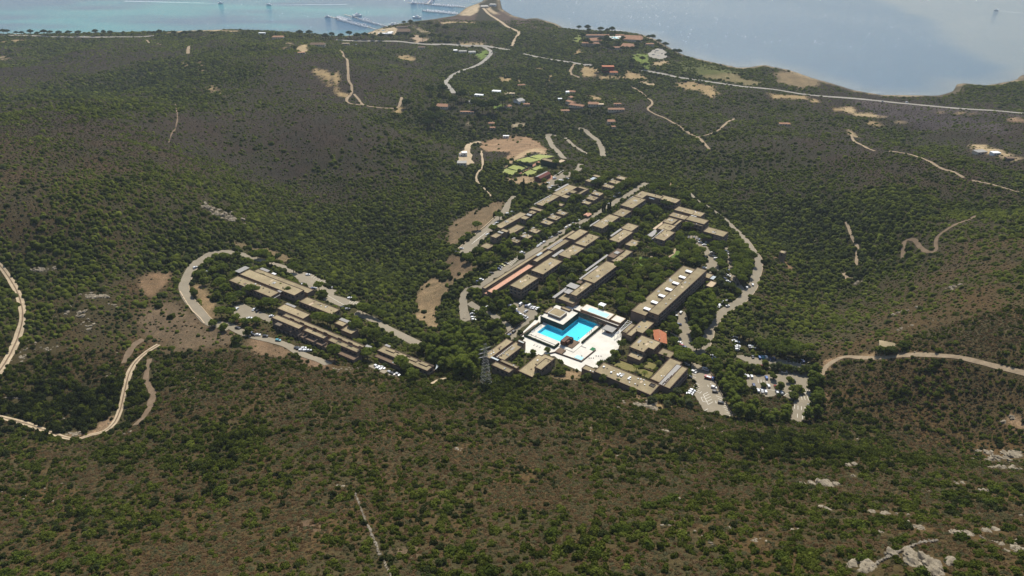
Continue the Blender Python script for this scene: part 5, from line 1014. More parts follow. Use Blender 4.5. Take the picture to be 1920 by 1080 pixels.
def fill(f, poly_, n, gap, kind, seed=1):
    rg = random.Random(seed); q = [spot(f, x, y, HT[kind]*0.8)[:2] for x, y in poly_]; xs = [p[0] for p in q]; ys = [p[1] for p in q]; out = []; tries = 0
    while len(out) < n and tries < 6000:
        tries += 1; p = (rg.uniform(min(xs), max(xs)), rg.uniform(min(ys), max(ys)))
        if not inside(np.array([p[0]]), np.array([p[1]]), q)[0]: continue
        if any((p[0]-o[0])**2 + (p[1]-o[1])**2 < gap*gap for o in out) or any((p[0]-o[0])**2 + (p[1]-o[1])**2 < (gap*0.75)**2 for o in TREE_AT): continue
        if any(inside(np.array([p[0]]), np.array([p[1]]), offset(f_, 0.6))[0] for f_ in FOOT): continue
        if any(inside(np.array([p[0]]), np.array([p[1]]), pv_[0])[0] for pv_ in PAVED[:10]): continue
        out.append(p)
    return out
grove('pine_tree', ['pine','aleppo','aleppo'], 'in the dense grove left of the lattice pylon', 'tall bushy pine', fill('Z2', [(930,640),(1130,570),(1300,520),(1440,560),(1560,620),(1540,740),(1480,880),(1390,960),(1260,930),(1090,890),(940,820)], 24, 7.4, 'pine_tree', 3), (4.2,5.2), None, (0.75, 0.95))
grove('broadleaf_tree', ['broad','aleppo','pine'], 'under the dense grove left of the lattice pylon', 'round green tree', fill('Z2', [(930,660),(1130,580),(1300,520),(1440,560),(1560,620),(1500,800),(1400,940),(1260,930),(1090,890),(940,820)], 16, 5.4, 'broadleaf_tree', 23), (3.6,4.8))
grove('broadleaf_tree', ['broad','pine','aleppo'], 'within the western road loop', 'round green tree', pick('Z1', [(390,155),(480,150),(545,185),(770,160),(240,340),(300,260),(340,300),(430,440),(620,410),(500,370),(330,440),(640,500),(620,620),(540,625),(460,605),(1180,590),(1100,430),(300,640),(380,670),(190,290),(170,420),(400,390),(660,310),(720,345),(800,375),(855,410),(480,760),(560,700)], 'broadleaf_tree'), (3.0,4.2))
grove('stone_pine', ['pine','aleppo'], 'among the western roofs and loop road', 'broad pine', pick('Z1', [(275,195),(625,145),(670,140),(725,195),(885,240),(1070,370),(570,400),(360,560),(430,560),(690,490),(740,490),(1060,600),(1130,610),(380,240),(350,345),(440,470),(500,440)], 'stone_pine', 4.3), (3.9,5.0))
grove('stone_pine', ['pine','broad'], 'front and rear of the western terraces', 'dark pine', pick('Z2', [(390,390),(470,400),(540,430),(420,600),(500,640),(610,690),(330,560),(430,800),(750,900),(800,940),(850,990),(130,800),(20,470),(90,510),(870,760)], 'stone_pine', 4.3), (3.8,5.4))
grove('stone_pine', ['pine','broad','pine'], 'in the hotel garden between pool and long hotel', 'garden pine', fill('B2', [(0,150),(120,90),(320,110),(500,60),(700,50),(900,90),(880,150),(740,290),(560,450),(360,630),(210,770),(60,780),(0,640)], 44, 8.2, 'stone_pine', 5), (4.0,5.6))
grove('broadleaf_tree', ['aleppo','olive','broad'], 'in the planted strip behind the garden row', 'light green garden tree', fill('B3', [(0,570),(170,500),(400,350),(600,210),(850,110),(980,120),(960,190),(640,440),(420,640),(250,780),(100,860),(0,840)], 26, 6.4, 'broadleaf_tree', 6), (3.4,4.8))
grove('pine_tree', ['aleppo','pine'], 'in the stand right of the hotel drive', 'tall bushy pine', fill('Z5', [(745,740),(890,660),(970,680),(975,770),(930,900),(860,980),(790,1030),(750,880)], 15, 6.2, 'pine_tree', 7), (4.0,5.0), None, (0.75,0.92))
grove('stone_pine', ['pine','broad'], 'on the island left of the inner car park', 'dense round pine', fill('C2', [(250,440),(450,390),(575,530),(550,660),(450,680),(290,640)], 12, 7.0, 'stone_pine', 8), (4.2,5.2))
grove('stone_pine', ['pine'], 'on the island right of the inner car park', 'round shade pine', fill('C2', [(650,440),(720,390),(840,430),(830,540),(880,640),(900,740),(790,740),(760,560)], 9, 6.6, 'stone_pine', 9) + pick('C2', [(560,320),(640,330),(250,360),(430,290)], 'stone_pine', 4), (3.8,4.8))
grove('stone_pine', ['pine','broad','aleppo'], 'between the inner drive and the ring road', 'spreading roadside pine', fill('C2', [(930,400),(1090,380),(1200,500),(1230,650),(1190,860),(1090,930),(1010,840),(1010,650),(950,500)], 20, 7.2, 'stone_pine', 10), (4.2,5.6))
grove('broadleaf_tree', ['broad','olive'], 'below the rear annex of the long hotel', 'mixed shrubby tree', pick('C2', [(700,780),(800,840),(800,950),(880,960),(960,1000),(1020,1040),(740,1030),(680,1050)], 'broadleaf_tree'), (3.0,4.2))
grove('pine_tree', ['pine','aleppo'], 'between the hotel car park and walled car park', 'dark mixed pine', fill('C7', [(430,250),(560,210),(740,240),(850,330),(880,560),(800,720),(860,930),(760,940),(680,640),(560,450)], 16, 6.2, 'pine_tree', 11), (3.0,4.2), None, (0.7,0.9))
grove('stone_pine', ['pine'], 'around the hotel drive junction', 'round dark pine', pick('C7', [(270,60),(330,30),(120,170),(60,230),(170,240),(470,140),(360,270),(560,180),(20,120)], 'stone_pine', 4.6), (4.2,5.4))
grove('pine_tree', ['aleppo','pine'], 'across the lower side of the walled car park', 'tall slender pine', fill('C8', [(230,790),(420,890),(560,930),(650,880),(660,940),(600,985),(420,990),(320,995),(240,920)], 7, 6.4, 'pine_tree', 12) + pick('C8', [(620,890),(840,930)], 'pine_tree', 4), (2.8,3.7), None, (0.75,0.95))
grove('stone_pine', ['pine','broad'], 'in the edge wood behind the walled car park', 'dark pine', fill('C8', [(150,120),(260,140),(420,190),(640,220),(850,260),(890,360),(700,340),(420,310),(330,240)], 20, 6.0, 'stone_pine', 13), (3.6,5.0))
grove('pine_tree', ['pine'], 'down the right edge of the walled car park', 'dark edge pine', fill('C8', [(870,470),(960,480),(960,700),(1000,850),(900,950),(890,760)], 10, 5.8, 'pine_tree', 14), (3.0,4.0), None, (0.75,0.95))
grove('broadleaf_tree', ['broad','olive'], 'on the planted islands of the walled car park', 'small island tree', pick('C8', [(410,440),(490,470),(540,470),(590,485),(655,488),(710,492),(770,510),(800,500),(850,470),(660,600),(560,680),(755,700),(690,700),(490,570),(390,650),(330,510),(270,480),(220,470),(690,760)], 'broadleaf_tree', 3), (2.2,3.3))
grove('broadleaf_tree', ['broad','aleppo','olive'], 'along the street below the bungalows', 'street side tree', pick('B5', [(60,650),(240,570),(330,560),(420,500),(540,480),(620,370),(680,330),(760,290),(840,260),(130,340),(250,250),(330,190),(1030,120),(930,110),(1160,300),(1070,400),(1400,420),(1480,400),(1420,690),(1230,520)], 'broadleaf_tree'), (2.8,4.0))
grove('broadleaf_tree', ['broad','pine','aleppo'], 'around the lower west row', 'bushy dark tree', pick('B6', [(230,620),(350,540),(560,820),(800,760),(960,840),(640,860),(900,780),(480,820),(1020,700),(1400,360),(1100,560)], 'broadleaf_tree'), (2.8,4.2))
grove('stone_pine', ['pine','broad'], 'beside the west road and its field', 'solitary round pine', pick('B6', [(760,440),(868,225),(490,390),(1310,680),(330,930),(660,980),(760,960),(580,1010)], 'stone_pine', 4), (3.6,4.8))
grove('broadleaf_tree', ['broad','aleppo','pine'], 'around the upper west row and tennis parking', 'leafy tree', pick('B7', [(450,350),(450,480),(310,430),(300,620),(200,540),(60,700),(100,760),(160,720),(500,780),(560,820),(640,760),(900,680),(1060,300),(800,390),(680,390),(1000,320),(1120,830),(1040,760),(960,620),(240,560),(130,520),(360,560),(1030,640),(1300,380),(1380,350)], 'broadleaf_tree'), (2.8,4.2))
grove('stone_pine', ['pine'], 'by the sports hall and the lane above it', 'dark round pine', pick('B7', [(820,240),(960,230),(1090,130),(1150,190),(640,60),(760,80),(860,60),(460,170),(400,200)], 'stone_pine', 4), (3.4,4.6))
grove('stone_pine', ['pine','pine','broad'], 'along the upper street and last bungalows', 'tall crowned pine', pick('B8', [(300,200),(370,190),(440,160),(550,80),(720,280),(830,230),(900,200),(980,190),(1050,150),(540,400),(750,260),(880,90),(1000,70),(1100,60),(700,350),(660,60)], 'stone_pine', 4.4), (3.8,5.2))
grove('stone_pine', ['broad','pine'], 'in the tree-filled court', 'big dense court tree', pick('C1', [(620,410),(700,450),(540,460),(820,310),(870,340),(430,430),(600,510),(560,390),(660,380)], 'stone_pine', 4.6), (4.0,5.2))
grove('broadleaf_tree', ['broad','aleppo'], 'in the gardens below the tree-filled court', 'garden tree', pick('C1', [(220,570),(300,570),(380,560),(130,630),(540,720),(500,650),(700,780),(560,840),(480,800),(470,920),(30,900),(100,920),(60,640)], 'broadleaf_tree'), (2.6,3.6))
grove('stone_pine', ['pine','broad'], 'between eastern court blocks and garden lawns', 'dark garden pine', pick('C1', [(370,980),(650,960),(740,980),(880,930),(830,1010),(1040,840),(1040,760),(1130,940),(550,1010),(690,1040),(1130,640),(1180,650)], 'stone_pine', 4.2), (3.6,4.8))
grove('stone_pine', ['pine'], 'near the top bend of the ring road', 'spreading pine', pick('C1', [(830,70),(950,85),(1140,200),(1080,250),(640,120),(1250,320),(1090,300),(1180,340),(1330,370),(1290,400),(750,60),(660,80)], 'stone_pine', 4.4), (3.8,5.0))
grove('cypress_tree', ['cypress'], 'beside the upper street', 'narrow dark cypress', pick('B8', [(450,650),(483,640),(540,650),(575,630)], 'cypress_tree'), (1.2,1.5))
grove('cypress_tree', ['cypress'], 'in the hotel gardens', 'single dark cypress', [pick('B2', [(270,520)], 'cypress_tree')[0], pick('B2', [(90,690)], 'cypress_tree')[0], pick('B3', [(935,50)], 'cypress_tree')[0], pick('B5', [(1440,560)], 'cypress_tree')[0], pick('B7', [(105,490)], 'cypress_tree')[0]], (1.2,1.8))
grove('broadleaf_tree', ['broad'], 'in front of the ridge track shed', 'dark screening bush', [spot('R7', x, y, 1.5)[:2] for x, y in ((470,945),(497,948),(525,945),(572,925))], (2.8,3.6))
grove('palm_tree', ['broad'], 'on the courtyard lawn', 'short palm', [spot('A8', 985, 305)[:2], spot('A8', 1115, 405)[:2]], (2.2,2.6))
grove('broadleaf_tree', ['broad','olive'], 'around the lower hotel and plaza edge', 'small rounded tree', pick('A8', [(160,405),(440,445),(690,505),(930,640),(1240,800),(1660,650),(1590,770),(1450,760),(540,150),(640,60),(1360,190),(1300,70),(1450,80),(1800,760),(1720,820),(1860,850),(1500,840),(420,215)], 'broadleaf_tree', 3), (2.2,3.4))
grove('stone_pine', ['pine','broad'], 'beside the tiled kiosk and conference hall', 'round pine', pick('B1', [(230,770),(700,590),(1070,350),(1090,490),(1300,920),(1210,960),(1110,700),(1350,1000),(1190,560)], 'stone_pine', 3.6), (3.0,4.6))
grove('broadleaf_tree', ['broad','aleppo'], 'below the pool car park', 'car park tree', pick('Z3', [(490,130),(540,170),(600,130),(440,190),(380,110),(640,300),(690,330),(330,250),(360,210),(420,370),(500,350),(240,30),(300,30),(860,80),(950,50),(1010,30),(470,60),(650,210)], 'broadleaf_tree'), (2.8,4.2))
grove('pine_tree', ['aleppo'], 'in front of the courtyard of the clerestory hall', 'pale conical pine', pick('A6', [(970,530)], 'pine_tree', 3), (2.4,2.6))
grove('broadleaf_tree', ['broad'], 'around the clerestory hall', 'low round tree', pick('A6', [(1240,440),(765,490),(700,980),(1020,1030),(1410,870),(1500,860),(790,740)], 'broadleaf_tree', 2.6), (1.8,2.8))
grove('stone_pine', ['pine_dark'], 'along the shore road west of the marina', 'dark coastal pine', [spot('T1', x, 262 + random.uniform(-8, 4), 3)[:2] for x in (30,60,125,165,235,285,335,380,445,520,590,720,780,830,1160,1200,1310,1355,1390,1430,1500,1600)], (5.5,8.0))
grove('stone_pine', ['pine_dark'], 'in the belt behind the marina beach', 'marina belt pine', [spot('T2', x, y, 4)[:2] for x, y in ((640,285),(700,275),(760,285),(820,285),(880,290),(940,290),(1010,285),(1070,280),(1130,280),(1170,295),(1250,300),(1320,290),(1380,290),(1440,300),(1520,305),(1110,180),(1160,180),(1210,190),(1300,195),(1360,215),(1420,230),(1560,240),(520,290),(400,260),(330,260),(570,280))], (6.5,9.0))
grove('stone_pine', ['pine_dark'], 'in the wooded valley above the villas', 'big valley tree', [spot('T2', x, y, 4)[:2] for x, y in ((1290,890),(1340,860),(1380,900),(1330,930),(1290,950),(1130,800),(1480,780),(1540,740),(1700,830),(1640,800),(1780,830),(1850,780),(1400,700),(1300,700))], (7.0,10.0))
grove('stone_pine', ['pine_dark'], 'around the red tiled seaside hotel', 'seaside hotel pine', [spot('C5', x, y, 4)[:2] for x, y in ((205,125),(330,130),(350,150),(530,155),(630,155),(700,160),(620,260),(600,310),(650,330),(520,300),(770,330),(800,350),(860,280),(1090,330),(1180,320),(1060,380),(1250,260),(1310,270),(1400,330),(1500,380),(1640,470),(1530,540),(1700,490),(1000,440),(1060,420),(920,430),(860,440),(700,440),(640,430),(480,400),(420,410),(380,360),(260,260),(320,340),(560,370),(840,720),(600,760),(480,730),(1000,640),(1200,680),(1150,600))], (5.5,8.0))

# ------------------------------------------------------------------ cars
def car_mesh(kind):
    b = MB(); g = MB(); W_ = 0.88
    if kind == 'van': prof = [(-2.4,.35),(-2.4,1.9),(-2.2,2.1),(1.2,2.1),(1.9,1.35),(2.35,1.05),(2.4,.35)]; gl = [(-1.0,1.45,-1.0,2.0,1.15,2.0,1.75,1.4)]; ws = (1.25,2.05,1.9,1.38)
    elif kind == 'saloon': prof = [(-2.2,.3),(-2.2,.9),(-1.5,.98),(-1.0,1.42),(.3,1.45),(1.0,.98),(2.1,.82),(2.2,.3)]; gl = [(-1.35,1.0,-0.95,1.36,.25,1.38,.85,1.0)]; ws = (.36,1.42,.98,1.0)
    else: prof = [(-1.95,.3),(-2.0,.95),(-1.8,1.45),(-1.5,1.53),(.2,1.53),(.95,1.02),(1.9,.85),(2.0,.3)]; gl = [(-1.75,1.02,-1.6,1.43,.15,1.44,.8,1.04)]; ws = (.26,1.5,.93,1.05)
    n = len(prof)
    for s in (-1, 1): b.V += [(x, s*W_*(1.0 if z < 1.1 else 0.84), z) for x, z in prof]
    b.F += [(i, (i+1) % n, n+(i+1) % n, n+i) for i in range(n)] + [tuple(range(n-1, -1, -1)), tuple(range(n, 2*n))]
    for x0, z0, x1, z1, x2, z2, x3, z3 in gl:
        for s in (-1, 1):
            k = len(g.V); g.V += [(x0, s*(W_+.012), z0), (x1, s*(W_*.84+.03), z1), (x2, s*(W_*.84+.03), z2), (x3, s*(W_+.012), z3)]; g.F.append((k, k+1, k+2, k+3) if s < 0 else (k+3, k+2, k+1, k))
    k = len(g.V); hx, hz_, lx, lz = ws; g.V += [(hx+.03, -.66, hz_-.03), (hx+.03, .66, hz_-.03), (lx+.03, .78, lz+.03), (lx+.03, -.78, lz+.03)]; g.F.append((k, k+3, k+2, k+1))
    r = prof[1] if kind != 'van' else prof[0]; k = len(g.V); zt_, zb_ = (1.4, 1.02) if kind == 'hatch' else ((1.34, 1.02) if kind == 'saloon' else (1.85, 1.3)); xr = {'hatch':(-1.82,-2.0),'saloon':(-1.06,-1.48),'van':(-2.42,-2.42)}[kind]
    g.V += [(xr[0]-.02, -.62, zt_), (xr[0]-.02, .62, zt_), (xr[1]-.02, .72, zb_), (xr[1]-.02, -.72, zb_)]; g.F.append((k, k+1, k+2, k+3))
    me = mesh('body', b.V, b.F); bm = bmesh.new(); bm.from_mesh(me); bmesh.ops.recalc_face_normals(bm, faces=bm.faces); bm.to_mesh(me); bm.free(); return me, mesh('windows', g.V, g.F, M['glass'])
CM = {}
for kd in ('hatch', 'saloon', 'van'):
    b0, g0 = car_mesh(kd); CM[kd] = ({}, g0)
    for cc in CARM:
        m_ = b0.copy(); m_.materials.append(CARM[cc]); CM[kd][0][cc] = m_
wb = MB(); wb.bar((0,-0.11,0),(0,0.11,0),0.32,10); WHEEL = mesh('wheel', wb.V, wb.F, M['rubber'])
def car(f, x, y, cc, az, label, group, kind=None, wheels=True):
    kd = kind or random.choice(('hatch','hatch','saloon')); p = spot(f, x, y, 0.7); az += random.uniform(-0.05, 0.05)
    z = hz(p[0], p[1]) + 0.30; 
    for q, pl in PAVED:
        if inside(np.array([p[0]]), np.array([p[1]]), q)[0]: z = pl[0] + pl[1]*p[0] + pl[2]*p[1] + 0.03; break
    rt = empty('van' if kd == 'van' else 'parked_car', (p[0], p[1], z), az, label, 'van' if kd == 'van' else 'car', group)
    link('body', CM[kd][0][cc], rt); link('windows', CM[kd][1], rt)
    if wheels:
        for sx in (-1.28, 1.28):
            for sy in (-0.8, 0.8): o = link('wheel', WHEEL, rt); o.location = (sx, sy, 0.32)
U = GRID_AZ; Vv = GRID_AZ - math.pi/2; U2 = GRID_AZ2; V2 = GRID_AZ2 - math.pi/2
def cars(f, items, where, group, az, wheels=True):
    """items: (x, y, colour[, heading[, kind]])"""
    W_ = [(px(f, it[0], it[1]), it) for it in items]; cnt = {}
    for (_, it) in W_: cnt[it[2]] = cnt.get(it[2], 0) + 1
    seen = {}
    for (u, it) in sorted(W_, key=lambda e: e[0][0]):
        cc = it[2]; k = it[4] if len(it) > 4 else None; nm = CARC[cc][0] + (' van' if k == 'van' else ' car'); key = (cc, k == 'van'); seen[key] = seen.get(key, 0) + 1
        tot = sum(1 for _, j in W_ if j[2] == cc and ((len(j) > 4 and j[4] == 'van') == (k == 'van')))
        pos = 'only' if tot == 1 else ('leftmost' if seen[key] == 1 else ('rightmost' if seen[key] == tot else ORD[seen[key]-1] + ' from the left'))
        lab = ('%s %s' % (nm, where)) if tot == 1 else ('%s, %s %s' % (nm, pos + (' one' if pos.endswith('most') else ''), where))
        car(f, it[0], it[1], cc, it[3] if len(it) > 3 and it[3] is not None else az, lab, group, k, wheels)
cars('C7', [(222,412,'w',-0.75),(250,402,'k',-0.75),(165,478,'k',-0.5),(380,382,'w',-0.55,'van'),(495,622,'w',-0.4),(512,682,'k',-0.35),(590,830,'k',-0.35),(205,665,'w',-0.4),(185,690,'w',-0.4),(165,712,'w',-0.4),(130,315,'w',-0.5),(60,55,'r',2.3),(100,80,'b',2.3),(35,20,'w',2.3),(330,30,'s',1.0)], 'in the hotel car park', 'cars in the hotel car park', Vv)
cars('C7', [(480,205,'w',-0.6),(520,230,'w',-0.6),(478,240,'w',-0.6),(500,255,'s',-0.4)], 'tucked under trees above the hotel car park', 'cars under the trees by the hotel drive', Vv)
cars('C8', [(125,265,'w'),(125,282,'s'),(125,300,'w'),(120,226,'w'),(95,210,'s'),(100,180,'k'),(257,267,'w'),(262,288,'k'),(285,287,'s')], 'in upper bays of the walled car park', 'cars in the upper walled car park', 0.0)
cars('C8', [(275,368,'k'),(347,378,'l'),(381,378,'t'),(415,378,'w'),(457,395,'b'),(493,390,'b'),(637,405,'k'),(787,420,'b')], 'in top row of the walled car park', 'cars in the top row of the walled car park', 1.5)
cars('C8', [(355,465,'r',0.1),(598,525,'w',-0.1),(600,505,'s',-0.1),(480,460,'s',0.2)], 'in the middle lane of the walled car park', 'cars in the middle of the walled car park', 0.0)
cars('C8', [(228,570,'w'),(266,572,'w'),(200,565,'s'),(416,585,'l'),(288,660,'b'),(437,668,'w'),(510,678,'r'),(334,715,'w'),(371,715,'w'),(408,725,'w'),(524,730,'w'),(568,735,'w'),(695,615,'k'),(850,870,'s')], 'in lower bays of the walled car park', 'cars in the lower walled car park', 1.5)
cars('Z3', [(635,180,'w',-0.3),(675,212,'w',-0.2),(702,243,'b',-0.3),(742,270,'w',-0.5),(770,290,'k',-0.6),(790,295,'s',-0.6),(795,180,'b'),(825,180,'w',None,'van'),(848,195,'s'),(872,200,'w'),(905,207,'w'),(790,235,'s'),(738,165,'w',1.0,'van'),(773,310,'k',-0.6),(668,440,'k'),(620,475,'b'),(250,238,'w',0.1),(250,262,'s',0.1),(255,300,'w',0.1),(262,322,'w',0.1),(395,195,'w')], 'in or beside the pool car park', 'cars in the pool car park', U)
cars('B4', [(65,570,'b',0.2),(125,535,'w',-0.2),(310,415,'k',0.2),(455,340,'b'),(525,268,'y'),(585,235,'k'),(480,300,'k'),(880,35,'w'),(870,62,'k')], 'in the lower bays of the resort street', 'cars in the lower street bays', Vv)
cars('B5', [(265,730,'w'),(312,695,'w'),(365,665,'w'),(485,580,'w'),(600,508,'w'),(640,508,'k'),(735,420,'w'),(797,390,'w'),(853,350,'g'),(945,300,'w'),(1115,225,'w'),(1270,245,'t'),(1325,200,'w'),(975,422,'s'),(1112,340,'b'),(455,590,'k')], 'parked along the resort street', 'cars along the resort street', U)
cars('B8', [(655,445,'s',0.1),(720,400,'k',0.2),(740,385,'b',0.2),(795,485,'w'),(555,560,'w'),(705,425,'k',0.2)], 'at the upper end of the resort street', 'cars in the upper street', U)
cars('B6', [(230,775,'s',0.0),(150,835,'k',0.0),(668,535,'w',0.8),(825,345,'w',0.2),(768,380,'w',0.2),(1015,195,'w',0.1,'van'),(1085,160,'s',0.1),(1060,215,'s',0.1),(1250,845,'w',-0.1),(1270,855,'k',-0.1)], 'on the west road car park', 'cars on the west road', U)
cars('C3', [(1290,880,'w'),(1600,820,'w'),(1560,825,'w'),(1395,950,'w'),(1420,960,'k'),(1330,990,'w'),(1360,995,'w'),(1725,780,'w'),(1440,775,'w',0.3,'van'),(1520,965,'w')], 'in the tennis car park', 'cars in the tennis car park', -0.2, False)
cars('C2', [(372,318,'k',1.2),(445,325,'k',1.2),(485,338,'k',1.2),(523,392,'w',0.0),(580,425,'w',0.2),(612,402,'w',0.3),(515,352,'b',1.2),(685,535,'w',-0.4),(712,580,'s',-0.2),(740,615,'w',0.1,'van'),(598,585,'s',1.2),(605,625,'k',1.2),(352,388,'w',0.9),(580,740,'w',0.1)], 'in the car park behind the long hotel', 'cars in the inner car park', 0.0)
cars('C2', [(882,515,'w',-0.3),(882,548,'w',-0.2),(905,845,'w',-0.6),(860,890,'b',-0.7),(905,920,'w',-0.6),(920,780,'b',-0.8),(1032,955,'k',1.3),(1153,1003,'w',1.5),(1232,965,'w',1.35),(880,830,'k',-0.7)], 'by the ring road lane', 'cars by the ring road', 0.0)
cars('Z5', [(630,850,'w',1.0),(672,815,'w',1.0),(1100,755,'w',0.4),(1030,745,'w'),(1050,730,'s'),(1070,710,'b'),(1095,705,'k'),(1025,760,'w'),(655,925,'b',0.0)], 'in the bays below the long hotel', 'cars in the bays below the long hotel', 0.9)
cars('A2', [(235,845,'t',-0.1),(610,1000,'k',0.3),(650,1020,'k',0.3),(750,1005,'w',0.3),(705,1045,'w',0.3),(800,1050,'w',0.3),(850,1050,'w',0.3)], 'on the front road below the western terraces', 'cars below the western terraces', Vv)
cars('Z1', [(480,535,'w',1.5),(605,540,'w',1.2),(630,550,'k',1.2),(733,590,'w',0),(570,605,'w',.3),(630,725,'w',0),(685,735,'k',0),(572,705,'b',-.3),(485,675,'k',-.3),(600,725,'k',-.3),(178,238,'w',1),(240,275,'k',.4),(262,270,'s',.4),(265,320,'s',.4)], 'in the western front car park', 'cars in the western front car park', 0.0)
cars('A3', [(188,165,'w'),(75,350,'k'),(100,360,'w'),(315,440,'s'),(290,440,'b'),(620,410,'k'),(675,430,'w'),(1035,640,'w'),(893,825,'k'),(990,855,'s')], 'in the western upper car park', 'cars in the western upper car park', 0.4)
cars('A5', [(170,725,'w'),(245,750,'w'),(300,755,'s'),(205,770,'w'),(440,845,'s'),(500,875,'k'),(600,890,'s')], 'under the last western block', 'cars under the last western block', Vv)
cars('C5', [(1365,440,'k'),(1390,440,'b'),(1310,500,'k'),(1330,500,'b'),(1395,515,'w'),(1350,460,'k'),(1460,420,'w'),(1515,455,'b'),(1450,485,'k'),(1560,500,'s'),(1430,410,'b')], 'in the seaside hotel car park', 'cars at the seaside hotel', 0.8, False)
cars('T2', [(1785,385,'k',.5),(1770,392,'b',.5),(1800,395,'g',.5),(1735,425,'w',1.2),(1030,297,'w',0.),(750,333,'w',0)], 'near the coast road junction', 'cars near the coast road junction', 0.0, False)
cars('F', [(1040*1.0,67,'s',0.),(157,68.5,'w',0.),(1700,192.5,'w',-.1,'van'),(1655,190.5,'s',-.1),(1105,123,'s',-.1)], 'driving on the coast road', 'cars on the coast road', 0.0, False)
# red and white flatbed lorry with blue cab
p = spot('C7', 430, 490, 1.2); zt = hz(*p[:2]) + 0.2; lorry = empty('lorry', (p[0], p[1], zt), -0.55, 'red and white tipper lorry with a blue cab in the hotel car park', 'lorry')
MB().box((2.6,0,1.35),(1.7,2.2,1.9),0,0.9).build('cab', CARM['l'], lorry); MB().box((-0.9,0,1.35),(4.8,2.3,1.1)).build('load_bed', CARM['r'], lorry); MB().box((-0.3,-0.4,1.95),(3.0,1.4,0.12)).build('white_cover', M['white_paint'], lorry); MB().box((3.47,0,1.75),(0.06,1.8,0.7)).build('windscreen', M['glass'], lorry); MB().box((0,0,0.65),(6.6,1.2,0.3)).build('chassis', M['black'], lorry)
for sx in (2.5, -0.9, -2.2):
    for sy in (-1.0, 1.0): o = link('wheel', WHEEL, lorry); o.location = (sx, sy, 0.45); o.scale = (1.4, 1.4, 1.4)
# painted bays
def paint_lines(f, segs, wd=0.26):
    b = MB()
    for x0, y0, x1, y1 in segs:
        P = []
        for x, y in ((x0, y0), (x1, y1)):
            s = spot(f, x, y); z = s[2] + 0.28
            for q, pl in PAVED:
                if inside(np.array([s[0]]), np.array([s[1]]), q)[0]: z = pl[0] + pl[1]*s[0] + pl[2]*s[1] + 0.03; break
            P.append(np.array((s[0], s[1], z)))
        d = P[1]-P[0]; L = np.linalg.norm(d[:2]); nr = np.array((-d[1], d[0], 0))/max(L, 1e-6)*wd/2; k = len(b.V); b.V += [tuple(P[0]+nr), tuple(P[0]-nr), tuple(P[1]-nr), tuple(P[1]+nr)]; b.F.append((k, k+1, k+2, k+3))
    o = b.build('bay_markings', M['paint'])
    if sum(pp_.normal.z for pp_ in o.data.polygons) < 0: o.data.flip_normals()
    o['kind'] = 'structure'
def comb(x0, y0, x1, y1, dx, dy, n): return [(x0+(x1-x0)*i/(n-1), y0+(y1-y0)*i/(n-1), x0+(x1-x0)*i/(n-1)+dx, y0+(y1-y0)*i/(n-1)+dy) for i in range(n)]
paint_lines('C7', comb(520,735,690,1000,90,35,8) + comb(215,555,215,660,80,35,5) + [(350,720,415,855),(350,720,415,688),(362,748,430,715),(375,782,448,748),(392,818,465,783),(415,855,480,818),(318,755,345,815),(318,755,365,760),(345,815,385,820),(360,945,410,912),(300,705,328,680),(408,590,422,615),(515,805,525,840)] + comb(440,570,480,600,60,30,2) + comb(190,430,190,470,60,25,2))
paint_lines('A3', comb(205,200,480,330,75,-55,7) + comb(1020,730,1180,790,60,-50,5) + [(60,290,330,430),(590,590,960,800)])
paint_lines('C8', comb(700,900,840,930,0,-40,5) + comb(730,990,780,1005,0,-40,2) + comb(770,700,850,710,20,40,5) + comb(730,760,860,775,15,45,5) + [(590,770,665,720),(320,690,500,715),(740,740,850,745)] + comb(330,600,420,620,4,40,4) + comb(620,430,830,455,8,-25,7))
paint_lines('B4', comb(620,230,830,80,60,45,9)); paint_lines('B6', comb(400,700,600,540,60,-55,7))
# ------------------------------------------------------------------ houses, marina and boats beyond
def house(f, x, y, w, d, h, az, label, roof='tile_far', wall='cream', gable=True, cat='house', extra=None, name='house'):
    s = spot(f, x, y, h); z = hz(s[0], s[1]); rt = empty(name, (s[0], s[1], z), az, label, cat)
    MB().box((0,0,h/2-0.6),(w,d,h+1.2)).build('wall', M[wall], rt)
    if gable:
        r = min(w, d)*0.2; e = 0.5; X, Y = w/2+e, d/2+e; V = [(-X,-Y,h),(X,-Y,h),(X,Y,h),(-X,Y,h),(-X*0.8,0,h+r),(X*0.8,0,h+r),(-X,-Y,h-.15),(X,-Y,h-.15),(X,Y,h-.15),(-X,Y,h-.15)]
        link('roof', mesh('roof', V, [(0,1,5,4),(2,3,4,5),(3,0,4),(1,2,5),(9,8,7,6),(6,7,1,0),(7,8,2,1),(8,9,3,2),(9,6,0,3)], M[roof]), rt); MB().box((w*0.2,d*0.1,h+r*0.8),(0.8,0.8,1.4)).build('chimney', M[wall], rt)
    else:
        MB().box((0,0,h+0.13),(w+0.5,d+0.5,0.24)).build('roof', M[roof], rt)
    for k in range(max(1, int(w//4))): o = link('window', WIN, rt); o.location = (-w/2 + (k+0.5)*w/max(1, int(w//4)), -d/2-0.06, h*0.55)
    MB().box((w*0.5-0.9 if w < 7 else 0.05*w, -d/2-0.05, 1.05),(1.0,0.12,2.1)).build('door', M['wood'], rt)
    CLEAR.append(('poly', [(s[0]+max(w,d)*0.6*math.cos(t), s[1]+max(w,d)*0.6*math.sin(t)) for t in np.linspace(0, 6.28, 8)[:-1]])); return rt
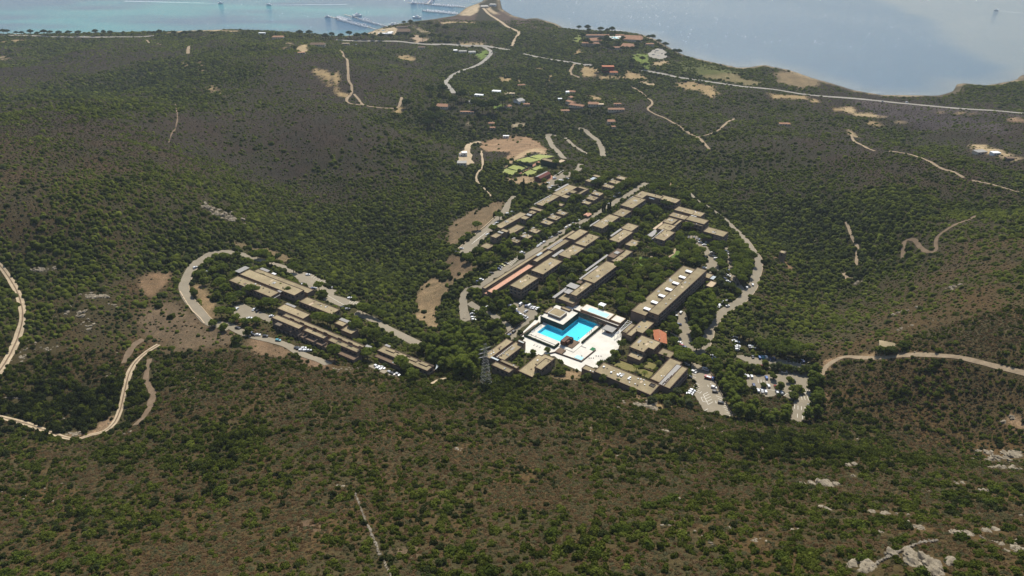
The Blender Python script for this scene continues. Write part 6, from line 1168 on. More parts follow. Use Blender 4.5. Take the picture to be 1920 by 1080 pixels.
for a in (('C6',735,207,14,6,3,.2,'small orange-roofed house north-west of the valley villas'),('C6',1235,272,14,8,4,-.3,'orange roof with white gable at the top of the villa lane'),('C6',1225,330,8,7,4,.9,'narrow tower-like house in the villa lane'),('C6',1228,375,18,8,4,-.9,'long salmon-roofed villa down the lane'),('C6',1285,408,26,9,4,-.5,'longest salmon villa at the lower lane bend'),('C6',1170,462,14,7,3,.0,'low orange roof alone below the villa lane'),('C6',1455,392,18,12,4,-.1,'orange hipped villa below the straw meadow'),('C6',1682,448,26,8,4,.0,'wide orange-roofed villa with white terrace'),('C6',1695,395,12,5,3,.0,'half hidden orange roof above the wide villa'),('C6',1632,567,12,10,4,.0,'isolated orange-roofed house in the maquis'),('C6',1655,622,6,5,3,.0,'tiny pale hut below the isolated house'),('C6',600,418,10,8,4,.6,'orange-brown gabled house beside the green meadow'),('C6',785,397,10,6,3,.0,'brown low roof right of the green meadow'),('C6',435,588,9,6,3,.0,'orange hut in the trees of the valley'),('C6',445,632,8,5,3,.0,'lower orange hut in the valley trees'),('T2',1400,790,20,14,4,-.2,'dull red roof among the big valley trees'),('T1',505*4/4,275,1,1,1,0,'')):
    if a[-1]: house(*a)
house('C6',485,268,15,9,3,-.2,'flat white roofed house above the valley trees','white_paint','white_paint',False); house('C6',310,306,15,7,2.6,-.3,'long white roof beside the curving drive','white_paint','white_paint',False); house('C6',712,360,14,14,4,.7,'grey roofed shed between the meadow and villas','roof_grey','white_paint'); house('C6',240,372,10,8,3,.3,'small purple-grey hut at the drive end','roof_grey','cream',False); house('C6',1120,345,7,5,3,0,'white cabin left of the villa lane','white_paint','white_paint',False); house('C6',640,292,10,5,3,0,'sandy walled low shed by the valley drive','sandstone','cream',False); house('C6',1530,400,9,7,3,0,'cream annex right of the hipped villa','sandstone','cream',False); house('C6',190,475,22,4,2.5,-.1,'long low orange shed roof in the valley trees','tile_far','cream',False,'shed'); house('C6',1195,275,6,6,6,0,'white gable end beside the orange roof','white_paint','white_paint')
house('T2',460,330,34,16,4,.0,'sprawling grey-roofed villa on the coastal rise','tile_brown','cream'); house('T2',165,275,26,12,4,.0,'orange-roofed villa overlooking the bay'); house('T2',45,245,16,8,4,.0,'white flat villa at the western edge of the rise','white_paint','white_paint',False); house('T2',340,392,14,8,3,.2,'sandy garden house below the coastal villa','tile_far','cream',False); house('T2',1240,352,16,10,4,.0,'brown-roofed cottage alone in the dark scrub','tile_brown','cream'); house('T2',1495,375,9,7,3.4,.1,'white bungalow near the road junction','white_paint','white_paint'); house('T2',1550,382,18,8,4,.0,'grey-roofed bungalow beside the white one','roof_grey','cream'); house('T2',1620,388,16,10,4,.1,'grey and white house next to the green verge','roof_grey','white_paint'); house('T2',675,325,16,5,3,0,'cream roadside shed below the shore road','sandstone','cream',False,'shed'); house('T4',125,925,16,7,3,-.1,'orange-roofed farmhouse in the eastern scrub')
house('C5',640,672,24,12,11,.0,'tall red-walled block with orange roof below the coast road','tile','red_wall',False,'building'); house('C5',725,760,16,10,4,.0,'orange-roofed annex in front of the red block','tile'); 
RS = [('C5',1015,252,46,34,6,-.25,'largest red tiled wing of the seaside hotel'),('C5',940,365,30,26,5,-.3,'front red tiled wing with stepped ridge of the seaside hotel'),('C5',740,388,36,9,4,-.05,'long low tiled front wing of the seaside hotel'),('C5',440,275,28,22,6,.2,'left gabled tiled wing of the seaside hotel'),('C5',390,325,44,9,4,-.15,'long tiled terrace wing at the hotel left'),('C5',480,205,60,9,5,.0,'long pinkish rear wing along the lagoon'),('C5',820,205,22,8,5,.0,'small rear tiled wing by the lagoon trees'),('C5',1265,335,20,8,4,.0,'salmon gatehouse above the seaside car park')]
for a in RS: house(*a, cat='hotel wing')
z_ = empty('lagoon_pool', np.array(spot('C5', 770, 255)) + np.array((0,0,1.2)), 0, 'bright turquoise free-form pool inside the seaside hotel', 'swimming pool'); MB().box((0,0,0.0),(30,34,1.6),0.2).build('terrace', M['white'], z_); MB().box((-5,-4,0.85),(13,20,0.1),0.5).build('water', M['pool_pale'], z_)
house('R7',503,914,9.5,7,2.6,-.4,'low tan flat-roofed shed behind bushes on the eastern ridge track','roof','wall',False,'shed'); 
b = Bld('water_tower', 'square brown stone tower standing alone on the eastern slope', 'tower', 'R7', [(47,526),(72,530),(79,520),(54,517)], 9, vents=1, win=1)
house('R7',895,97,14,9,3,.2,'grey farm roof in the sandy clearing','roof_grey','cream',False,'shed'); house('R7',960,102,10,7,3,.1,'white farm shed in the sandy clearing','white_paint','white_paint',False,'shed'); house('R7',1020,125,9,6,3,0,'brown farm hut right of the sandy clearing','tile_brown','wood',False,'shed')
house('Z7',588,78,9,4,3,0,'white site cabin at the top of the bare knoll','white_paint','white_paint',False,'cabin'); house('Z7',140,345,12,9,4,.0,'grey-roofed workshop beside the service yard','roof_grey','cream',False,'shed'); house('Z7',165,245,7,6,5,.2,'white tank house in the service yard','white_paint','white_paint',False,'shed'); house('Z7',135,262,6,4,3,.2,'small grey store left of the tank house','roof_grey','white_paint',False,'shed')
# orange awning, beach hall, marina roofs
house('B5',1095,200,7,5,2.6,.9,'bright orange awning hut beside the resort street','roof_terra','wood',True,'hut',name='awning_hut')
house('C4',885,325,34,26,5,.0,'round brown thatched beach hall at the marina','tile_brown','wood',True,'hall'); house('C4',870,278,30,8,4,.0,'low brown marina store behind the beach hall','tile_brown','cream',False,'shed'); house('C4',690,352,34,10,2.5,.1,'row of white shade sails on the beach','white_paint','white_paint',False,'shelter'); house('C4',745,340,14,8,3,.4,'white beach kiosk beside the shade sails','white_paint','white_paint',True,'kiosk'); house('C4',1740,65,24,14,5,.2,'grey roofed boathouse on the isthmus','roof_grey','cream'); house('C4',1830,45,20,12,5,-.2,'white and grey clubhouse at the isthmus end','roof_grey','white_paint'); house('C4',270,458,16,5,3,0,'cream shed in the pines below the shore road','sandstone','cream',False,'shed')
def pier(f, x0, y0, x1, y1, label):
    a = on_plane(*px(f, x0, y0), 1.0); c = on_plane(*px(f, x1, y1), 1.0); d = np.array(c)-np.array(a); L = np.linalg.norm(d); az = math.atan2(d[1], d[0]); rt = empty('pier', (*a, 0), az, label, 'pier')
    MB().box((L/2,0,0.9),(L,3.2,0.35)).build('deck', M['pier'], rt)
    n = int(L/14)
    for k in range(n): MB().bar((7+14*k,0,-3),(7+14*k,0,0.8),0.35,6).build('pile', M['wood'], rt)
    return np.array(a), d/L, L
def boat_mesh():
    b = MB(); n = 7; X = [-1.0,-0.6,-0.1,0.35,0.68,0.9,1.0]; Y = [.30,.34,.35,.31,.20,.08,.0]; 
    for z, m in ((0.0,0.75),(0.26,1.0)): b.V += [(x, y*m, z + (0.06*x*x if z else 0)) for x, y in zip(X, Y)] + [(x, -y*m, z + (0.06*x*x if z else 0)) for x, y in zip(X[::-1], Y[::-1])]
    k = 14; b.F += [(i, (i+1) % k, k+(i+1) % k, k+i) for i in range(k)] + [tuple(range(2*k-1, k-1, -1))[::-1]]
    h = mesh('hull', b.V, b.F, M['boat']); bm = bmesh.new(); bm.from_mesh(h); bmesh.ops.recalc_face_normals(bm, faces=bm.faces); bm.to_mesh(h); bm.free()
    c = MB().box((-0.05,0,0.40),(1.0,0.56,0.30),0,0.5).build('cabin', M['boat']); s = MB().box((0.32,0,0.37),(0.2,0.46,0.10),0,0.8).build('windscreen', M['glass']); me = (h, c.data, s.data)
    for o in (c, s): bpy.data.objects.remove(o)
    return me
HULL, CABIN, SCREEN = boat_mesh(); WAKE = plain('foam_wake', (0.62,0.70,0.75), 0.9, 0.15, 0.1)
def boat(p, az, L, label, group, cabin=True):
    rt = empty('motor_boat', (p[0], p[1], -0.1), az, label, 'boat', group); rt.scale = (L/1.5, L/1.5, L/1.25); link('hull', HULL, rt)
    if cabin: link('cabin', CABIN, rt); link('windscreen', SCREEN, rt)
    return rt
def berth(P, t0, t1, n, side, label, group, L=(7, 11)):
    a, d, ln = P; nr = np.array((-d[1], d[0]))*side
    for k in range(n):
        t = (t0 + (t1-t0)*(k+0.5)/n)*ln; l = random.uniform(*L); p = a + d*t + nr*(2.4 + l/2); boat(p, math.atan2(nr[1], nr[0]) + random.uniform(-.08,.08), l, '%s %s' % (ordinal(k), label), group)
P1 = pier('C4', 70, 165, 600, 310, 'front floating pier with most of the motor boats, left marina'); P2 = pier('C4', 255, 150, 720, 280, 'rear floating pier of the left marina'); P3 = pier('C4', 930, 26, 1560, 80, 'upper pier of the isthmus marina'); P4 = pier('C4', 1090, 110, 1490, 150, 'lower boat pontoon of the isthmus marina'); P5 = pier('C4', 1135, 45, 1175, -5, 'short cross pontoon on the upper isthmus pier'); P6 = pier('C4', 1600, 22, 1720, 20, 'stub jetty on the isthmus beach')
berth(P1, .17, .42, 8, 1, 'big motor boat from sea on far side of front left pier', 'boats on the front left pier', (11, 15)); berth(P1, .30, .86, 13, -1, 'boat from sea on near side of front left pier', 'boats on the front left pier'); berth(P1, .46, .85, 7, 1, 'small boat from sea on far side of front left pier', 'boats on the front left pier')
berth(P2, .4, .98, 12, -1, 'boat from sea on near side of rear left pier', 'boats on the rear left pier'); berth(P2, .42, .6, 3, 1, 'boat from sea on far side of rear left pier', 'boats on the rear left pier'); berth(P2, .16, .28, 1, 1, 'large dark-windowed yacht by the rear left pier', 'boats on the rear left pier', (22, 23))
berth(P3, .03, .26, 4, 1, 'boat from sea on outer part of upper isthmus pier', 'boats on the upper isthmus pier'); berth(P3, .38, .95, 15, 1, 'boat from sea on far side of upper isthmus pier', 'boats on the upper isthmus pier'); berth(P3, .42, .8, 9, -1, 'boat from sea on near side of upper isthmus pier', 'boats on the upper isthmus pier'); berth(P4, .02, .95, 17, -1, 'boat from sea on near side of lower pontoon', 'boats on the lower isthmus pontoon', (8, 13)); berth(P4, .05, .9, 12, 1, 'boat from sea on far side of lower pontoon', 'boats on the lower isthmus pontoon', (8, 12)); berth(P5, 0, 1, 5, 1, 'boat down the left of the short cross pontoon', 'boats on the cross pontoon'); berth(P5, 0, 1, 5, -1, 'boat down the right of the short cross pontoon', 'boats on the cross pontoon')
for f, x, y, L, az, l in (('C4',80,184,13,3.1,'white boat at the tip of the front left pier'),('C4',990,42,14,0.1,'white boat lying off the upper isthmus pier'),('C4',1030,195,20,-.35,'long pale work boat near the beach between the marinas'),('C4',770,270,16,0.2,'white yacht berthed at the marina quay'),('C4',800,262,14,0.3,'second white yacht at the marina quay')):
    boat(on_plane(*px(f, x, y), 0), az, L, l, 'boats lying on their own')
def runner(f, x, y, az, L, wl, ww, label):
    p = on_plane(*px(f, x, y), 0); boat(p, az, L, label, 'boats under way'); b = MB(); n = 14; rg = np.random.default_rng(int(x))
    for i in range(n+1):
        t = i/n; h = ww*(0.15 + 0.85*t)*(1 - 0.5*t)*rg.uniform(0.6, 1.2); b.V += [(-L*0.4 - wl*t, h, 0.06), (-L*0.4 - wl*t, -h, 0.06)]
    b.F = [(2*i, 2*i+1, 2*i+3, 2*i+2) for i in range(n)]; o = b.build('foam_wake', WAKE)
    if o.data.polygons[0].normal.z < 0: o.data.flip_normals()
    o.location = (*p, 0.02); o.rotation_euler[2] = az; o['kind'] = 'structure'
runner('T1',1655,26,-.15,12,330,7,'speeding motor boat with a long white wake'); runner('T2',95,38,3.2,12,240,5,'motor boat heading left with a thin wake'); runner('T4',1712,80,2.4,10,60,3,'small motor boat crossing the pale lagoon shallows')
# ------------------------------------------------------------------ pylon, poles, rocks, stone walls, people
p = spot('F', 911.5, 722); P0 = (p[0], p[1], hz(*p[:2]) - 0.5); py = empty('lattice_pylon', P0, 0.5, 'tall galvanised lattice electricity pylon in front of the pine grove', 'pylon'); H_ = 33.0
def wid(z): return 2.6*(1 - z/H_) + 0.55 if z < 24 else 0.95 - 0.035*(z-24)
lv = [0,3.5,6.8,9.8,12.6,15.2,17.6,19.8,21.8,24,26,28,30,33]; sg = [(-1,-1),(1,-1),(1,1),(-1,1)]
for sx, sy in sg:
    b = MB()
    for z0, z1 in zip(lv, lv[1:]): b.bar((sx*wid(z0), sy*wid(z0), z0), (sx*wid(z1), sy*wid(z1), z1), 0.085)
    b.build('leg', M['metal'], py)
for i in range(4):
    b = MB(); a, c = sg[i], sg[(i+1) % 4]
    for z0, z1 in zip(lv, lv[1:]):
        b.bar((a[0]*wid(z0), a[1]*wid(z0), z0), (c[0]*wid(z1), c[1]*wid(z1), z1), 0.04).bar((c[0]*wid(z0), c[1]*wid(z0), z0), (a[0]*wid(z1), a[1]*wid(z1), z1), 0.04).bar((a[0]*wid(z1), a[1]*wid(z1), z1), (c[0]*wid(z1), c[1]*wid(z1), z1), 0.04)
    b.build('bracing', M['metal'], py)
for z in (23.5, 26.5, 29.5):
    b = MB(); R = 5.2 if z < 28 else 4.2
    for s in (-1, 1): b.bar((0,0.4,z),(s*R,0,z+0.3),0.09).bar((0,-0.4,z),(s*R,0,z+0.3),0.09).bar((0,0,z+1.6),(s*R,0,z+0.3),0.06)
    b.build('cross_arm', M['metal'], py)
    for s in (-1, 1): MB().bar((s*R,0,z+0.3),(s*R,0,z-1.1),0.11,6).build('insulator', M['tile_brown'], py)
for f, x, y, h, l in (('L5',757,458,12,'weathered timber power pole on the bare saddle'),('L5',1065,515,9,'timber power pole below the western front road')):
    p = spot(f, x, y); rt = empty('power_pole', (p[0], p[1], p[2]), 0.4, l, 'pole'); MB().bar((0,0,-1),(0,0,h),0.2,6,0.13).build('mast', M['wood'], rt); MB().bar((-1.2,0,h-0.8),(1.2,0,h-0.8),0.09).build('cross_arm', M['wood'], rt)
def rocky(rg, n, spread, size, flat=0.6, lod=2):
    V = []; F = []
    for _ in range(n):
        bm = bmesh.new(); bmesh.ops.create_icosphere(bm, subdivisions=lod, radius=1.0); s = size*rg.uniform(0.45, 1.15); sc = np.array((s*rg.uniform(.8,1.5), s*rg.uniform(.7,1.2), s*flat*rg.uniform(.6,1.3))); c = np.array((rg.normal()*spread[0], rg.normal()*spread[1], -sc[2]*0.25)); ph = rg.uniform(0, 10, 3); k = len(V)
        for v in bm.verts:
            d = np.array(v.co); m = 1 + 0.28*math.sin(3.1*d[0]+ph[0])*math.sin(2.7*d[1]+ph[1]) + 0.16*math.sin(6*d[2]+5*d[0]+ph[2]) + 0.10*math.sin(13*d[0]+9*d[1]+ph[1])*math.sin(11*d[2]-8*d[0]+ph[0]) + rg.uniform(-.06,.06); d = np.sign(d)*np.abs(d)**0.8; V.append(tuple(c + d*m*sc))
        F += [tuple(k + v.index for v in f.verts) for f in bm.faces]; bm.free()
    return V, F
ROCKS = [('R8',700,335,3,(1.6,.5),1.5,'rounded pale boulders standing on the near crest'),('R8',710,405,2,(1,.6),1.0,'small grey boulder below the crest boulders'),('R8',520,462,7,(5.5,1.2),1.9,'long pale rock slab on the right near slope'),('R8',400,460,4,(3,.6),0.9,'low rock streak left of the long slab'),('R8',555,630,3,(1.2,1),1.1,'small pale rock below the long slab'),('R8',955,660,5,(3,1.2),1.3,'pale rock strip in mid right slope'),('R8',1160,755,5,(1.8,1.8),1.2,'pale outcrop right of the rock strip'),('R8',925,800,3,(.6,1.6),0.8,'narrow pale rock on the right slope'),('R8',1480,805,8,(2.2,2),1.2,'grey and white outcrop near the right edge'),('R8',1640,775,7,(2.6,1.8),1.1,'stony patch above the right edge outcrop'),('R8',1790,890,8,(2.4,2.2),1.1,'jagged white outcrop at the right edge'),('R8',800,1025,7,(1.8,2.2),1.5,'pale rock face at the wall foot'),('R8',1180,975,11,(3.4,3.2),2.2,'largest pale rock face below the dry stone wall'),('R8',1265,1060,5,(1.6,1.2),1.6,'rock slab at the bottom edge below the rock face'),('R8',345,765,3,(1.2,.5),0.7,'little pale rock at left of right slope'),('R8',1440,452,4,(2,.6),0.9,'thin pale rock along the spur crest'),('R8',1600,505,3,(1.2,.6),1.0,'rock knob on the spur crest'),('R8',1800,265,9,(3,3),2.4,'big white outcrop on the far right slope'),('R8',1690,290,8,(3.5,3),1.7,'scattered grey outcrop left of the big white one'),('R8',1620,250,6,(2,2.6),1.2,'small outcrop at the left of the far right rocks'),('R8',1720,350,7,(4,2),1.3,'dark rubble below the far right rocks'),('R8',300,155,3,(1.2,.5),0.8,'tiny pale rock on the crest above the slab'),('R8',75,835,4,(1.6,.8),0.8,'rocks by a dark bush at the bottom centre right'),('R8',1790,10,4,(2,1),1.4,'pale rock at the right edge below the ridge track'),
 ('L5',180,170,6,(3.2,2),1.8,'pale rock beside the western ridge track'),('L5',245,165,5,(2.4,1.5),1.1,'stones right of the western ridge rock'),('L5',430,295,7,(4,2),1.5,'rock band on the western slope'),('L5',500,300,4,(2,1.4),1.7,'square white boulder right of the rock band'),('L5',380,385,8,(4.5,2.4),1.4,'broad stone scatter below the rock band'),('L5',420,440,5,(2,1.4),1.1,'lower stone scatter on the western slope'),('L5',325,370,4,(1.5,1),1.2,'single pale stone cluster left of the scatter'),('L5',540,340,4,(2.6,1),1.1,'low ledge at the right of the rock band'),('L5',100,590,9,(2,5),0.9,'stone heap beside the western ridge track'),('L5',240,545,8,(6,2),0.8,'loose stone strip in the western scrub'),
 ('F',412,398,14,(9,5),2.6,'large grey outcrop at the foot of the far left spur'),('F',428,408,8,(5,4),2.0,'lower grey rocks right of the far left outcrop'),('A8',900,845,6,(6,1.2),1.5,'flat pale rock below the lower hotel'),('A8',1150,870,9,(6,2.2),1.9,'wide pale rock apron below the lower hotel corner'),('A8',1260,930,4,(2,1.5),1.3,'pale rock toe at the right of the apron'),('A8',680,905,3,(1.2,.8),0.8,'white stones left of the rock apron'),('R7',575,775,6,(4,1.5),1.6,'white rock on the eastern ridge'),('R7',585,840,5,(4,1),1.1,'lower white rock streak on the eastern ridge'),('R7',790,672,5,(4,2),1.2,'small pale rocks on the eastern flank'),('R7',375,655,5,(3,2),1.2,'rocks beside the eastern track end'),('D3',1675,325,4,(1,1),0.9,'pale stones on the slope under the lower hotel'),('D1',1760,8,4,(1,.8),0.8,'white stones on the near centre slope'),('D1',880,285,4,(1.6,.4),0.6,'line of pale stones on the near left slope'),('Z2',200,940,8,(5,3),0.9,'white stones below the western terraces'),('D2',690,850,6,(3,1),1.0,'pale stones beside the lower western track bend')]
rg = np.random.default_rng(5)
for f, x, y, n, sp, sz, l in ROCKS:
    p = spot(f, x, y); o = empty('rock_outcrop', p); n = int(n*1.7)
    for k in range(n):
        V_, F_ = rocky(rg, 1, (0, 0), sz*0.92, 0.7, 2 if sz < 1.2 else 3); dx, dy = rg.normal()*sp[0]*0.85, rg.normal()*sp[1]; q = link('boulder', mesh('boulder', V_, F_, M['rock']), o); q.location = (dx, dy, hz(p[0]+dx, p[1]+dy) - p[2]); q.rotation_euler[2] = rg.uniform(0, 6.28)
    tag(o, l, 'rock'); CLEAR.append(('poly', [(p[0]+(sp[0]*1.5+1.4)*math.cos(t), p[1]-0.8+(sp[1]*1.6+1.8)*math.sin(t)) for t in np.linspace(0, 6.28, 9)[:-1]]))
ST = []
for s in range(4):
    V_, F_ = rocky(np.random.default_rng(60+s), 1, (0,0), 0.42, 0.8); ST.append(mesh('stone', V_, F_, M['rock_dim'])); V_, F_ = rocky(np.random.default_rng(70+s), 1, (0,0), 0.36, 0.8); ST.append(mesh('stone', V_, F_, M['rock']))
def stonewall(f, pts, label, step, mats, jit, layers=2):
    q = spline([spot(f, x, y)[:2] for x, y in pts], step); p0 = q[0]; CLEAR.append(('line', q, 1.0)); rt = empty('dry_stone_wall', (p0[0], p0[1], hz(*p0)), 0, label, 'wall')
    for k, p in enumerate(q):
        for l in range(layers):
            o = link('stone', ST[2*random.randrange(4) + random.choice(mats)], rt); x, y = p[0] + random.uniform(-jit, jit), p[1] + random.uniform(-jit, jit); o.location = (x - p0[0], y - p0[1], hz(x, y) - hz(*p0) + 0.25 + 0.42*l); o.rotation_euler = (random.uniform(-.3,.3), random.uniform(-.3,.3), random.uniform(0, 6.28)); k_ = random.uniform(.8, 1.35); o.scale = (k_, k_, k_*0.9)
stonewall('R8', [(845,1020),(900,985),(1000,935),(1090,895),(1180,862),(1275,850)], 'dark dry stone wall climbing the right near slope', 0.55, (0, 0, 1), 0.12)
stonewall('D1', [(985,345),(1025,450),(1080,590),(1140,720),(1165,800)], 'broken line of pale stones down the near left slope', 0.6, (1, 1, 0), 0.22, 1)
stonewall('D1', [(1200,850),(1230,920),(1250,960)], 'short run of pale stones at the bottom left of centre', 0.6, (1,), 0.25, 1)
stonewall('R8', [(1575,815),(1620,840),(1690,855)], 'short low stone wall near the right edge outcrop', 0.6, (0, 1), 0.15, 1)
stonewall('D2', [(40,520),(180,528),(290,535)], 'dark stone wall above the lower western track', 0.7, (0,), 0.15, 1)
# people by the pool: one continuous body each
def person_mesh(seated=False):
    bm = bmesh.new(); J = {'pel':(0,0,.93),'che':(0,.01,1.3),'nek':(0,.02,1.5),'hed':(0,.03,1.66),'hl':(.1,0,.88),'kl':(.12,.03,.48),'fl':(.13,0,.06),'hr':(-.1,0,.88),'kr':(-.13,.06,.48),'fr':(-.15,0,.06),'sl':(.19,0,1.42),'el':(.27,-.03,1.14),'wl':(.28,.08,.88),'sr':(-.19,0,1.42),'er':(-.27,-.02,1.14),'wr':(-.26,.1,.9)}
    E_ = [('pel','che'),('che','nek'),('nek','hed'),('pel','hl'),('hl','kl'),('kl','fl'),('pel','hr'),('hr','kr'),('kr','fr'),('che','sl'),('sl','el'),('el','wl'),('che','sr'),('sr','er'),('er','wr')]
    R = dict(pel=.15,che=.15,nek=.06,hed=.11,hl=.1,kl=.065,fl=.05,hr=.1,kr=.065,fr=.05,sl=.065,el=.045,wl=.035,sr=.065,er=.045,wr=.035); ks = list(J); vs = {k: bm.verts.new(J[k]) for k in ks}
    for a, c in E_: bm.edges.new((vs[a], vs[c]))
    me = bpy.data.meshes.new('body'); bm.to_mesh(me); bm.free(); o = link('tmp', me); o.modifiers.new('s', 'SKIN'); 
    for i, k in enumerate(ks): me.skin_vertices[0].data[i].radius = (R[k], R[k]); me.skin_vertices[0].data[i].use_root = (k == 'pel')
    dg = bpy.context.evaluated_depsgraph_get(); r = bpy.data.meshes.new_from_object(o.evaluated_get(dg)); bpy.data.objects.remove(o); r.name = 'person'; r.materials.clear(); r.materials.append(M['skin']); return r
PM = person_mesh(); TRK = mesh('swim_trunks', *(lambda b: (b.V, b.F))(MB().box((0,0,.88),(.40,.30,.26),0,0.92)), M['boat_dark'])
for i, (x, y, l) in enumerate(((1185,738,'swimmer standing left of three on the east pool edge'),(1228,718,'middle swimmer of three standing on the east pool edge'),(1262,692,'right-hand swimmer of three on the east pool edge'),(340,610,'bather standing by the west pool loungers'),(215,690,'bather at the lower end of the west pool deck'),(160,775,'bather at the west corner of the pool deck'),(245,800,'bather by the front hedge of the pool'),(1025,830,'person beside the pool bar platform'))):
    p = pp('A7', x, y, 0.6); o = empty('person', (*p, ZP + 0.36), random.uniform(0, 6), l, 'person', 'bathers round the main pool'); link('body', PM, o); link('swim_trunks', TRK, o)
# ------------------------------------------------------------------ maquis: shrubs over the whole hillside
def blocked(x, y):
    r = np.zeros(len(x), bool)
    for it in CLEAR:
        q = np.asarray(it[1]); pad = 3 if it[0] == 'poly' else it[2] + 1
        x0, y0 = q.min(0) - pad; x1, y1 = q.max(0) + pad
        k = np.where((x > x0) & (x < x1) & (y > y0) & (y < y1) & ~r)[0]
        if not len(k): continue
        if it[0] == 'poly': r[k] |= inside(x[k], y[k], it[1])
        else:
            for s in range(0, len(q)-1, 24):
                sg_ = q[s:s+25]; a0 = sg_.min(0) - pad; a1 = sg_.max(0) + pad; kk = k[(x[k] > a0[0]) & (x[k] < a1[0]) & (y[k] > a0[1]) & (y[k] < a1[1])]
                if len(kk): r[kk] |= seg_dist(x[kk], y[kk], sg_, False) < it[2]
    return r
def gridval(A, x, y):
    j = np.clip(np.searchsorted(GX, x) - 1, 0, len(GX)-2); i = np.clip(np.searchsorted(GY, y) - 1, 0, len(GY)-2)
    fx = (x - GX[j]) / (GX[j+1] - GX[j]); fy = (y - GY[i]) / (GY[i+1] - GY[i])
    return (A[i, j]*(1-fx) + A[i, j+1]*fx)*(1-fy) + (A[i+1, j]*(1-fx) + A[i+1, j+1]*fx)*fy
def scatter(y0, y1, step, side, pad):
    xs = np.arange(-side, side, step); ys = np.arange(y0, y1, step*0.87); X, Y = np.meshgrid(xs, ys); X = X + (np.arange(len(ys)) % 2)[:, None]*step*0.5
    x = (X + RNG.uniform(-.55, .55, X.shape)*step).ravel(); y = (Y + RNG.uniform(-.55, .55, X.shape)*step).ravel()
    z = ground(x, y); c, s = math.cos(PITCH), math.sin(PITCH); dep = y*c - (z - CAM_Z)*s; k = (dep > 20) & (np.abs(x) < dep*0.72 + pad)
    x, y = x[k], y[k]; k = gridval(SHORE, x, y) < -8; x, y = x[k], y[k]
    k = RNG.uniform(size=len(x)) > gridval(BM, x, y)*1.25; x, y = x[k], y[k]
    k = ~blocked(x, y); return x[k], y[k]
C_GREEN = np.array([(0.066,0.082,0.017),(0.090,0.110,0.020),(0.128,0.150,0.027),(0.056,0.070,0.022)])
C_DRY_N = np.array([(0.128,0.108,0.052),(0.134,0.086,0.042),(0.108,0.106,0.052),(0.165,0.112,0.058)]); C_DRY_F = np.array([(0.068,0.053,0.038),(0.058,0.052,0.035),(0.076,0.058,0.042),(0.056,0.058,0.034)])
def character(x, y):
    g = gridval(GV, x, y); n = len(x); fr = np.clip((y - 330)/450, 0, 1)
    clump = 0.55*fbm(x, y, 9, 131, 2) + 0.6*fbm(x, y, 26, 135, 2) - 0.075; green = RNG.uniform(size=n) < np.clip(0.10 + g*0.9 + (clump - 0.5)*1.7, 0.10, 0.97)
    ci = np.clip((vnoise(x, y, 6, 141)*2.2 + vnoise(x, y, 45, 145)*1.4 + RNG.uniform(0, .8, n)).astype(int), 0, 3)
    ci = np.where(RNG.uniform(size=n) < np.clip((g - 0.72)*2.2, 0, 0.75), 3, ci)
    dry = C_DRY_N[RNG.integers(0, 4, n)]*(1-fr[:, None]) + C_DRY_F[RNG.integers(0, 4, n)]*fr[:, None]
    col = np.where(green[:, None], C_GREEN[ci], dry)*RNG.uniform(0.8, 1.25, (n, 1))
    rad = np.where(green, (0.5 + 1.25*RNG.uniform(0, 1, n)**1.5)*(1 + 0.95*np.clip(g - 0.5, 0, 1)) + (RNG.uniform(size=n) < 0.05)*0.9, RNG.uniform(0.5, 1.05, n))
    hgt = rad*np.where(green, RNG.uniform(0.75, 1.25, n)*(1 + 1.2*np.clip(g-0.6, 0, 1)), RNG.uniform(0.55, 0.95, n)); return green, col, rad, hgt
def heap(name, x, y, col, rad, hgt, label, k=5, two=True):
    n = len(x); z = ground(x, y); th = RNG.uniform(0, 6.28, n)[:, None] + np.arange(k)[None]*2*math.pi/k + RNG.uniform(-.35, .35, (n, k)); rr = rad[:, None]*RNG.uniform(0.75, 1.2, (n, k))
    px_, py_ = x[:, None] + rr*np.cos(th), y[:, None] + rr*np.sin(th); base = np.stack([px_, py_, ground(px_, py_) - 0.25], -1); lay = [base]
    if two:
        r2 = rr*RNG.uniform(0.62, 0.98, (n, k)); t2 = th + RNG.uniform(-.5, .5, (n, k)); lay.append(np.stack([x[:, None] + r2*np.cos(t2), y[:, None] + r2*np.sin(t2), z[:, None] + hgt[:, None]*RNG.uniform(0.45, 0.85, (n, k))], -1))
    top = np.stack([x + RNG.uniform(-.3, .3, n)*rad, y + RNG.uniform(-.3, .3, n)*rad, z + hgt*RNG.uniform(0.9, 1.15, n)], -1)[:, None]
    V = np.concatenate(lay + [top], 1); m = V.shape[1]; T = []
    for i in range(k):
        j = (i+1) % k
        if two: T += [(i, j, k+j), (i, k+j, k+i), (k+i, k+j, 2*k)]
        else: T += [(i, j, k)]
    T = np.array(T); Q = (np.arange(n)[:, None, None]*m + T[None]).reshape(-1, 3); cc = np.repeat(col[:, None], m, 1)*RNG.uniform(0.82, 1.2, (n, m, 1))
    o = link(name, big_mesh(name, V.reshape(-1, 3), Q, 3, M['shrub_far'], cc.reshape(-1, 3), smooth=False)); tag(o, label, 'shrubs', None, 'stuff'); return o
Y0, Y1 = 400, 820
x, y = scatter(Y1, 2100, 4.6, 1900, 60); g_, c_, r_, h_ = character(x, y); dn = np.clip((y - Y1)/900, 0, 1)
r_ = r_*(1.15 + 0.75*dn); h_ = h_*(1.0 - 0.15*dn); keep = g_ | (RNG.uniform(size=len(x)) < 0.85); print('far shrubs', keep.sum())
c_ = c_*np.where(g_, 0.86, 0.92)[:, None]
heap('distant_maquis', x[keep], y[keep], c_[keep], r_[keep], h_[keep], 'distant dark green and purple grey maquis towards the coast', 5, True)
